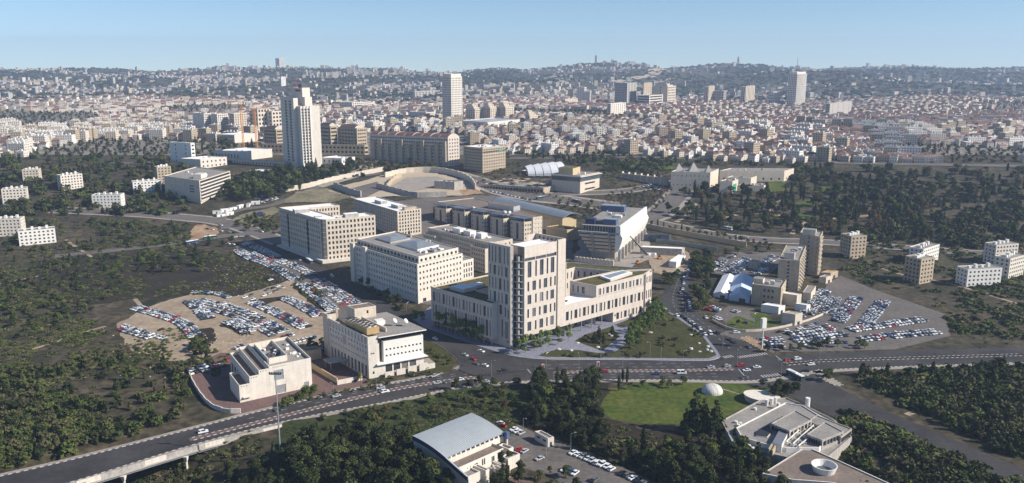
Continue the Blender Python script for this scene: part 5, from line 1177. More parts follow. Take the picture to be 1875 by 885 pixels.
# ------------------------------------------------------------------ middle distance
def hotel_tower():
    base = P(548, 309); b = Bld('hotel_tower', 'tall white clustered hotel tower with rows of arched dark windows and roof antennas', base, 'tower'); zb = base[2]; D0 = base[1]
    def blk(bu, dD, tv, uA, uC, yaw, nL, nR, nf, ww, capz=True, lo=0.08, mR=1.0):
        x = (bu-937.5)/FPX*((D0+dD)*_cp+(CAMH-zb-60)*_sp); B = (x, D0+dD); zt = tz(B[1], tv); R, Lf = dr(yaw), dr(yaw+90)
        w, d = along(B,R,uC,zt), along(B,Lf,uA,zt); h = zt-zb; q = [B, add(B,(w,R)), add(B,(w,R),(d,Lf)), add(B,(d,Lf))]
        fh = (h*(0.97-lo))/max(nf,1); rows = [(h*lo+k*fh+0.5, h*lo+k*fh+fh*0.80) for k in range(nf)] if nf else []
        fa = {}
        if nR: fa[0] = grid(w, nR, ww, rows, 0.5, mR)
        if nL: fa[3] = grid(d, nL, ww, rows, d*0.24, d*0.12)
        b.body(q, 0, h-0.6, 'stone_white', fa, 'roof_grey', 0.6, 1.1, True, 'glass_far', skirt=10); return q, h, w, d, R, Lf
    blk(539, 6, 180, 513, 545, 42, 2, 0, 21, 5.6)
    q, h, w, d, R, Lf = blk(551, 0, 195, 543, 585, 35, 0, 3, 19, 2.6, mR=None or 13)
    for k in range(4):      # vertical fins between the window columns
        m = MB(); x = 0.3+k*(w-13.5)/3
        m.obox(b.L(add(q[0],(x,R),(-0.5,Lf))), R, 0.9, 1.2, 4, h+0.4, 'white_paint'); m.loft([b.L(add(q[0],(x+a,R),(c,Lf))) for a,c in ((-0.5,-4),(0.5,-4),(0.5,0),(-0.5,0))], [b.L(add(q[0],(x+a,R),(c,Lf))) for a,c in ((-0.5,-1.1),(0.5,-1.1),(0.5,0),(-0.5,0))], -4, 10, 'white_paint'); m.build('fin', b.root)
    q2, h2, *_ = blk(556, 14, 161, 534, 567, 42, 0, 0, 0, 1)
    q3, h3, w3, d3, R3, L3 = blk(560, 10, 178, 553, 571, 42, 0, 0, 0, 1)
    m = MB(); m.obox(b.L(add(q2[0],(-0.1,dr(42)),(11,dr(132)))), dr(132), 13, 0.3, h2-5, h2-2.5, 'red_sign'); m.build('sign', b.root)
    for dx, hh in ((2,12),(7,20),(12,10)):
        p = b.L(add(q2[3],(3,dr(42)),(-dx,dr(132)))); m = MB(); m.tube((*p,h2-1), (*p,h2+hh*0.7), 0.3, 0.15, 'red_sign'); m.build('antenna', b.root)
    b.box('lift_house', add(q2[0],(5,dr(42)),(9,dr(132))), dr(132), 9, 6, h2-0.6, h2+4, 'metal_dark')
    b.done()
hotel_tower()
def far_office(name, label, Q, wm, nL, nR, nf, ww=1.6, roof='roof_grey', cat='building', group=None, clut=3, seed=1, depth=0.6, lo=0.5, kf=(0.3,0.75)):
    h = Q[2]; fh = (h-lo-1.2)/max(nf,1); rows = [(lo+k*fh+fh*kf[0], lo+k*fh+fh*kf[1]) for k in range(nf)]
    b = office(name, label, Q, wm, nL, nR, rows, ww, roof, ind=False, glass='glass_far', cat=cat, group=group, clut=clut, seed=seed, depth=depth, skirt=12); return b
# row with red barrel roofs behind the hotel tower
def barrel(b, Q, frac=(0,1), m='tile_maroon', hh=4.0, along_left=True, inset_=0.5):
    poly, zb, h, w, d, R, Lf = Q; B = poly[0]; N = 8; mm = MB()
    for i in range(N):
        t0, t1 = i/N, (i+1)/N; f = lambda t: (w*t, h+hh*math.sin(math.pi*t)**0.8)
        (x0,z0),(x1,z1) = f(t0), f(t1); c0, c1 = frac[0]*d, frac[1]*d
        mm.face([(*b.L(add(B,(x0,R),(c0,Lf))),z0),(*b.L(add(B,(x1,R),(c0,Lf))),z1),(*b.L(add(B,(x1,R),(c1,Lf))),z1),(*b.L(add(B,(x0,R),(c1,Lf))),z0)], m)
        mm.face([(*b.L(add(B,(x0,R),(c0,Lf))),h-0.5),(*b.L(add(B,(x1,R),(c0,Lf))),h-0.5),(*b.L(add(B,(x1,R),(c0,Lf))),z1),(*b.L(add(B,(x0,R),(c0,Lf))),z0)], 'stone_cream')
    return mm.build('barrel_roof', b.root)
for (bu,bv,tv,uA,uC,lab) in ((508,281,233,482,520,'tan hotel block with red barrel roof half hidden by the white hotel tower'),(607,280,227,584,617,'tan hotel block with red barrel roof right beside the white hotel tower'),(655,281,231,618,671,'tan hotel block with red barrel roof and balconies at the end of its row')):
    Q = quad_px(bu,bv,tv+4,uA,uC,42,150); b = far_office('hotel_block', lab, Q, 'stone_tan', 6, 4, 7, 2.4, clut=0); barrel(b, Q, (0.1,0.9))
    poly, zb, h, w, d, R, Lf = Q
    m = MB(); m.prism([b.L(p) for p in (add(poly[0],(w*0.3,R),(d*0.2,Lf)), add(poly[0],(w*0.7,R),(d*0.2,Lf)), add(poly[0],(w*0.7,R),(d*0.75,Lf)), add(poly[0],(w*0.3,R),(d*0.75,Lf)))], h+3.0, h+4.3, 'solar'); m.build('solar_panel', b.root)
    for k in range(6):
        m = MB(); m.obox(b.L(add(poly[0],(-0.8,R),(d*0.45,Lf))), Lf, d*0.5, 1.6, 3+k*(h-4)/6, 3.9+k*(h-4)/6, 'stone_cream', bottom=True); m.build('balcony', b.root)
    b.done()
Q = quad_px(668,284,266,480,674,42,171); b = far_office('podium', 'low tan arcade linking the red barrel roofed hotel blocks', Q, 'stone_tan', 26, 2, 2, 3.4, clut=0); b.done()
# long stepped apartment row with red roof
Q = quad_px(821,305,252,677,841,42,158); b = far_office('apartment_row', 'very long brownish apartment row with wavy red barrel roof', Q, 'stone', 44, 4, 8, 1.7, clut=0, cat='apartments'); poly, zb, h, w, d, R, Lf = Q
for k in range(9): barrel(b, Q, (k/9+0.004, (k+1)/9-0.004), hh=4.5-(k%2)*0.5)
for k in range(11):
    m = MB(); s = (k+0.4)/11*d; m.obox(b.L(add(poly[0],(-1.6,R),(s,Lf))), Lf, d/22, 3.4, -6, h-5-(k%3)*3.5, 'stone_tan', 'roof_grey'); m.build('bay', b.root)
for k in range(7):
    for j in range(11):
        m = MB(); m.obox(b.L(add(poly[0],(-0.7,R),((j+0.9)/11*d,Lf))), Lf, d/30, 1.4, 2+k*(h-4)/7, 2.9+k*(h-4)/7, 'stone_tan', bottom=True); m.build('balcony', b.root)
b.done()
# tan cube office with a green sign
Q = quad_px(884,317,271,848.5,925.5,46,140); b = far_office('office_building', 'tan cube office with square windows and a green roof sign', Q, 'stone_tan', 8, 9, 8, 2.4, 'roof_white', clut=8, seed=9, kf=(0.25,0.72)); poly, zb, h, w, d, R, Lf = Q
m = MB(); m.obox(b.L(add(poly[0],(w*0.5,R),(-0.15,Lf))), R, w*0.98, 0.3, h-6.2, h-5.0, 'dark'); m.obox(b.L(add(poly[0],(w*0.78,R),(-0.4,Lf))), R, w*0.2, 0.4, h-6.6, h-4.4, 'green_sign'); m.build('sign_band', b.root); b.done()
# white shell canopy
def shell():
    c = P(996,318); o = empty('shell_canopy', c, 'white ribbed shell canopy of overlapping arches', 'canopy'); ax = dr(12)
    n = (-ax[1],ax[0])
    for k in range(5):
        m = MB(); N = 12; x0, x1 = -24+k*9.5, -24+k*9.5+8.2; r0, r1 = 11+1.2*k, 13.5+1.2*k; r0 = min(r0,15); r1 = min(r1,16.5)
        for i in range(N):
            t0, t1 = math.pi*i/N, math.pi*(i+1)/N
            f = lambda x, r, t: (ax[0]*x+n[0]*r*1.5*math.cos(t), ax[1]*x+n[1]*r*1.5*math.cos(t), r*math.sin(t)*0.86)
            m.face([f(x0,r0,t1), f(x0,r0,t0), f(x1,r1,t0), f(x1,r1,t1)], 'canvas'); m.face([f(x1,r1-0.9,t1), f(x1,r1-0.9,t0), f(x1,r1,t0), f(x1,r1,t1)][::-1], 'metal')
        x = m.build('shell', o)
shell()
# glass topped public building and its terraces
Q = quad_px(1062,356,322,1010,1098,50,150); b = far_office('cultural_centre', 'cream building with a glazed top floor and green copper roof block', Q, 'stone_cream', 0, 1, 3, 20, clut=4, kf=(0.45,0.75)); poly, zb, h, w, d, R, Lf = Q
m = MB(); m.prism([b.L(p) for p in (add(poly[0],(-0.2,R),(-0.2,Lf)), add(poly[0],(w+0.2,R),(-0.2,Lf)), add(poly[0],(w+0.2,R),(d,Lf)), add(poly[0],(-0.2,R),(d,Lf)))], h-7, h-1.8, 'glass_blue'); m.build('glazed_storey', b.root)
m = MB(); m.prism([b.L(p) for p in (add(poly[0],(-2,R),(-2,Lf)), add(poly[0],(w+2,R),(-2,Lf)), add(poly[0],(w+2,R),(d,Lf)), add(poly[0],(-2,R),(d,Lf)))], h-1.8, h-0.85, 'stone_white', 'roof_grey', bottom=True); m.build('roof_edge', b.root)
b.box('roof_block', add(poly[0],(w*0.35,R),(d*0.62,Lf)), Lf, d*0.5, w*0.5, h-0.9, h+7, 'stone_yellow', 'leaf_olive'); b.done()
Q = quad_px(995,356,344,884,1030,50,158); b = far_office('low_building', 'long low stone terrace building covered with cafe canopies', Q, 'stone_tan', 20, 0, 1, 2.5, 'roof_grey', clut=0); poly, zb, h, w, d, R, Lf = Q
rr = random.Random(5)
for i in range(26):
    c = add(poly[0],(w*rr.uniform(0.1,1.2),R),(d*rr.uniform(0.05,0.95),Lf)); m = MB(); cl = b.L(c); m.tube((*cl,h-1),(*cl,h+2.6),0.12,0.12,'metal_dark',4); m.obox(cl, R, 7, 6, h+2.6, h+2.9, 'stone_tan', bottom=True); m.build('canopy', b.root)
b.done()
# high court with courtyard wings
Q = quad_px(1299,352,316,1229,1316,62,170); b = far_office('courthouse', 'pale stone courthouse with small square windows and a copper pyramid', Q, 'stone_cream', 9, 0, 2, 0.9, clut=2, kf=(0.6,0.75)); poly, zb, h, w, d, R, Lf = Q
for (a,c,s,hh) in ((0.5,0.55,6,9),(0.3,0.12,4,7),(0.6,0.95,5,7)):
    cl = b.L(add(poly[0],(a*w,R),(c*d,Lf))); m = MB(); m.loft([(cl[0]-s,cl[1]-s),(cl[0]+s,cl[1]-s),(cl[0]+s,cl[1]+s),(cl[0]-s,cl[1]+s)], [(cl[0]-0.2,cl[1]-0.2),(cl[0]+0.2,cl[1]-0.2),(cl[0]+0.2,cl[1]+0.2),(cl[0]-0.2,cl[1]+0.2)], h-1, h+hh, 'stone_grey'); m.build('pyramid', b.root)
b.done()
Q = quad_px(1435,333,313,1318,1454,50,178); b = far_office('courthouse_wing', 'long plain pale stone wing with curved end and flat roof', Q, 'stone_cream', 8, 2, 1, 2.2, clut=3, kf=(0.15,0.35)); b.done()
for i, (bu,bv,tv,uA,uC,lab) in enumerate(((1340,355,332,1318,1352,'stepped stone entrance wing of the courthouse with green glass'),(1374,346,326,1330,1386,'flat roofed stone step below the long courthouse wing, the upper one'),(1398,351,340,1352,1408,'flat roofed stone step below the long courthouse wing, the lower one'))):
    Q = quad_px(bu,bv,tv,uA,uC,55,172); b = far_office('courthouse_wing', lab, Q, 'stone_cream', 0, 0, 1, clut=2, seed=60+i)
    if i == 0:
        poly, zb, h, w, d, R, Lf = Q; m = MB(); m.obox(b.L(add(poly[0],(w*0.4,R),(-0.2,Lf))), R, w*0.5, 0.5, 1, h-4, 'green_sign'); m.build('glazing', b.root)
    b.done()
# viaduct wall left of the court
l = resample(pxline([(1140,326),(1170,332),(1195,337),(1232,343)]), 9.0); o_ = l[0]; r = empty('colonnade_wall', (*o_,Hn(*o_)), 'long stone approach wall with regular piers left of the courthouse', 'wall')
for i in range(len(l)-1):
    a, c = l[i], l[i+1]; dd = math.dist(a,c); e = ((c[0]-a[0])/dd,(c[1]-a[1])/dd); m = MB(); m.obox(((a[0]+c[0])/2-o_[0],(a[1]+c[1])/2-o_[1]), e, dd, 2.5, -6, 6, 'stone_tan'); m.obox((a[0]-o_[0],a[1]-o_[1]), e, 1.2, 3.5, -6, 8, 'stone_cream'); m.build('wall_panel', r)
# striped hotel at the left
Q = quad3((368,374), 331, (300,322), (421,313)); b = far_office('hotel_building', 'pale hotel with horizontal balcony bands and a blue wall sign', Q, 'stone_cream', 0, 0, 0, clut=6, seed=71); poly, zb, h, w, d, R, Lf = Q
for k in range(6):
    z = 3+k*(h-4)/6; m = MB(); m.obox(b.L(add(poly[0],(w*0.5,R),(-0.5,Lf))), R, w*0.97, 1.1, z, z+1.3, 'stone_white', bottom=True); m.build('balcony', b.root); m = MB(); m.obox(b.L(add(poly[0],(w*0.5,R),(-0.05,Lf))), R, w*0.95, 0.2, z+1.35, z+(h-4)/6-0.1, 'dark'); m.build('glazing', b.root)
for z, l_ in ((h-8,7),(h-11,9),(h-14,8)):
    m = MB(); m.obox(b.L(add(poly[0],(-0.1,R),(d*0.22,Lf))), Lf, l_, 0.2, z, z+1.5, 'blue_panel'); m.build('sign', b.root)
b.box('lift_house', add(poly[0],(w*0.25,R),(d*0.2,Lf)), R, 14, 9, h-0.9, h+4, 'stone_white'); b.done()
# pale low hotels and halls round it
for (bu,bv,tv,uA,uC,nl,nr,nf,wm,rm,lab) in ((368,310,292,330,415,0,6,2,'stone_white','roof_white','low white building with round windows behind the striped hotel'),(352,300,262,310,356,2,2,5,'white_paint','roof_white','plain white block at the edge of the hotel grounds'),(440,296,278,392,498,8,0,1,'stone_white','roof_white','wide white flat roofed hall in front of the hotel gardens'),(520,306,297,425,530,18,0,1,'stone_cream','roof_grey','low arcade with dark arches left of the hotel tower'),(488,326,314,456,510,0,0,1,'white_paint','roof_white','white shallow vaulted hall among the pines'),(626,303,290,588,650,4,4,1,'white_paint','roof_white','low white podium at the foot of the hotel tower'),(385,246,232,366,424,7,5,2,'stone_cream','tile_pink','small cream hospital block with pink roofs'),(430,262,247,398,472,9,0,2,'stone_white','roof_white','long cream wall like building above the hotel gardens')):
    Q = quad_px(bu,bv,tv,uA,uC,48,160); b = far_office('low_building', lab, Q, wm, nl, nr, nf, 1.8, rm, clut=2, seed=bu); b.done()
# pit with stone walls in front of the hotel
drape('ramp', [(640,347),(690,334),(706,345),(668,364),(650,364)], 0.42, 'asphalt_old'); drape('rock_floor', [(715,342),(745,326),(800,324),(828,333),(800,345),(750,352)], 0.42, 'paving'); drape('rubble', [(840,350),(870,346),(882,354),(850,360)], 0.42, 'earth')
drape('building_site', [(600,350),(640,338),(700,322),(760,316),(800,318),(850,330),(880,345),(885,355),(800,362),(720,360),(650,366)], 0.30, 'stone_tan')
drape('dry_meadow', [(520,372),(540,352),(600,345),(640,352),(645,362),(600,372)], 0.30, 'dry_grass')
drape('earth_bank', [(347,425),(362,412),(395,418),(400,428),(360,440),(347,440)], 0.35, 'earth')
drape('earth_bank', [(420,405),(450,392),(500,380),(512,384),(500,400),(450,412)], 0.35, 'dry_grass')
drape('park_meadow', [(1090,300),(1110,292),(1180,296),(1235,300),(1240,310),(1180,312)], 0.30, 'lawn')
drape('park_meadow', [(1395,338),(1430,332),(1460,342),(1440,352),(1400,352)], 0.30, 'lawn')
drape('hotel_terrace', [(560,330),(600,318),(680,300),(700,312),(640,330),(590,345)], 0.30, 'paving')
for lab, pts, hh, th, mm in (('long pale stone retaining wall above the building site', [(520,352),(560,345),(610,332),(660,322),(705,313)], 6.0, 1.5, 'stone_cream'),('zigzag stone wall round the excavation, the near side', [(690,345),(740,358),(760,362),(820,360)], 6, 1.5, 'concrete'),('angled concrete ramp wall across the building site', [(612,345),(640,356),(665,363)], 7, 1.5, 'stone_grey'),('pale stone wall along the far rim of the excavation', [(705,326),(740,318),(790,316),(830,322),(860,334),(872,350)], 7.0, 1.5, 'stone_cream'),('short stone wall splitting the excavation', [(708,346),(722,330),(740,324)], 6, 1.5, 'stone_tan')):
    l = resample(pxline(pts), 11.0); o_ = l[0]; zb = Hn(*o_); r = empty('retaining_wall', (*o_,zb), lab, 'wall')
    for i in range(len(l)-1):
        a, c = l[i], l[i+1]; dd = math.dist(a,c); m = MB(); m.obox(((a[0]+c[0])/2-o_[0],(a[1]+c[1])/2-o_[1]), ((c[0]-a[0])/dd,(c[1]-a[1])/dd), dd, th, -5, hh+Hn(*a)-zb, mm); m.build('wall_panel', r)
Q = quad_px(832,349,333,795,848,40,165); b = far_office('concrete_shell_building', 'grey unfinished concrete block in the excavation', Q, 'concrete', 0, 0, 0, clut=2, seed=31); b.done()
# ------------------------------------------------------------------ towers and blocks further off: near corner u, base row, top row, left u, right u
FAR = [
 (827,222,141,809,846,7,7,19,'stone_white','white residential tower with punched windows and a crown screen','tower'),
 (376,246,208,352,386,3,7,9,'stone_white','white balconied apartment slab, first of three beside the classical block','apartments'),
 (400,247,209,386,417,3,5,9,'stone_white','white apartment slab with blue glass front, second of three beside the classical block','apartments'),
 (431,248,208,419,451,3,5,9,'stone_cream','cream balconied apartment slab, third of three beside the classical block','apartments'),
 (474,247,199,456,494,3,4,6,'stone_cream','cream monumental office with tall window strips','building'),
 (500,247,204,484,516,2,3,6,'stone_cream','cream office wing with tall windows next to the hotel tower','building'),
 (1148,190,152,1126,1166,6,3,13,'stone_grey','grey office tower with white blank flank beside the stepped hotel','tower'),
 (1178,190,152,1177,1194,1,4,12,'stone_tan','brownish tower wing of the stepped hotel','tower'),
 (1189,193,175,1168,1214,2,1,4,'stone_white','long white block striped with ribbon windows','building'),
 (1222,188,158,1196,1238,1,6,7,'stone_cream','stepped brown and cream pyramid hotel','building'),
 (1296,183,159,1289,1308,2,4,8,'stone_cream','cream apartment tower left of the grooved tower','tower'),
 (1364,182,159,1357,1382,2,6,8,'stone_cream','cream grooved apartment tower with fin walls','tower'),
 (1325,183,167,1307,1330,4,2,5,'stone_grey','grey apartment slab between the two cream towers','apartments'),
 (1416,186,172,1408,1430,2,5,4,'stone_white','white apartment block left of the antenna tower','apartments'),
 (1457,188,136,1444,1477,5,8,17,'stone_white','white ribbed tower with chamfered crown and tall antenna','tower'),
 (870,226,200,853,884,4,4,7,'stone_cream','terraced apartment block on the podium, first of three','apartments'),
 (898,224,198,884,912,4,4,7,'stone_cream','terraced apartment block on the podium, second of three','apartments'),
 (926,222,197,912,941,4,4,7,'stone_cream','terraced apartment block on the podium, third of three','apartments'),
 (780,217,206,748,796,5,8,3,'stone_white','long cream office left of the white tower','building'),
 (900,170,154,892,908,3,3,7,'stone_cream','lone cream tower in the tree covered slope','tower'),
 (1070,182,160,1056,1074,3,3,8,'stone_white','white tower block near the orange crane, first of the pair','tower'),
 (1080,186,168,1066,1082,3,3,6,'stone_white','white tower block near the orange crane, second of the pair','tower'),
 (1118,210,190,1112,1146,2,7,6,'stone_white','white apartment house below the grey office tower','apartments'),
 (1026,220,208,1006,1048,6,8,4,'stone_cream','cream apartment house in the roofs beyond the tan cube','apartments'),
 (1035,192,182,1028,1058,3,8,4,'stone_cream','cream apartment row with shaded loggias below the white pair','apartments'),
 (970,226,212,962,985,3,5,4,'stone_cream','cream apartment house at the end of the terraced podium','apartments'),
 (645,200,188,620,680,5,9,3,'stone_white','long white school building among red roofs','building'),
 (760,180,168,752,806,2,8,3,'stone_grey','grey low slab in front of the white tower','building'),
 (1492,215,200,1484,1500,3,4,4,'stone_cream','cream house block under the antenna tower','apartments'),
 (1518,215,190,1512,1560,3,4,6,'stone_grey','grey office block cut by tree tops east of the antenna tower','building'),
 (515,158,141,512,523,2,3,12,'white_paint','slim white tower rising from the wooded slope','tower'),
 (512,122,107,504,520,3,4,12,'stone_white','pale twin tower standing on the skyline','tower')]
TOWERS = {}
for (bu,bv,tv,uA,uC,nL,nR,nf,wm,lab,cat) in FAR:
    D = None
    if bv < 175: D = {170:3300,158:3500,122:5300}.get(bv)
    if bv in (182,183,186,188,190,192,193) and D is None: D = 2350+ (190-bv)*15
    Q = quad_px(bu,bv,tv,uA,uC,50,None,D)
    poly, zb, h, w, d, R, Lf = Q
    fh = h/max(nf,1)
    b = far_office('tower_block' if cat == 'tower' else ('apartment_block' if cat == 'apartments' else 'office_block'), lab, Q, wm, nL, nR, nf, max(1.2, min(w/max(nR,1),d/max(nL,1))*0.55) if 'ribbon' not in lab else w*0.9, 'roof_grey', cat=cat, clut=3, seed=bu, depth=0.8, kf=(0.25,0.8))
    if 'crown screen' in lab or 'chamfered' in lab:
        q = inset(ccw(poly), 1.5); b.body(q, h-0.9, h+5, wm, {}, 'roof_grey', 0.8)
    if 'ribbed' in lab:
        for k in range(9): b.box('rib', add(poly[0],(w*k/8,R),(-0.6,Lf)), R, 0.9, 1.2, 2, h+1, 'white_paint')
        m = MB(); p = b.L(add(poly[0],(w*0.4,R),(d*0.5,Lf))); m.tube((*p,h),(*p,h+46),0.8,0.35,'metal_dark',5); m.build('antenna', b.root)
    if 'terraced' in lab or 'pyramid' in lab:
        for s in range(1,4): b.body(sub(Q, 0.0 if 'terraced' in lab else 0.12*s, 1-0.2*s, 0.1*s, 0.9), h-0.9+(s-1)*3.4, h-0.9+s*3.4, wm, {0: grid(w*(1-0.2*s), max(2,nR-s), 2, [(h+(s-1)*3.4,h+1.6+(s-1)*3.4)], 0.5)}, 'roof_grey', 0.4, 0.5, ind=False, glass='glass_far')
    if 'grooved' in lab:
        for k in range(7): b.box('fin', add(poly[0],(w*(k+0.5)/7,R),(-0.8,Lf)), R, w/12, 1.8, 0, h+1.5+2*(k%2), 'stone_cream')
    b.done()
Q = quad_px(893,236,224,846,952,50,None); b = far_office('podium', 'long pale podium with a green strip roof under the terraced blocks', Q, 'stone_white', 5, 3, 1, 3, 'roof_metal', clut=0); b.done()
for (u, vb, vt, wpx, lab, cup) in ((1090.7,116,101,3.2,'slender university tower on the skyline ridge',0),(1351,117,105,3.0,'church bell tower with pointed top on the skyline ridge',1)):
    D = 5450; x = (u-937.5)/FPX*(D*_cp+100*_sp); zt = tz(D,vt); zb = Hn(x,D)-5; s = wpx/FPX*D; b = Bld('skyline_tower', lab, (x,D,zb), 'tower'); h = zt-zb
    b.body([(x-s/2,D-s/2),(x+s/2,D-s/2),(x+s/2,D+s/2),(x-s/2,D+s/2)], 0, h-4, 'stone_tan', {0: grid(s, 2, s*0.2, [(h*0.3,h*0.85)], 1)}, 'roof_grey', 1, 0.5, ind=False)
    m = MB(); m.loft([(-s*0.4,-s*0.4),(s*0.4,-s*0.4),(s*0.4,s*0.4),(-s*0.4,s*0.4)], [(-0.3,-0.3),(0.3,-0.3),(0.3,0.3),(-0.3,0.3)], h-4, h+(9 if cup else 4), 'roof_metal_blue' if cup else 'stone_tan'); m.build('spire', b.root)
    if cup: b.box('nave', (x-45,D), (1,0), 80, 25, 0, h*0.30, 'stone_tan', 'roof_grey')
    b.done()

# ------------------------------------------------------------------ the city: houses, blocks, far hillsides
def proj(x, y, z):
    dep = y*_cp-(z-CAMH)*_sp; return 937.5+x/dep*FPX, 442.5-(y*_sp+(z-CAMH)*_cp)/dep*FPX
def inpoly(p, poly):
    c = False; n = len(poly)
    for i in range(n):
        a, b = poly[i], poly[i-1]
        if (a[1] > p[1]) != (b[1] > p[1]) and p[0] < (b[0]-a[0])*(p[1]-a[1])/(b[1]-a[1])+a[0]: c = not c
    return c
bpy.context.view_layer.update()
EXCL = []
for o in list(COL.objects):
    if o.parent is None and o.type == 'EMPTY' and o.location.y > 1100:
        pts = [o.matrix_world @ c.matrix_basis @ v.co for c in o.children if c.type == 'MESH' and c.name.startswith(('wall','shell')) for v in c.data.vertices]
        if pts:
            xs = [p.x for p in pts]; ys = [p.y for p in pts]; EXCL.append((min(xs)-3, max(xs)+3, min(ys)-3, max(ys)+3))
def free(x, y): return not any(a < x < b and c < y < d for a, b, c, d in EXCL)
ZONE = [(-300,290),(300,288),(345,264),(400,258),(560,262),(680,240),(840,246),(852,262),(930,282),(1020,283),(1100,276),(1220,288),(1330,296),(1430,300),(1527,300),(2200,310),(2200,90),(-300,90)]
def zone_ok(x, y):
    if not free(x, y): return False
    u, v = proj(x, y, Hn(x, y)); return inpoly((u, v), ZONE)
def noise2(x, y): return math.sin(x/170+1.3*math.sin(y/240))+math.sin(y/150+1.7*math.sin(x/210))+0.6*math.sin((x+y)/95)
rc = random.Random(11)
HOUSES = []; BLOCKS = []; CTREES = []
y = 1120.0
while y < 2550:
    sy = 15.5 if y < 1700 else 19; x = -0.66*y-60
    while x < 0.66*y+60:
        sx = rc.uniform(13, 18) if y < 1700 else rc.uniform(15, 22)
        px, py = x+rc.uniform(-3, 3), y+rc.uniform(-4, 4); x += sx
        if not zone_ok(px, py): continue
        n = noise2(px, py); q = rc.random(); left = px < -0.06*py
        if n > 1.35 or q < 0.13: CTREES.append((px, py, rc.uniform(4, 8))); continue
        ang = 0.6*noise2(px*0.35+500, py*0.35)+rc.uniform(-0.08, 0.08)
        if q > (0.93 if not left else 0.74) or (n < -1.5 and q > 0.6):
            BLOCKS.append((px, py, ang, rc.random())); x += 12; continue
        HOUSES.append((px, py, ang, rc.uniform(10, 17), rc.uniform(8, 12.5), rc.uniform(5, 10.5), rc.random() < (0.40 if left else 0.62), rc.random()))
        if rc.random() < 0.33: CTREES.append((px+rc.uniform(-8,8), py+rc.uniform(-9,-5), rc.uniform(2.5, 5)))
    y += sy
FARH = []
for _ in range(15000):
    y = math.sqrt(rc.uniform(2500**2, 5560**2)); x = rc.uniform(-0.67, 0.67)*y; u, v = proj(x, y, Hn(x, y))
    n = noise2(x*0.45+90, y*0.6)+0.7*noise2(x*1.3, y*1.1); k = 0.62 if y < 3300 else (0.40 if u < 800 else 0.24)
    if 1150 < u < 1420 and v < 150: k *= 0.45
    if 820 < u < 1020 and v < 165: k *= 0.5
    if v < 140: k *= 0.55
    if n > 0.4 and rc.random() < k*1.6 or rc.random() < k*0.35: FARH.append((x, y, rc.uniform(-0.6,0.6), rc.uniform(9,22), rc.uniform(8,14), rc.uniform(4,11) if rc.random() < 0.93 else rc.uniform(14,26), rc.random() < 0.12, rc.random()))
    if n < 0.9: CTREES.append((x, y, rc.uniform(6, 13)))
for u0, u1, D in ((520,745,5100),(400,480,5200),(640,760,4600),(1095,1180,5350),(1400,1500,4700),(560,700,4300)):     # rows of slabs along the skyline
    for k in range(26):
        u = rc.uniform(u0, u1); y = D+rc.uniform(-120,120); x = (u-937.5)/FPX*y; FARH.append((x, y, rc.uniform(-0.3,0.3), rc.uniform(14,26), 12, rc.uniform(12,30), False, rc.random()))
WALLM = ['stone_cream','stone_white','stone_grey','stone','stone_tan']; ROOFM = ['tile_red','tile_pink','tile_maroon']
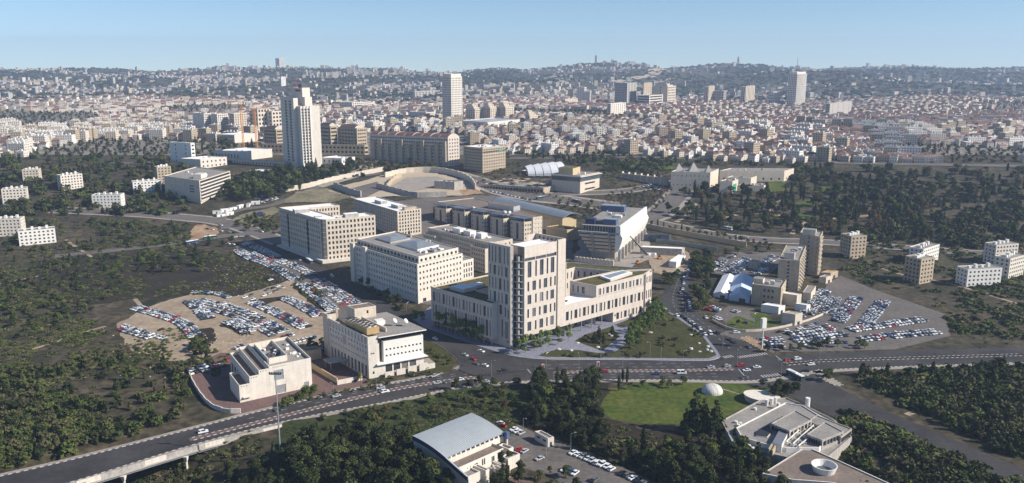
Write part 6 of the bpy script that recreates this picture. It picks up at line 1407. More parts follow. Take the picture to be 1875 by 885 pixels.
def houses_mesh(name, data, walls=WALLM):
    b = MB(); WM = [b.mi(m) for m in walls]; RM = [b.mi(m) for m in ROOFM]; gm = b.mi('roof_grey'); wm_ = b.mi('roof_white'); dk = b.mi('glass_far')
    for (x, y, a, w, d, h, tile, t) in data:
        z = Hn(x, y)-4; zt = z+4+h; c, s = math.cos(a), math.sin(a); i = len(b.v)
        def q(px, py, pz): return (x+px*c-py*s, y+px*s+py*c, pz)
        W2, D2 = w/2, d/2
        b.v += [q(-W2,-D2,z), q(W2,-D2,z), q(W2,D2,z), q(-W2,D2,z), q(-W2,-D2,zt), q(W2,-D2,zt), q(W2,D2,zt), q(-W2,D2,zt)]
        m = WM[int(t*4.99)]
        b.f += [(i,i+1,i+5,i+4),(i+1,i+2,i+6,i+5),(i+2,i+3,i+7,i+6),(i+3,i,i+4,i+7)]; b.m += [m]*4
        if tile:
            r = min(D2*0.55, 3.0); g = W2*0.45 if t < 0.6 else W2; j = len(b.v); e = 0.5
            b.v += [q(-W2-e,-D2-e,zt), q(W2+e,-D2-e,zt), q(W2+e,D2+e,zt), q(-W2-e,D2+e,zt), q(-g,0,zt+r), q(g,0,zt+r)]
            k = RM[int(t*37) % 3]; b.f += [(j,j+1,j+5,j+4),(j+2,j+3,j+4,j+5),(j+1,j+2,j+5),(j+3,j,j+4)]; b.m += [k,k,k if t < 0.6 else m,k if t < 0.6 else m]
        else:
            b.f.append((i+4,i+5,i+6,i+7)); b.m.append(gm if t < 0.6 else wm_)
            if y < 2600 and t > 0.35:
                j = len(b.v); ux, uy = (t-0.5)*w*0.8, (0.5-t)*d*0.6
                for zz in (zt, zt+1.8): b.v += [q(ux-1.2,uy-1.2,zz), q(ux+1.2,uy-1.2,zz), q(ux+1.2,uy+1.2,zz), q(ux-1.2,uy+1.2,zz)]
                b.f += [(j,j+1,j+5,j+4),(j+1,j+2,j+6,j+5),(j+2,j+3,j+7,j+6),(j+3,j,j+4,j+7),(j+4,j+5,j+6,j+7)]; b.m += [WM[1]]*5
        if y < 2000:      # dark window boxes, a hand proud of the wall
            for (fx, fy, hx, hy) in ((0,-D2,0.6,0.06),(W2,0,0.06,0.6)):
                for zz in ([h*0.3] if h < 6 else [h*0.2, h*0.62]):
                    for o_ in (-0.28, 0.28):
                        ox, oy = (o_*w, 0) if fx == 0 else (0, o_*d); j = len(b.v); zb = z+4+zz
                        if fx == 0: b.v += [q(ox-0.6,fy-0.05,zb), q(ox+0.6,fy-0.05,zb), q(ox+0.6,fy-0.05,zb+1.5), q(ox-0.6,fy-0.05,zb+1.5)]
                        else: b.v += [q(fx+0.05,oy-0.6,zb), q(fx+0.05,oy+0.6,zb), q(fx+0.05,oy+0.6,zb+1.5), q(fx+0.05,oy-0.6,zb+1.5)]
                        b.f.append((j,j+1,j+2,j+3)); b.m.append(dk)
    o = b.build(name); o['kind'] = 'stuff'; return o
# the 300 nearest houses one by one, from templates
def house_template(w, d, h, tile, wm, rm, gable, seed):
    r = random.Random(seed); wb = MB(); pb = MB(); pl = [(-w/2,-d/2),(w/2,-d/2),(w/2,d/2),(-w/2,d/2)]; nf = 2 if h > 5.5 else 1; rows = [(0.9+k*3.1, 2.4+k*3.1) for k in range(nf)]
    for i in range(4):
        a, b = pl[i], pl[(i+1)%4]; L_ = math.dist(a,b); wall(wb, a, b, -4, h, wm, grid(L_, max(2,int(L_/3.2)), 1.1, rows, 0.6), 0.3, None, pb, 'glass_far')
    rb = MB(); cb = MB(); e = 0.5; rr = min(d*0.3, 3.2)
    if tile:
        g = w/2 if gable else w*0.22; c = [(-w/2-e,-d/2-e,h),(w/2+e,-d/2-e,h),(w/2+e,d/2+e,h),(-w/2-e,d/2+e,h)]; A, B = (-g,0,h+rr), (g,0,h+rr)
        rb.face([c[0],c[1],B,A], rm); rb.face([c[2],c[3],A,B], rm); rb.face([c[1],c[2],B], wm if gable else rm); rb.face([c[3],c[0],A], wm if gable else rm)
        cb.box(w*0.15, w*0.15+0.9, -0.5, 0.5, h+rr*0.3, h+rr+0.9, wm)
    else:
        rb.face([(*p,h-0.5) for p in inset(pl,0.3)], 'roof_grey'); q = inset(pl,0.3)
        for i in range(4):
            j = (i+1)%4; rb.face([(*pl[i],h),(*pl[j],h),(*q[j],h),(*q[i],h)], wm); rb.face([(*q[j],h-0.5),(*q[i],h-0.5),(*q[i],h),(*q[j],h)], wm)
        rb.box(-1.5,1.2,-1.2,1.4,h-0.5,h+1.9,'white_paint'); cb.tube((2.6,1,h-0.5),(2.6,1,h+0.9),0.5,0.5,'white_paint',8)
    return wb.mesh('wall'), rb.mesh('roof'), pb.mesh('window_panes'), cb.mesh('chimney')
HT = []
for k, (w, d, h, tile, wm, rm, gb, lab) in enumerate((
  (12,9,7.5,True,'stone_cream','tile_red',False,'two storey cream house with hipped red tile roof in the old quarter'),
  (11,8,5,True,'stone','tile_pink',True,'one storey pinkish stone cottage with gabled pink tile roof in the old quarter'),
  (14,10,8.5,True,'stone_tan','tile_maroon',False,'two storey tan house with hipped maroon roof in the old quarter'),
  (10,9,8,True,'white_paint','tile_red',True,'two storey white house with gabled red roof in the old quarter'),
  (12,10,8,False,'stone_white','',False,'two storey white flat roofed house with roof tank in the old quarter'),
  (9,8,5,False,'white_paint','',False,'one storey white flat roofed house with roof hut in the old quarter'),
  (13,9,8,True,'stone_white','tile_pink',False,'two storey white house with hipped pink roof in the old quarter'),
  (10,8.5,8,False,'stone_tan','',False,'two storey tan flat roofed house with roof tank in the old quarter'))):
    HT.append((house_template(w,d,h,tile,wm,rm,gb,k), lab, tile))
def vis(hh):
    u, v = proj(hh[0], hh[1], Hn(hh[0],hh[1])); return 0 < u < 1875
HOUSES.sort(key=lambda q: q[1]); near = [q for q in HOUSES if vis(q)][:250]; nset = set(map(id, near))
tileT = [t for t in HT if t[2]]; flatT = [t for t in HT if not t[2]]
for (x, y, a, w, d, h, tile, t) in near:
    (wm, rm, pm, chm), lab, _ = (tileT if tile else flatT)[int(t*997) % (len(tileT) if tile else len(flatT))]
    o = empty('house', (x, y, Hn(x,y)), lab, 'house', 'houses of the old quarter', a)
    link('wall', wm, o); rf_ = link('roof', rm, o); link('chimney' if tile else 'water_tank', chm, rf_); p = link('window_panes', pm, o); p['kind'] = 'stuff'
houses_mesh('old_quarter_houses', [q for q in HOUSES if id(q) not in nset])
houses_mesh('hillside_houses', FARH, ['stone_grey','stone_tan','stone_cream','stone_grey','concrete'])
# apartment blocks
BT = []
for k, (w, d, nf, wm, lab) in enumerate(((18,13,4,'stone_cream','cream four storey apartment block with flat roof among the houses'),(24,12,5,'stone_white','white five storey apartment block with flat roof among the houses'),(16,14,6,'stone_tan','tan six storey apartment block with flat roof among the houses'),(30,12,4,'white_paint','long white four storey apartment block with flat roof among the houses'))):
    wb = MB(); pb = MB(); h = nf*3.2+0.8; pl = [(-w/2,-d/2),(w/2,-d/2),(w/2,d/2),(-w/2,d/2)]
    for i in range(4):
        a, b = pl[i], pl[(i+1)%4]; L_ = math.dist(a,b); wall(wb, a, b, -5, h, wm, grid(L_, max(3,int(L_/3.4)), 1.7, floors(0,nf,3.2,1.0,2.5), 0.6), 0.6, None, pb, 'glass_far')
    rb = MB(); rb.face([(*p,h-0.5) for p in inset(pl,0.3)], 'roof_grey'); q = inset(pl,0.3)
    for i in range(4):
        j = (i+1)%4; rb.face([(*pl[i],h),(*pl[j],h),(*q[j],h),(*q[i],h)], wm); rb.face([(*q[j],h-0.5),(*q[i],h-0.5),(*q[i],h),(*q[j],h)], wm)
    for s in range(4): rb.box(-w*0.35+s*w*0.2, -w*0.35+s*w*0.2+2, -1.5+s*0.6, 1+s*0.6, h-0.5, h+1.3+(s%2), 'white_paint')
    BT.append((wb.mesh('wall'), rb.mesh('roof'), pb.mesh('window_panes'), lab))
BLOCKS.sort(key=lambda q: q[1]); bn = [q for q in BLOCKS if vis(q)]
for (x, y, a, t) in bn[:280]:
    wm, rm, pm, lab = BT[int(t*3.99)]; o = empty('apartment_block', (x,y,Hn(x,y)), lab, 'apartments', 'apartment blocks in the city', a)
    link('wall', wm, o); link('roof', rm, o); p = link('window_panes', pm, o); p['kind'] = 'stuff'
ribbon('hill_road', pxline([(955,156),(990,147),(1015,141),(1040,137)], 8), 45, 1.5, 'stone_tan'); ribbon('hill_road', pxline([(1120,150),(1165,143),(1200,133),(1225,126)], 8), 60, 1.5, 'stone_tan'); ribbon('hill_road', pxline([(1170,160),(1215,148),(1250,146)], 8), 30, 1.5, 'sand')
print('CITY', len(HOUSES), len(FARH), len(BLOCKS), len(CTREES))

# ------------------------------------------------------------------ trees
def crown_arrays(kind, n, leaf, seed):
    """many small leaf clump faces spread through the crown; unit: metres for a tree about 10 m tall"""
    r = np.random.default_rng(seed); blobs = []
    if kind == 'pine':
        for _ in range(13): a = r.uniform(0,6.28); d = r.uniform(0,2.6); blobs.append((d*math.cos(a), d*math.sin(a), r.uniform(3.6,8.8)-0.6*d, r.uniform(1.0,2.1), r.uniform(0.9,1.5)))
    elif kind == 'broad':
        for _ in range(10): a = r.uniform(0,6.28); d = r.uniform(0.3,2.6); blobs.append((d*math.cos(a), d*math.sin(a), r.uniform(3.4,8.0)-0.35*d, r.uniform(1.2,2.0), r.uniform(1.0,1.7)))
    elif kind == 'young':
        for _ in range(9): a = r.uniform(0,6.28); d = r.uniform(0.2,1.6); blobs.append((d*math.cos(a), d*math.sin(a), r.uniform(3.0,9.0)-0.4*d, r.uniform(0.9,1.6), r.uniform(1.0,1.6)))
    elif kind == 'cypress':
        for i in range(12): z = 0.8+i*0.8; rr = 1.15*math.sin(math.pi*min(0.98,(z+1.0)/11.5))**0.8; blobs.append((r.uniform(-.12,.12), r.uniform(-.12,.12), z, max(rr,0.25), 0.9))
    elif kind == 'conifer':
        for i in range(13): z = 1.4+i*0.66; rr = 2.5*(1-(z-1.0)/9.6)+0.25; a = r.uniform(0,6.28); blobs.append((0.28*rr*math.cos(a), 0.28*rr*math.sin(a), z, rr*r.uniform(0.7,1.0), 0.7))
    elif kind == 'shrub':
        for _ in range(7): a = r.uniform(0,6.28); d = r.uniform(0,3.0); blobs.append((d*math.cos(a), d*math.sin(a), r.uniform(1.0,4.0), r.uniform(1.4,2.4), r.uniform(1.2,2.2)))
    B = np.array(blobs); w = B[:,3]**2; k = r.choice(len(B), n, p=w/w.sum()); b = B[k]
    d = r.normal(size=(n,3)); d /= np.linalg.norm(d, axis=1)[:,None]; d[:,2] = np.where(d[:,2] < -0.35, -d[:,2]*0.6, d[:,2])
    rad = r.uniform(0.55, 1.08, n)**0.6
    c = np.stack([b[:,0]+d[:,0]*b[:,3]*rad, b[:,1]+d[:,1]*b[:,3]*rad, b[:,2]+d[:,2]*b[:,4]*rad], 1)
    nr = d+r.normal(size=(n,3))*0.55; nr /= np.linalg.norm(nr, axis=1)[:,None]
    t = np.cross(nr, r.normal(size=(n,3))); t /= np.linalg.norm(t, axis=1)[:,None]; s = np.cross(nr, t); L = leaf*r.uniform(0.6,1.4,(n,1))
    V = np.stack([c-t*L-s*L*0.7, c+t*L-s*L*0.5, c+t*L*0.8+s*L, c-t*L*0.6+s*L*0.8], 1).reshape(-1,3)
    return V, n
def mesh_from(name, V, nq, mats, mi):
    me = bpy.data.meshes.new(name); me.vertices.add(len(V)); me.vertices.foreach_set('co', V.astype(np.float32).ravel()); me.loops.add(nq*4); me.loops.foreach_set('vertex_index', np.arange(nq*4, dtype=np.int32))
    me.polygons.add(nq); me.polygons.foreach_set('loop_start', np.arange(0, nq*4, 4, dtype=np.int32))
    for m in mats: me.materials.append(MATS[m])
    me.polygons.foreach_set('material_index', mi.astype(np.int32)); me.update(calc_edges=True); return me
def trunk_mesh(kind, seed):
    r = random.Random(seed); b = MB(); h = {'pine':6.5,'broad':5.0,'young':5.5,'cypress':3,'conifer':7,'shrub':1.5}[kind]; tr = {'young':0.12,'shrub':0.12,'cypress':0.2}.get(kind,0.28)
    lx, ly = r.uniform(-0.3,0.3), r.uniform(-0.3,0.3); b.tube((0,0,-1),(lx,ly,h*0.55),tr,tr*0.75,'bark',6); b.tube((lx,ly,h*0.55),(lx*1.6,ly*1.6,h),tr*0.75,tr*0.3,'bark',6)
    if kind in ('pine','broad','young'):
        for k in range(4):
            a = r.uniform(0,6.28); l = r.uniform(1.2,2.2) if kind != 'young' else 0.9; b.tube((lx,ly,h*(0.5+0.1*k)),(lx+l*math.cos(a),ly+l*math.sin(a),h*(0.5+0.1*k)+1.4),tr*0.4,tr*0.15,'bark',5)
    return b.mesh('trunk')
SPEC = {'pine_tree':('pine','leaf_pine',1900,0.27),'dark_pine_tree':('pine','leaf_dark',1900,0.28),'broadleaf_tree':('broad','leaf_broad',1900,0.27),'young_tree':('young','leaf_fresh',1100,0.20),'cypress_tree':('cypress','leaf_dark',800,0.20),'conifer_tree':('conifer','leaf_dark',1000,0.25),'olive_tree':('broad','leaf_olive',800,0.28),'rusty_tree':('broad','leaf_rust',700,0.26),'shrub':('shrub','leaf_olive',600,0.34),'green_shrub':('shrub','leaf_broad',600,0.34),'yellow_tree':('broad','leaf_yellow',700,0.28)}
TT = {}
for nm, (kd, mt, n, lf) in SPEC.items():
    L_ = []
    for sd in range(3):
        V, nq = crown_arrays(kd, n, lf, hash((kd,sd)) % 1000 if False else sd*17+len(nm)*3); r = np.random.default_rng(sd); second = {'leaf_pine':'leaf_dark','leaf_dark':'leaf_pine','leaf_broad':'leaf_pine','leaf_fresh':'leaf_broad','leaf_olive':'leaf_pine','leaf_rust':'leaf_olive','leaf_yellow':'leaf_broad'}[mt]
        L_.append((mesh_from('crown', V, nq, [mt, second], (r.random(nq) < 0.25)), trunk_mesh(kd, sd)))
    TT[nm] = L_
TLAB = {}
rt = random.Random(5); NT = 0
def tree(sp, x, y, h, label, group, sink=0.0):
    global NT; NT += 1
    cm, tm = rt.choice(TT[sp]); o = empty(sp, (x, y, Hn(x,y)-sink), label, 'shrub' if 'shrub' in sp else 'tree', group, rt.uniform(0,6.28)); s = h/(9.6 if 'shrub' not in sp else 5.0); w_ = s*rt.uniform(0.85,1.2)
    o.scale = (w_, w_, s); link('crown', cm, o); link('trunk', tm, o); return o
def scatter_px(poly, n, species, hs, where, group, mind=4.0, seed=1):
    r = random.Random(seed); us = [p[0] for p in poly]; vs_ = [p[1] for p in poly]; got = []; tries = 0
    while len(got) < n and tries < n*40:
        tries += 1; u, v = r.uniform(min(us),max(us)), r.uniform(min(vs_),max(vs_))
        if not inpoly((u,v), poly): continue
        x, y, z = P(u, v)
        if any((x-a)**2+(y-b)**2 < mind**2 for a, b in got): continue
        got.append((x,y)); sp = r.choice(species); tree(sp, x, y, r.uniform(*hs)*(1.15 if 'cypress' in sp or 'conifer' in sp else 1)*(0.42 if 'shrub' in sp else 1), sp.replace('_',' ')+' '+where, group)
FOREST = [(965,712),(1010,700),(1060,700),(1094,706),(1090,760),(1130,822),(1200,832),(1260,826),(1325,826),(1392,850),(1440,905),(1250,905),(1180,868),(1100,838),(1030,806),(965,775)]
scatter_px(FOREST, 120, ['pine_tree','pine_tree','dark_pine_tree','dark_pine_tree','conifer_tree','cypress_tree','broadleaf_tree','olive_tree'], (7,12), 'in the dark grove beside the lawn', 'grove beside the lawn', 4.2, 1)
for (u,v,h) in ((1272,790,20),(1287,792,17),(1310,796,17),(1256,792,12),(1300,815,13),(1133,716,9),(1140,700,8),(1148,702,9),(978,716,11),(1000,712,9),(1344,815,9)):
    x,y,z = P(u,v); tree('conifer_tree' if h > 11 else 'cypress_tree', x, y, h, 'tall dark conifer standing at the rim of the lawn' if h > 11 else 'slim dark cypress at the rim of the grove', 'conifers at the lawn')
scatter_px([(500,905),(545,830),(560,815),(610,815),(680,800),(745,815),(760,850),(800,905)], 80, ['dark_pine_tree','dark_pine_tree','dark_pine_tree','pine_tree','conifer_tree','green_shrub'], (9,14), 'in the dark wood left of the sports hall', 'wood beside the sports hall', 4.5, 2)
scatter_px([(180,980),(347,896),(430,868),(520,850),(520,905),(480,960)], 40, ['dark_pine_tree','dark_pine_tree','conifer_tree'], (6,9.5), 'in the shaded valley under the viaduct', 'trees in the valley', 5.0, 3)
scatter_px([(530,778),(640,755),(740,735),(830,722),(935,716),(940,765),(880,752),(800,770),(745,795),(650,790),(560,798)], 46, ['shrub','rusty_tree','olive_tree','green_shrub','broadleaf_tree','pine_tree','shrub'], (4.5,7.5), 'on the rough slope below the main road', 'slope below the main road', 4.0, 4)
scatter_px([(760,852),(830,885),(940,905),(960,870),(935,850),(905,862),(880,905),(800,905)], 10, ['dark_pine_tree','pine_tree','conifer_tree'], (6,9), 'in front of the sports hall', 'trees by the sports hall', 4, 5)
scatter_px([(1010,862),(1050,880),(1080,905),(1000,905),(960,880)], 8, ['pine_tree','olive_tree','green_shrub'], (4,7), 'on the verge of the lower car park', 'car park trees', 4, 6)
for i, (u,v) in enumerate(((803,600),(816,604),(829,609),(842,613),(855,618),(868,622),(880,626))): x,y,z = P(u,v+3); tree('young_tree', x, y, 13+0.9*(i%3), 'young street tree in the row along the shaded wing of the stone tower', 'street trees along the shaded wing')
for i, (u,v) in enumerate(((948,652),(962,648),(977,644),(990,640),(1005,637),(1022,633),(1040,627))): x,y,z = P(u,v-2); tree('young_tree', x, y, 11.5+1.0*(i%2), 'young street tree in the row before the open ground floor', 'street trees before the open ground floor')
for (u,v) in ((762,590),(772,592)): x,y,z = P(u,v); tree('young_tree', x, y, 9, 'pale young tree at the far corner of the plaza', 'trees at the plaza corner')
scatter_px([(1145,650),(1150,620),(1175,595),(1200,572),(1218,570),(1222,585),(1195,610),(1170,640)], 20, ['young_tree'], (10.5,13.5), 'in the loose avenue across the plaza lawn', 'avenue on the plaza lawn', 4.0, 8)
for (u,v,h) in ((1096,622,9),(1088,628,7.5),(1105,630,7),(1121,612,6)): x,y,z = P(u,v); tree('conifer_tree', x, y, h, 'bushy dark conifer in the plaza flower bed', 'conifers in the flower bed')
for (poly,n,sd) in (([(1205,620),(1240,615),(1250,630),(1225,640),(1205,635)],9,9),([(1245,600),(1275,598),(1295,622),(1270,618)],7,10),([(1235,646),(1262,645),(1265,655),(1238,655)],6,11),([(1148,650),(1185,648),(1180,656),(1150,656)],6,12),([(1025,648),(1060,646),(1120,650),(1110,655),(1040,654)],9,13),([(1056,622),(1075,614),(1080,625),(1065,630)],5,14),([(1205,575),(1235,585),(1225,600),(1205,590)],6,15),([(780,625),(800,635),(820,650),(828,665),(800,680),(780,685)],14,16),([(560,738),(640,720),(720,704),(700,702),(620,718),(560,730)],14,17),([(640,700),(675,700),(790,680),(800,684),(690,704)],12,18)):
    scatter_px(poly, n, ['green_shrub','shrub'], (3.2,5.5), {9:'on the open plaza lawn',10:'by the kerb of the plaza lawn',11:'in the lower clump of the plaza lawn',12:'under the plaza avenue',13:'along the roadside plaza bed',14:'in the plaza flower bed',15:'beside the rounded end of the stone wing',16:'in the corner garden of the cream office',17:'in the hedge along the main road',18:'in the hedge below the cream office'}[sd], 'shrub clumps', 1.6, sd)
scatter_px([(1268,475),(1300,470),(1308,490),(1298,520),(1300,560),(1296,590),(1278,575),(1270,545),(1272,510)], 24, ['broadleaf_tree','pine_tree'], (9,12), 'in the dense row along the rising side street', 'trees along the side street', 4.2, 20)
for (u,v,h) in ((1225,530,11),(1232,520,12),(1220,515,10),(1240,512,9),(1336,545,6),(1352,596,5),(1385,465,9),(1410,462,9),(1330,470,8),(1350,466,8)): x,y,z = P(u,v); tree('broadleaf_tree', x, y, h, 'round leafy tree beside the yards east of the side street', 'yard trees')
for i in range(22):
    u = 1182+i*11.0; v = 412+i*2.0+rt.uniform(-2,2); x,y,z = P(u,v); tree(rt.choice(['olive_tree','rusty_tree','broadleaf_tree','cypress_tree','yellow_tree']), x, y, rt.uniform(5,8), 'roadside tree on the verge of the upper road', 'upper road trees')
GARD = [(1255,352),(1312,352),(1350,358),(1430,352),(1527,330),(1690,322),(1690,440),(1527,436),(1440,430),(1330,424),(1250,408),(1215,396),(1240,372)]
scatter_px(GARD, 135, ['pine_tree','dark_pine_tree','dark_pine_tree','cypress_tree','cypress_tree','broadleaf_tree','olive_tree','rusty_tree'], (10,17), 'in the wooded garden below the courthouse', 'trees in the courthouse garden', 6.5, 21)
scatter_px([(425,335),(520,318),(600,312),(650,308),(640,322),(565,342),(500,366),(440,372),(410,350)], 115, ['pine_tree','dark_pine_tree','broadleaf_tree','cypress_tree'], (9,16), 'on the slope in front of the hotel tower', 'trees before the hotel tower', 6, 22)
scatter_px([(250,470),(347,455),(430,440),(445,462),(420,485),(380,500),(250,500)], 26, ['dark_pine_tree','green_shrub','broadleaf_tree','conifer_tree'], (6,10), 'on the scrub hill by the upper left junction', 'trees on the scrub hill', 5, 23)
scatter_px([(420,415),(500,395),(512,405),(510,432),(470,425)], 16, ['green_shrub','broadleaf_tree','shrub'], (5,8), 'on the bank beside the white roofed offices', 'bank trees', 4, 24)
for (u,v) in ((1155,713),(1177,708),(1213,706),(1225,711),(1250,706),(1395,710),(1408,714)): x,y,z = P(u,v); tree('olive_tree', x, y, rt.uniform(4,6.5), 'small olive tree on the roadside edge of the lawn', 'olives at the lawn')
for (u,v,h) in ((860,712,6),(878,708,7),(905,708,5.5),(945,706,5),(835,715,7),(920,712,4),(1430,722,9),(1442,726,8),(1455,720,7),(1420,728,9),(1512,698,7),(1520,690,5)): x,y,z = P(u,v); tree('pine_tree', x, y, h, 'small round topped pine on the pavement edge of the main road', 'pavement pines')
x,y,z = P(660,700); tree('yellow_tree', x, y, 6, 'bright yellow green tree beside the cream corner office', 'single trees')
for (u,v,h) in ((594,640,7),(590,632,6),(520,745,4),(530,742,5),(548,736,5),(560,728,6),(575,722,5)): x,y,z = P(u,v); tree('olive_tree' if v < 650 else 'green_shrub', x, y, h, 'bushy planting beside the windowless white box', 'yard planting')
scatter_px([(1110,358),(1170,350),(1232,348),(1222,368),(1190,392),(1130,385)], 60, ['olive_tree'], (4.5,6.5), 'in the young orchard below the approach wall', 'orchard trees', 6, 25)
for i in range(16): u = 875+i*12; x,y,z = P(u, 338+i*2.1); tree(rt.choice(['rusty_tree','olive_tree']), x, y, rt.uniform(4,6), 'small roadside tree along the wide boulevard', 'boulevard trees')
for pts in ([(1238,408),(1262,392),(1275,372),(1290,362)],[(1290,410),(1340,396),(1390,392),(1450,398)],[(1400,420),(1405,400),(1415,380),(1440,362)],[(1450,430),(1470,410),(1520,402),(1600,395)]): ribbon('garden_path', pxline(pts), 5.0, 0.25, 'sand')
for poly in ([(1385,398),(1420,392),(1432,402),(1395,408)],[(1455,372),(1500,362),(1520,372),(1470,382)],[(1460,392),(1495,388),(1500,398),(1465,402)],[(1310,392),(1335,386),(1345,396),(1320,400)],[(1480,345),(1527,338),(1560,350),(1500,358)]): drape('clearing', poly, 0.26, 'lawn')
scatter_px([(395,345),(430,338),(520,325),(520,345),(480,362),(430,372),(400,366)], 34, ['pine_tree','dark_pine_tree','broadleaf_tree','olive_tree'], (8,13), 'around the car parks below the striped hotel', 'trees below the striped hotel', 6, 71)
scatter_px([(690,432),(720,428),(775,445),(790,420),(800,432),(785,470),(760,455)], 10, ['broadleaf_tree','olive_tree','cypress_tree'], (5,8), 'in the yards between the office blocks', 'yard trees between offices', 5, 72)
scatter_px([(660,505),(690,530),(740,560),(755,575),(735,572),(680,540),(655,515)], 18, ['broadleaf_tree','green_shrub','dark_pine_tree'], (5,8), 'in the strip before the skylit white office', 'trees before the skylit office', 4, 73)
scatter_px([(1010,372),(1100,378),(1110,388),(1060,398),(1040,392)], 18, ['olive_tree','broadleaf_tree','rusty_tree','cypress_tree'], (5,8), 'on the verge beside the curved roof hall', 'verge trees by the hall', 5, 74)
scatter_px([(1100,295),(1230,300),(1225,312),(1120,318)], 26, ['broadleaf_tree','pine_tree','olive_tree'], (6,10), 'round the far park meadow', 'far meadow trees', 7, 75)
scatter_px([(860,330),(905,318),(960,330),(1000,336),(940,345)], 14, ['olive_tree','rusty_tree','broadleaf_tree'], (5,8), 'beside the terrace with cafe canopies', 'terrace trees', 6, 76)
scatter_px([(600,305),(660,296),(760,300),(800,308),(760,314),(700,310),(640,322)], 34, ['pine_tree','broadleaf_tree','olive_tree','rusty_tree'], (6,11), 'along the street below the long apartment row', 'trees below the apartment row', 6, 77)
scatter_px([(347,262),(400,256),(470,262),(475,282),(400,290),(347,292)], 30, ['pine_tree','dark_pine_tree','broadleaf_tree','cypress_tree'], (8,13), 'in the gardens behind the striped hotel', 'hotel garden trees', 7, 78)
scatter_px([(425,410),(460,398),(505,392),(510,425),(470,428),(440,418)], 26, ['green_shrub','broadleaf_tree','olive_tree','shrub'], (5,9), 'on the grassy bank with the blue sign', 'bank trees by the blue sign', 4, 79)
scatter_px([(1400,646),(1527,640),(1600,640),(1600,634),(1500,634),(1410,640)], 12, ['broadleaf_tree','olive_tree','pine_tree'], (4,6.5), 'on the verge between the crossing lot and the main road', 'verge trees at the lot', 4, 81)
scatter_px([(520,500),(560,512),(600,545),(590,548),(540,515)], 10, ['olive_tree','broadleaf_tree','shrub'], (3.5,6), 'on the rough strip between the two left car parks', 'strip trees', 3.5, 82)
scatter_px([(570,632),(600,640),(590,655),(560,650)], 6, ['broadleaf_tree','olive_tree'], (5,7), 'behind the yard of the cream corner office', 'trees behind the yard', 3, 83)
scatter_px([(347,640),(372,630),(400,645),(385,668),(347,672)], 14, ['broadleaf_tree','dark_pine_tree','green_shrub','pine_tree'], (5,8), 'in the thicket left of the windowless white box', 'thicket by the box', 3.5, 84)
print('TREES', NT)
# masses of trees nobody could count: city greenery, far woods, fringes
def mass(name, pts, kinds, nq, leaf, mats, flat=1.0):
    tv = [crown_arrays(k, nq, leaf, 90+i)[0] for i, k in enumerate(kinds)]; allV = []; r = np.random.default_rng(3)
    for (x, y, h) in pts:
        V = tv[int(r.integers(len(tv)))].copy(); a = r.uniform(0,6.28); s = h/9.0; c, sn = math.cos(a), math.sin(a); w_ = s*flat*r.uniform(0.9,1.3)
        allV.append(np.stack([(V[:,0]*c-V[:,1]*sn)*w_+x, (V[:,0]*sn+V[:,1]*c)*w_+y, V[:,2]*s+Hn(x,y)-0.25*h], 1))
    V = np.concatenate(allV); n = len(V)//4; mi = np.repeat(r.integers(0, len(mats), len(pts)), nq)
    o = link(name, mesh_from(name, V, n, mats, mi)); o['kind'] = 'stuff'; return o
mass('city_trees', [t for t in CTREES if t[1] < 2500], ['pine','broad','broad','cypress'], 46, 0.95, ['leaf_dark','leaf_pine','leaf_far'], 1.2)
mass('hillside_woods', [t for t in CTREES if t[1] >= 2500], ['broad','shrub'], 16, 2.2, ['leaf_far','leaf_dark','leaf_pine'], 1.9)
def px_points(poly, n, hs, seed, cl=None):
    cl = hs[0] < 3 if cl is None else cl
    r = random.Random(seed); us = [p[0] for p in poly]; vs_ = [p[1] for p in poly]; out = []; t = 0
    while len(out) < n and t < n*30:
        t += 1; u, v = r.uniform(min(us),max(us)), r.uniform(min(vs_),max(vs_))
        if inpoly((u,v), poly):
            x, y, z = P(u, v)
            if cl and noise2(x*5.5+40, y*5.5)+0.8*noise2(x*13, y*11) < r.uniform(-2.6, 0.9): continue
            if y < 720 or free(x, y): out.append((x, y, r.uniform(*hs)))
    return out
FR = px_points([(850,262),(930,280),(1020,286),(1110,280),(1240,292),(1340,300),(1527,302),(1527,330),(1440,345),(1450,305),(1320,302),(1225,305),(1210,330),(1100,312),(1000,292),(880,290)], 330, (5,10), 31)
FR += px_points([(347,262),(480,262),(480,285),(400,290),(347,300)], 60, (7,11), 32)+px_points([(560,300),(760,300),(840,312),(700,315),(640,330)], 50, (5,9), 33)
FR += px_points([(1527,310),(1880,310),(1880,460),(1527,440)], 380, (8,15), 34)+px_points([(-20,290),(340,290),(340,395),(-20,400)], 420, (7,14), 35)+px_points([(1255,352),(1527,340),(1527,436),(1330,424)], 70, (6,11), 36)
FR += px_points([(-20,690),(200,650),(330,665),(345,705),(330,770),(200,810),(-20,868)], 330, (3,8.5), 37, True)+px_points([(1560,688),(1880,668),(1880,850),(1680,750)], 260, (4,9), 38, True)+px_points([(1560,780),(1880,905),(1880,930),(1540,930)], 200, (4,9), 39, True)+px_points([(-20,405),(340,410),(340,450),(-20,470)], 130, (4,9), 40, True)+px_points([(-20,480),(250,470),(200,560),(-20,640)], 220, (3,7), 57, True)
mass('park_trees', FR, ['pine','broad','cypress','pine'], 150, 0.62, ['leaf_dark','leaf_pine','leaf_broad','leaf_olive'], 1.1)
SCR = px_points([(-20,470),(347,455),(430,470),(525,512),(425,545),(347,540),(-20,570)], 1500, (1.2,4.2), 41)+px_points([(545,515),(600,560),(580,560),(530,520)], 120, (1.2,3), 42)+px_points([(347,600),(372,640),(430,650),(400,690),(347,680),(100,690),(100,610)], 500, (1.2,3.5), 43)
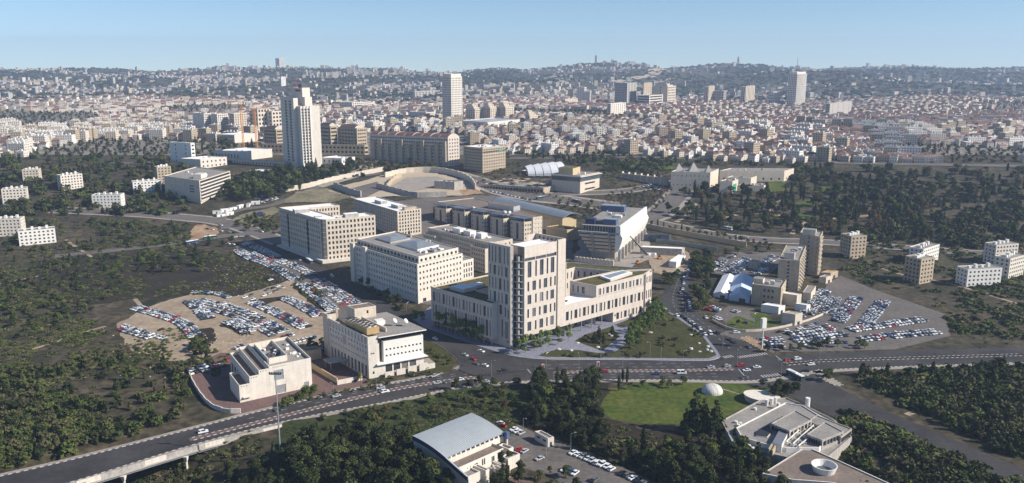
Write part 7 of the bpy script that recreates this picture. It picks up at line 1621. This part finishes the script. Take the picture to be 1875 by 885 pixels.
SCR += px_points([(520,780),(700,745),(830,720),(935,714),(940,775),(760,800),(700,880),(560,880)], 800, (1.0,3.0), 44)+px_points([(-20,580),(180,580),(180,790),(-20,860)], 900, (1.5,5), 45)+px_points([(1540,640),(1880,610),(1880,660)], 10, (1,2), 46)
SCR += px_points([(-20,890),(300,830),(470,790),(520,905),(-20,930)], 420, (1.2,3.5), 47)+px_points([(960,705),(1100,700),(1100,770),(1400,850),(1420,905),(1240,905),(960,780)], 420, (0.8,2.4), 48)+px_points([(1540,745),(1880,890),(1880,930),(1530,930)], 500, (1.5,8), 49)+px_points([(1545,690),(1880,672),(1880,840),(1660,745)], 420, (2,9), 56)
SCR += px_points([(1530,440),(1880,450),(1880,625),(1745,612),(1735,572),(1600,526),(1540,503)], 620, (2,8), 50)+px_points([(-20,400),(347,405),(347,455),(-20,470)], 420, (1.5,6), 51)+px_points([(420,320),(640,300),(640,330),(560,345),(470,372),(410,350)], 260, (1.5,5), 52)+px_points([(1100,310),(1230,310),(1230,345),(1120,350)], 160, (2,5), 53)+px_points([(1000,375),(1150,380),(1110,405),(1040,400)], 90, (1.5,4), 54)+px_points([(880,300),(960,296),(960,318),(900,325)], 60, (2,5), 55)
for pts in ([(0,520),(120,500),(230,520),(330,505),(400,515),(437,548)],[(60,640),(150,610),(215,592)],[(120,440),(180,480),(240,540),(262,566)],[(1560,470),(1640,500),(1740,520),(1875,560)],[(1660,760),(1740,730),(1830,700)],[(720,790),(760,785),(800,772),(840,748),(900,742)],[(930,716),(945,735),(948,760)],[(690,830),(705,805),(725,790)]): ribbon('track', pxline(pts), 3.2, 0.06, 'sand')
mass('scrub', SCR, ['shrub','shrub'], 60, 0.75, ['leaf_olive','leaf_pine','leaf_dark','leaf_broad','leaf_pine'], 1.5)

def stones(pts):
    r = random.Random(9); b = MB()
    for (x, y, s) in pts:
        z = Hn(x,y); N = 5; a0 = r.uniform(0,6); lo_ = [(x+s*r.uniform(.7,1.2)*math.cos(a0+6.283*k/N), y+0.7*s*r.uniform(.7,1.2)*math.sin(a0+6.283*k/N)) for k in range(N)]
        b.loft(lo_, [(x+(p[0]-x)*0.5, y+(p[1]-y)*0.5) for p in lo_], z-0.2, z+s*0.6, 'stone_tan')
    o = b.build('loose_stones'); o['kind'] = 'stuff'
ST = px_points([(347,470),(430,475),(525,512),(470,535),(425,545),(347,540)], 150, (0.4,1.0), 61)+px_points([(365,612),(450,600),(470,640),(385,640)], 90, (0.3,0.8), 62)+px_points([(545,515),(600,560),(590,562),(540,522)], 70, (0.5,1.2), 63)+px_points([(150,600),(340,600),(340,690),(150,720)], 40, (0.4,0.9), 64)
for (a, c) in (((360,492),(420,497)),((425,500),(500,505)),((352,520),(470,528)),((440,480),(520,515)),((545,520),(590,562)),((380,640),(470,610))):
    A, C_ = P(*a), P(*c)
    for k in range(46):
        t = k/45; ST.append((A[0]+(C_[0]-A[0])*t+rt.uniform(-1.2,1.2), A[1]+(C_[1]-A[1])*t+4*math.sin(t*9)+rt.uniform(-1.2,1.2), rt.uniform(0.3,0.7)))
stones(ST)
SIDE = [(60,330,.3,0),(130,345,.8,1),(270,352,.5,3),(30,372,.4,1),(200,378,.1,3),(300,335,.6,2),(1560,470,.3,2),(1690,478,.7,3),(1830,480,.3,1),(1680,515,.5,2),(1790,520,.2,3),(1845,505,.6,1),(70,445,.5,3),(20,430,.2,1)]
for (u, v, a, k) in SIDE:
    x, y, z = P(u, v); wm, rm, pm, lab = BT[k]; o = empty('apartment_block', (x,y,z), lab.replace('among the houses', 'on the outskirts of the office quarter'), 'apartments', 'outlying apartment blocks', a)
    link('wall', wm, o); link('roof', rm, o); p = link('window_panes', pm, o); p['kind'] = 'stuff'
for i, (u, v) in enumerate(((398,391),(412,388),(426,385),(440,381),(455,378),(468,374),(405,397),(420,394))):
    x, y, z = P(u, v); o = empty('site_cabin', (x,y,z), 'white site cabin in the row beside the upper left road', 'cabin', 'site cabins', 0.2+0.37*(i%5)); b = MB(); b.box(-4.5,4.5,-1.6,1.6,-1,3.0,'white_paint'); b.build('wall', o); b = MB(); b.box(-4.6,4.6,-1.7,1.7,3.0,3.2,'roof_white' if i % 2 else 'roof_metal'); b.build('roof', o); b = MB(); b.box(-1,0.2,-1.66,-1.6,-0.2,2.2,'dark'); b.build('door', o)
# ------------------------------------------------------------------ vehicles
def car_meshes(kind, col):
    b = MB(); g = MB(); m = 'car_'+col
    L_, wd, prof, cab = {
     'sedan': (4.5, 1.78, [(-2.25,.32),(2.2,.32),(2.25,.62),(2.05,.80),(0.95,.92),(-1.45,.95),(-2.2,.90),(-2.27,.6)], (-1.55,1.05,-1.0,0.35,.93,1.43)),
     'hatch': (4.0, 1.72, [(-2.0,.32),(1.95,.32),(2.0,.65),(1.8,.85),(0.9,.98),(-1.9,1.0),(-2.02,.6)], (-1.85,1.05,-1.45,0.3,.98,1.52)),
     'suv': (4.7, 1.88, [(-2.35,.4),(2.3,.4),(2.35,.8),(2.15,1.0),(1.1,1.1),(-2.25,1.12),(-2.37,.7)], (-2.15,1.15,-1.85,0.45,1.1,1.75)),
     'van': (5.4, 2.0, [(-2.7,.4),(2.65,.4),(2.7,.9),(2.4,1.15),(1.7,1.25),(-2.65,1.3),(-2.7,.7)], (-2.62,2.0,-2.5,1.35,1.27,2.25))}[kind]
    n = len(prof); y = wd/2
    for s in (-1, 1):
        f = [(x, s*y, z) for x, z in prof]; b.face(f if s < 0 else f[::-1], m)
    for i in range(n):
        (x0,z0),(x1,z1) = prof[i], prof[(i+1)%n]; b.face([(x0,y,z0),(x1,y,z1),(x1,-y,z1),(x0,-y,z0)][::-1], m)
    x0, x1, x2, x3, z0, z1 = cab; yb, yt = y*0.94, y*0.76
    lo = [(x0,-yb),(x1,-yb),(x1,yb),(x0,yb)]; hi = [(x2,-yt),(x3,-yt),(x3,yt),(x2,yt)]
    for i in range(4):
        j = (i+1)%4; g.face([(*lo[i],z0-0.03),(*lo[j],z0-0.03),(*hi[j],z1),(*hi[i],z1)], 'car_glass')
    b.face([(*p, z1+0.01) for p in hi], m); q = [(p[0]*1.0, p[1]*0.97) for p in hi]; b.prism(hi, z1-0.06, z1+0.03, m)
    if kind in ('van','suv'):
        for s in (-1,1): b.obox(((x2+x3)/2-0.4, s*(yb+yt)/2), (1,0), 0.25, 0.18, z0, z1, m)
    return b.mesh('car_body'), g.mesh('windows')
w_ = MB(); w_.prism([(0.33*math.cos(t),0.33*math.sin(t)) for t in [2*math.pi*k/10 for k in range(10)]], -0.11, 0.11, 'tyre', 'metal', bottom=True); WH = w_.mesh('wheel')
CM = {}
def car_me(kind, col):
    if (kind,col) not in CM: CM[(kind,col)] = car_meshes(kind,col)
    return CM[(kind,col)]
WHEELS = {'sedan':(1.4,-1.35),'hatch':(1.25,-1.25),'suv':(1.45,-1.4),'van':(1.7,-1.6)}
def car(x, y, yaw, kind, col, label, group=None, wheels=False, z=None):
    bm, gm = car_me(kind, col); o = link({'van':'van'}.get(kind,'car'), bm, None, (x, y, (Hn(x,y)+(0.3 if y > 715 else 0.0) if z is None else z)+0.1), yaw); tag(o, label, 'van' if kind == 'van' else 'car', group)
    link('windows', gm, o)
    if wheels:
        for ax in WHEELS[kind]:
            for s in (-1,1): q = link('wheel', WH, o, (ax, s*0.82, 0.33)); q.rotation_euler = (math.pi/2,0,0)
    return o
rk = random.Random(77)
COLS = ['white']*22+['silver']*16+['grey']*9+['black']*9+['blue']*3+['red']*2
CW = {'white':'white','silver':'silver grey','grey':'dark grey','black':'black','blue':'dark blue','red':'red'}
PARK = []
def row(pts, lot, sp=2.7, prob=0.93, two=False, par=False):
    l = [P(*p)[:2] for p in pts]; l = smooth_line(l, 5) if len(l) > 2 else l; s = resample(l, sp if not par else 5.6)
    for i in range(len(s)-1):
        a, b = s[i], s[i+1]; ang = math.atan2(b[1]-a[1], b[0]-a[0]); n = (-math.sin(ang), math.cos(ang))
        for k in ((-2.6, 2.6) if two else (0,)):
            if rk.random() > prob: continue
            c = add(a, (k, n)); yaw = ang+(0 if par else math.pi/2)+(math.pi if rk.random() < 0.5 else 0)+rk.uniform(-0.06,0.06)
            PARK.append((c[0]+rk.uniform(-.25,.25), c[1]+rk.uniform(-.25,.25), yaw, rk.choice(['sedan','sedan','hatch','hatch','suv']), rk.choice(COLS), lot))
A_ = 'the strip car park along the avenue'; S_ = 'the sandy dirt lot'; M_ = 'the tree lined car park behind the marquees'; R_ = 'the crowded lot beside the slab towers'; X_ = 'the lot beside the crossing'; B_ = 'the car park below the sports hall'; H_ = 'the forecourts near the hotels'
row([(449,447),(480,459),(510,474)], A_, two=True); row([(511,478),(540,489),(574,505)], A_, two=True); row([(437,460),(455,472),(490,484),(520,500),(545,516)], A_, 2.6, two=True); row([(462,464),(495,478)], A_); row([(584,514),(622,538),(661,565)], A_, two=True); row([(553,522),(582,545),(612,571)], A_, two=True); row([(575,522),(602,540),(632,562)], A_, prob=0.6)
row([(353,537),(390,538),(425,548)], S_); row([(366,552),(440,570),(527,612)], S_, two=True); row([(380,567),(440,585),(505,619)], S_, prob=0.85); row([(464,555),(510,575),(563,603)], S_, two=True); row([(522,547),(555,562),(588,582)], S_, two=True); row([(348,553),(365,566),(384,588)], S_, two=True); row([(437,549),(480,536),(530,517)], S_, par=True, prob=0.75); row([(452,553),(490,540),(530,523)], S_, par=True, prob=0.6)
row([(417,590),(440,598),(458,612)], S_, two=True); row([(514,620),(546,611)], S_); row([(533,630),(585,617)], S_); row([(348,683),(375,676),(404,666)], S_, two=True); row([(430,640),(450,632)], S_); row([(495,514),(515,508)], S_, par=True); row([(250,565),(330,590),(360,620)], S_, two=True); row([(220,600),(300,625)], S_, two=True, prob=0.8)
row([(1299,495),(1325,477)], M_, two=True); row([(1322,499),(1368,474)], M_, two=True); row([(1340,502),(1370,483)], M_, two=True); row([(1383,502),(1400,492)], M_, two=True); row([(1398,484),(1421,470)], M_, two=True); row([(1310,483),(1350,468)], M_)
row([(1477,576),(1494,553),(1512,531)], R_, two=True); row([(1470,580),(1500,574)], R_, prob=.8); row([(1514,577),(1530,545)], R_, two=True); row([(1535,590),(1570,545)], R_, two=True); row([(1580,600),(1620,550)], R_, two=True)
row([(1400,634),(1440,632)], X_, two=True); row([(1400,625),(1440,624)], X_, two=True); row([(1428,609),(1470,601),(1508,590)], X_, par=True); row([(1449,615),(1490,608),(1528,598)], X_, two=True); row([(1456,625),(1516,616),(1560,612)], X_, two=True); row([(1464,632),(1502,629),(1560,628)], X_, prob=.85); row([(1560,605),(1700,585)], X_, two=True); row([(1580,622),(1720,608)], X_, two=True); row([(1348,611),(1392,611)], X_, par=True, prob=0.7)
row([(1303,570),(1316,562)], X_, two=True); row([(1305,580),(1325,590)], X_, prob=0.8); row([(1345,571),(1360,575)], X_); row([(1365,592),(1392,598)], X_, par=True)
row([(1050,831),(1090,848),(1137,868)], B_); row([(1034,862),(1068,873)], B_); row([(1090,881),(1108,888)], B_); row([(940,788),(968,801)], B_); row([(952,825),(974,833)], B_); row([(1140,869),(1200,896)], B_)
row([(1248,580),(1270,594),(1286,608),(1296,620)], 'the side street beside the plaza lawn', par=True); row([(1216,566),(1240,580)], 'the side street beside the plaza lawn', par=True, prob=.8); row([(1258,508),(1262,490),(1272,476)], 'the side street beside the plaza lawn', par=True, prob=.8); row([(1250,535),(1254,500)], 'the side street beside the plaza lawn', par=True, prob=.8); row([(1264,565),(1256,530)], 'the side street beside the plaza lawn', par=True, prob=.8)
row([(470,365),(510,348)], H_, two=True); row([(430,352),(460,345)], H_, two=True); row([(480,372),(512,362)], H_, two=True); row([(690,296),(760,298)], H_, two=True, prob=.7); row([(620,298),(665,300)], H_, two=True); row([(380,300),(415,303)], H_, prob=.8); row([(900,352),(990,372)], H_, par=True, prob=.6); row([(860,330),(930,350)], H_, par=True, prob=.5); row([(1180,344),(1208,336)], H_, two=True); row([(1200,345),(1225,352)], H_, two=True); row([(372,420),(440,430)], H_, par=True, prob=.6); row([(400,446),(450,452)], H_, par=True, prob=.6); row([(1210,418),(1420,443)], H_, par=True, prob=.45); row([(420,437),(470,432)], H_, par=True, prob=.7); row([(1000,290),(1300,290)], H_, par=True, prob=.4)
PARK.sort(key=lambda c: c[1]+0.2*abs(c[0])); print('CARS', len(PARK))
vis_ = [c for c in PARK if -0.66*c[1] < c[0] < 0.66*c[1]]
for c in vis_[:255]: car(*c[:5], '%s %s parked in %s' % (CW[c[4]], {'sedan':'saloon car','hatch':'hatchback car','suv':'tall car'}[c[3]], c[5]) if 'street' not in c[5] else '%s car parked along %s' % (CW[c[4]], c[5]), 'cars parked in '+c[5])
far = vis_[255:]
if far:
    b = MB(); V = []; F = []; M_i = []
    for (x, y, yaw, kind, col, lot) in far:
        for me in car_me(kind, col):
            i = len(b.v); c, s = math.cos(yaw), math.sin(yaw); z = Hn(x,y)+(0.4 if y > 715 else 0.1)
            b.v += [(x+v.co.x*c-v.co.y*s, y+v.co.x*s+v.co.y*c, z+v.co.z) for v in me.vertices]
            for p in me.polygons: b.f.append(tuple(i+k for k in p.vertices)); b.m.append(b.mi(me.materials[p.material_index].name))
    o = b.build('parked_cars_far'); o['kind'] = 'stuff'
def heading(p, q): a, b = P(*p), P(*q); return math.atan2(b[1]-a[1], b[0]-a[0])
ROADC = [((372,793),(400,786),'suv','white','white car crossing the viaduct'),((616,727),(650,719),'sedan','silver','silver car on the road below the windowless white box'),((697,712),(730,706),'sedan','silver','silver car rounding the bend below the corner office'),((705,719),(740,712),'suv','white','white car beside the striped median below the corner office'),((510,752),(540,745),'sedan','black','black car under the tall mast on the main road'),((797,622),(812,629),'sedan','white','white car coming down the avenue past the corner office'),((881,645),(905,651),'sedan','white','white car driving past the columns of the stone tower'),((852,652),(870,659),'sedan','silver','silver car waiting at the avenue stop line'),((867,660),(885,666),'hatch','red','red car waiting at the avenue junction'),((871,668),(890,674),'sedan','grey','grey car behind the zebra crossing of the avenue'),((888,671),(905,677),'sedan','white','white car stopping at the zebra crossing'),((922,681),(950,678),'suv','black','black car turning in the middle of the junction'),((795,690),(815,683),'sedan','silver','silver car entering the avenue from the main road'),((801,703),(820,700),'sedan','silver','silver car first in the queue at the junction, beside the median'),((820,701),(840,697),'sedan','grey','grey car in the queue at the junction'),((842,697),(860,694),'sedan','white','white car last in the queue by the median end'),((796,713),(820,709),'sedan','black','black car in the lower lane before the junction'),((889,701),(905,699),'sedan','silver','silver car beside the pavement pines'),((1106,682),(1130,681.5),'hatch','red','red car half hidden behind the cypresses on the main road'),((1201,686),(1225,685.5),'hatch','blue','blue car trailing the white minibus'),((1302,674),(1325,673),'sedan','silver','silver car waiting before the crossing'),((1332,672),(1350,671),'hatch','silver','pale blue car second before the crossing'),((1356,671.5),(1375,671),'suv','red','dark red car at the stop line of the crossing'),((1386,674),(1405,673.5),'sedan','white','white car in the middle of the crossing'),((1367,680),(1385,679),'sedan','white','white car turning left at the crossing'),((1364,693),(1385,692),'sedan','grey','grey car on the slip lane below the crossing'),((1398,699),(1415,697),'sedan','black','black car parked on the slip lane pavement'),((1441,662),(1460,660),'hatch','red','red car behind the planted median'),((1460,659),(1480,657),'suv','white','white car leaving the crossing past the planted median'),((1485,669),(1505,667),'sedan','white','white car approaching the crossing on the far side'),((1475,681),(1490,683),'hatch','black','black car by the striped island'),((1336,623),(1322,612),'sedan','black','black car going up the side street, ahead'),((1344,628),(1328,616),'sedan','black','black car going up the side street, behind'),((1371,637),(1355,626),'sedan','grey','grey car joining the side street'),((1314,611),(1305,600),'suv','black','black car beside the low kerb of the side street'),((1293,583),(1284,573),'sedan','white','white car climbing the side street'),((1247,538),(1255,545),'sedan','white','white car at the upper bend of the side street'),((1240,579),(1252,588),'sedan','white','white car beside the avenue of plaza trees'),((540,483),(555,491),'sedan','white','white car on the avenue below the dark glazed corner'),((549,477),(560,484),'sedan','silver','silver car on the avenue ahead of the bus'),((608,507),(622,516),'suv','white','white car on the shaded stretch of the avenue'),((480,426),(495,432),'suv','white','white car at the upper left junction'),((405,414),(418,418),'sedan','white','white car on the curve of the upper left road'),((988,842),(1004,836),'sedan','silver','silver car driving through the lower car park'),((916,777),(930,781),'hatch','white','white car behind the sports hall'),((921,782),(936,787),'hatch','red','red car behind the sports hall'),((416,661),(430,668),'hatch','red','red car by the yard of the windowless white box')]
for (p, q, k, c, lab) in ROADC:
    x, y, z = P(*p); car(x, y, heading(p,q)+(math.pi if rk.random() < 0.5 else 0), k, c, lab, None, True)
x, y, z = P(1248,685); car(x, y, heading((1248,685),(1275,684.5)), 'van', 'white', 'white minibus on the main road between the median and the lawn', None, True)
x, y, z = P(1300,612); car(x, y, heading((1300,612),(1290,602)), 'van', 'white', 'white pickup van beside the plaza kerb', None, True)
def bus(p, q, body, roof, label):
    x, y, z = P(*p); a = heading(p, q); o = empty('bus', (x,y,z+0.1+(0.3 if y > 715 else 0)), label, 'bus', None, a)
    b = MB(); pr = [(-6,.35),(6,.35),(6.05,1.3),(5.8,3.0),(-5.9,3.05),(-6.05,1.3)]
    b.box(-6,6,-1.25,1.25,0.4,1.4,body); b.box(-6,5.9,-1.24,1.24,2.75,3.05,roof); b.box(-3,1,-0.8,0.8,3.05,3.3,'white_paint'); b.build('bus_body', o)
    g = MB(); g.box(-5.95,5.95,-1.2,1.2,1.4,2.75,'car_glass'); g.build('windows', o)
    for k in range(7):
        for s in (-1,1): m = MB(); m.box(-5.6+k*1.8,-5.4+k*1.8,s*1.225-0.02,s*1.225+0.02,1.4,2.75,body); m.build('window_post', o)
    for ax in (3.8,-3.2):
        for s in (-1,1): w = link('wheel', WH, o, (ax, s*1.15, 0.5)); w.rotation_euler = (math.pi/2,0,0); w.scale = (1.5,1.5,1.5)
bus((1456,692),(1480,704),'car_green','car_white','green city bus with white roof turning at the crossing')
bus((567,481),(585,492),'car_grey','car_white','grey bus with white roof on the avenue beside the dark glazed corner')
bus((1330,421),(1350,425),'car_white','car_white','white coach on the upper road below the wooded garden')
bus((990,365),(1008,361),'car_green','car_silver','green bus on the boulevard beside the low terrace building')
bus((1055,371),(1070,375),'car_green','car_silver','green bus on the boulevard near the blue rooftop plant')
bus((352,447),(375,442),'car_blue','car_white','blue and white bus at the left road below the earth bank')
bus((385,438),(410,434),'car_green','car_white','green bus at the left road beside the dark trees')
# ------------------------------------------------------------------ masts, lamps, signals, signs, cranes
def pole(name, u, v, vt, r, label, cat, group=None, head=None, mt='metal', ht=None):
    x, y, z = P(u, v); h = ht or tz(y, vt)-z; o = empty(name, (x,y,z), label, cat, group); b = MB(); b.tube((0,0,-0.5),(0,0,h),r,r*0.55,mt,8); b.build('pole', o)
    return o, h
o, h = pole('light_mast', 514, 840, 684, 0.42, 'very tall floodlight mast beside the viaduct', 'light mast')
b = MB(); b.obox((0,0),(1,0),5.0,0.3,h-0.6,h-0.3,'metal_dark'); b.build('crossbar', o)
for k in range(6): b = MB(); b.obox((-2.4+k*0.95,0),(1,0),0.7,0.5,h-0.3,h+0.5,'metal_dark'); b.build('floodlight', o)
o, h = pole('advertising_pylon', 1395, 638, 583, 0.45, 'tall pylon with a white box sign at the crossing', 'sign', mt='white_paint'); b = MB(); b.obox((0,0),dr(20),3.0,2.2,h-6.0,h,'white_paint'); b.build('sign_box', o)
LAMPS = [(1323,640),(1329,603),(1258,598),(1310,590),(1350,668),(1500,668),(1250,672),(1210,668),(612,735),(690,725),(760,716),(900,690),(1000,676),(1060,678),(1140,676),(560,470),(620,505),(700,548),(745,580),(820,606),(1430,690),(1290,545),(958,800),(1045,830),(1000,835),(470,440),(1190,655),(1100,656),(1283,600),(1380,600)]
for i, (u,v) in enumerate(LAMPS):
    o, h = pole('street_lamp', u, v, 0, 0.11, 'grey street lamp with a single arm along the roads', 'street lamp', 'street lamps', ht=9.5); o.rotation_euler = (0,0,i*1.1)
    b = MB(); b.tube((0,0,h-0.1),(1.8,0,h+0.3),0.07,0.05,'metal',5); am_ = b.build('arm', o); b = MB(); b.obox((2.0,0),(1,0),0.9,0.35,h+0.2,h+0.4,'metal'); b.build('lamp_head', am_)
for i, (u,v) in enumerate(((884,668),(898,668),(860,672),(913,690),(957,672),(975,684),(1333,668),(1352,660),(1420,655),(1437,674),(1351,660),(1428,688),(883,690),(960,690))):
    o, h = pole('traffic_light', u, v, 0, 0.10, 'traffic signal on a thin pole at the junction islands', 'traffic light', 'traffic lights', mt='metal_dark', ht=3.8); b = MB(); b.box(-0.22,0.22,-0.2,0.2,2.8,4.0,'dark'); sh_ = b.build('signal_head', o)
    for k, mm in enumerate(('red_sign','tan_metal','green_sign')): b = MB(); b.tube((0,-0.2,3.75-k*0.36),(0,-0.26,3.75-k*0.36),0.12,0.12,mm,8); b.build('lens', sh_)
for (u,v,lab) in ((994,682,'red and white banner sign on the median by the avenue junction'),(1095,677,'red and white banner sign on the median by the cypresses')):
    o, h = pole('banner_sign', u, v, 0, 0.10, lab, 'sign', ht=5.0); b = MB(); b.obox((0,-0.15),(1,0),1.6,0.2,2.0,5.0,'white_paint'); b.obox((0.2,-0.3),(1,0),0.8,0.1,2.3,4.4,'red_sign'); b.build('panel', o)
x, y, z = P(477,404); o = empty('road_sign', (x,y,z), 'blue direction sign on the bank by the upper left road', 'sign'); b = MB(); b.tube((0,0,0),(0,0,5),0.15,0.15,'metal'); b.build('pole', o); b = MB(); b.obox((0,-0.2),(1,0),6,0.2,5,9,'blue_panel'); b.build('panel', o)
def lattice(u, v, vt, jib, label, mt='car_orange', D=None, yaw=0.3):
    if D: x = (u-937.5)/FPX*D; y = D; z = Hn(x,y)
    else: x, y, z = P(u, v)
    h = tz(y, vt)-z; o = empty('tower_crane', (x,y,z), label, 'crane'); s = 1.0; b = MB()
    for dx, dy in ((-s,-s),(s,-s),(s,s),(-s,s)): b.tube((dx,dy,0),(dx,dy,h),0.22,0.22,mt,4)
    k = 0
    while k*3 < h-3: b.tube((-s,-s,k*3),(s,-s,k*3+3),0.14,0.14,mt,4); b.tube((s,-s,k*3),(s,s,k*3+3),0.14,0.14,mt,4); k += 1
    b.build('mast', o); d = dr(math.degrees(yaw)); b = MB(); e = (d[0]*jib,d[1]*jib); b.tube((-d[0]*jib*0.3,-d[1]*jib*0.3,h),(*e,h),0.5,0.35,mt,4); b.tube((0,0,h),(0,0,h+6),0.4,0.2,mt,4); b.tube((0,0,h+6),(e[0]*0.8,e[1]*0.8,h),0.12,0.12,mt,4); b.build('jib', o)
    b = MB(); b.obox((-d[0]*jib*0.27,-d[1]*jib*0.27),d,3,2,h-2,h,'concrete'); b.build('counterweight', o)
lattice(447, 283, 192, 26, 'orange tower crane beside the hotel gardens, the first of two', yaw=2.9); lattice(471, 282, 200, 22, 'orange tower crane beside the hotel gardens, the second of two', yaw=0.4); lattice(1100, 195, 163, 30, 'orange tower crane rising from the city roofs', D=2250)
x, y, z = P(1184,472); o = empty('mobile_crane', (x,y,z), 'mobile crane with dark raised boom in the sandy yard', 'crane'); e = PZ(1154,433,24)
b = MB(); b.obox((0,0),dr(30),9,3,0.6,2.2,'metal'); b.obox((2,1),dr(30),2.5,2.8,2.2,3.8,'white_paint'); b.build('carrier', o); b = MB(); b.tube((0,0,2.5),(e[0]-x,e[1]-y,24),0.75,0.45,'dark',4); b.build('boom', o)
for k in range(3):
    for s in (-1,1): w = link('wheel', WH, o, (-2.6+k*2.4+s*0.7, -1.3+k*1.3-s*1.3, 0.5)); w.rotation_euler = (math.pi/2,0,0.5); w.scale = (1.6,1.6,2)
for i, (u,v,c) in enumerate(((1168,484,'car_orange'),(1208,475,'car_orange'))):
    x,y,z = P(u,v); o = empty('digger', (x,y,z), ('orange digger working next to the mobile crane boom','orange digger standing beside the white container cabin')[i], 'digger'); b = MB(); b.obox((0,0),dr(20),3.4,2.4,0.9,2.0,c); b.build('body', o); b = MB(); b.obox((-0.5,0.3),dr(20),1.6,1.4,2.0,3.4,'car_glass'); b.build('cab', o)
    b = MB(); b.tube((1.2,0.3,1.8),(3.4,1.0,4.2),0.25,0.2,c,5); b.tube((3.4,1.0,4.2),(5.0,1.6,1.6),0.2,0.16,c,5); b.build('arm', o); b = MB(); b.obox((0,-1),dr(20),3.6,0.6,0,0.9,'tyre'); b.obox((-0.3,1),dr(20),3.6,0.6,0,0.9,'tyre'); b.build('track', o)
# boulders on the plaza
rr = random.Random(3)
for i, (u,v) in enumerate(((1280,630),(1296,636),(1295,642),(1302,645),(1281,645),(1265,640),(1191,610),(1265,614),(1120,617),(1116,613),(1095,637),(1058,629),(1023,641),(1046,643))):
    x,y,z = P(u,v); m = MB(); N = 7; rw = rr.uniform(0.9,1.6); rh = rr.uniform(0.6,1.1)
    lo_ = [(rw*rr.uniform(.8,1.1)*math.cos(6.283*k/N), 0.6*rw*rr.uniform(.8,1.1)*math.sin(6.283*k/N)) for k in range(N)]; m.loft(lo_, [(p[0]*0.85,p[1]*0.85) for p in lo_], 0, rh*0.6, 'rock'); m.loft([(p[0]*0.85,p[1]*0.85) for p in lo_], [(p[0]*0.4,p[1]*0.4) for p in lo_], rh*0.6, rh, 'rock')
    tag(m.build('boulder', None, (x,y,0.17)), 'pale boulder on the open plaza lawn' if u > 1150 else 'pale boulder at the edge of a plaza bed', 'boulder', 'boulders on the plaza')
# people on foot
def person(u, v, top, leg, yaw, step, label):
    x, y, z = P(u, v); bm = bmesh.new(); pts = [(0,0,.95),(0,0,1.2),(0,0,1.42),(0,0,1.55),(0,0.02,1.68),(-.1,0,.9),(-.1,step,.5),(-.1,step*1.3-.08,.08),(.1,0,.9),(.1,-step,.5),(.1,-step*1.5,.08),(-.2,0,1.4),(-.25,-step,1.15),(-.24,-step+.08,.92),(.2,0,1.4),(.25,step,1.15),(.24,step+.08,.92)]
    ed = [(0,1),(1,2),(2,3),(3,4),(0,5),(5,6),(6,7),(0,8),(8,9),(9,10),(2,11),(11,12),(12,13),(2,14),(14,15),(15,16)]; rad = [.15,.14,.15,.06,.11,.10,.075,.06,.10,.075,.06,.07,.05,.04,.07,.05,.04]
    me = bpy.data.meshes.new('person'); me.from_pydata(pts, ed, []); o = link('person', me, None, (x,y,z+0.16), yaw); tag(o, label, 'person'); o.modifiers.new('skin','SKIN'); sv = me.skin_vertices[0].data
    for i, r_ in enumerate(rad): sv[i].radius = (r_, r_*0.85)
    sv[0].use_root = True; me.materials.append(MATS[top]); s = o.modifiers.new('sub','SUBSURF'); s.levels = 1; s.render_levels = 1
    b = MB(); b.obox((0,0),(1,0),0.2,0.22,1.66,1.82,'dark'); b.build('hair', o)
person(951,703,'red_sign','navy',0.5,0.15,'walker in red on the pavement by the round pines'); person(954,702,'car_orange','dark',0.7,0.12,'walker in orange next to the one in red'); person(1336,696,'dark','dark',1.0,0.14,'walker in black on the pavement above the lawn'); person(991,652,'navy','dark',2.0,0.15,'walker in navy where the plaza paving meets the grass'); person(1436,652,'dark','dark',0.2,0.12,'walker in black on the pavement beside the parking pylon'); person(870,705,'red_sign','dark',0.2,0.12,'walker in red at the zebra end of the main road')
# ------------------------------------------------------------------ air
def haze():
    m = bpy.data.materials.new('haze'); m.use_nodes = True; n = m.node_tree; n.nodes.remove(n.nodes['Principled BSDF']); v = n.nodes.new('ShaderNodeVolumePrincipled')
    v.inputs['Color'].default_value = (0.58,0.74,1.0,1); v.inputs['Density'].default_value = 0.000085; v.inputs['Anisotropy'].default_value = 0.1
    n.links.new(v.outputs[0], n.nodes['Material Output'].inputs['Volume'])
    b = MB(); b.mats = []; me = bpy.data.meshes.new('haze'); x0,x1,y0,y1,z0,z1 = -7200,7200,-300,7600,-175,285
    V = [(x,y,z) for z in (z0,z1) for x,y in ((x0,y0),(x1,y0),(x1,y1),(x0,y1))]; me.from_pydata(V, [], [(3,2,1,0),(4,5,6,7),(0,1,5,4),(1,2,6,5),(2,3,7,6),(3,0,4,7)]); me.materials.append(m); o = link('haze', me); o['kind'] = 'stuff'
haze()
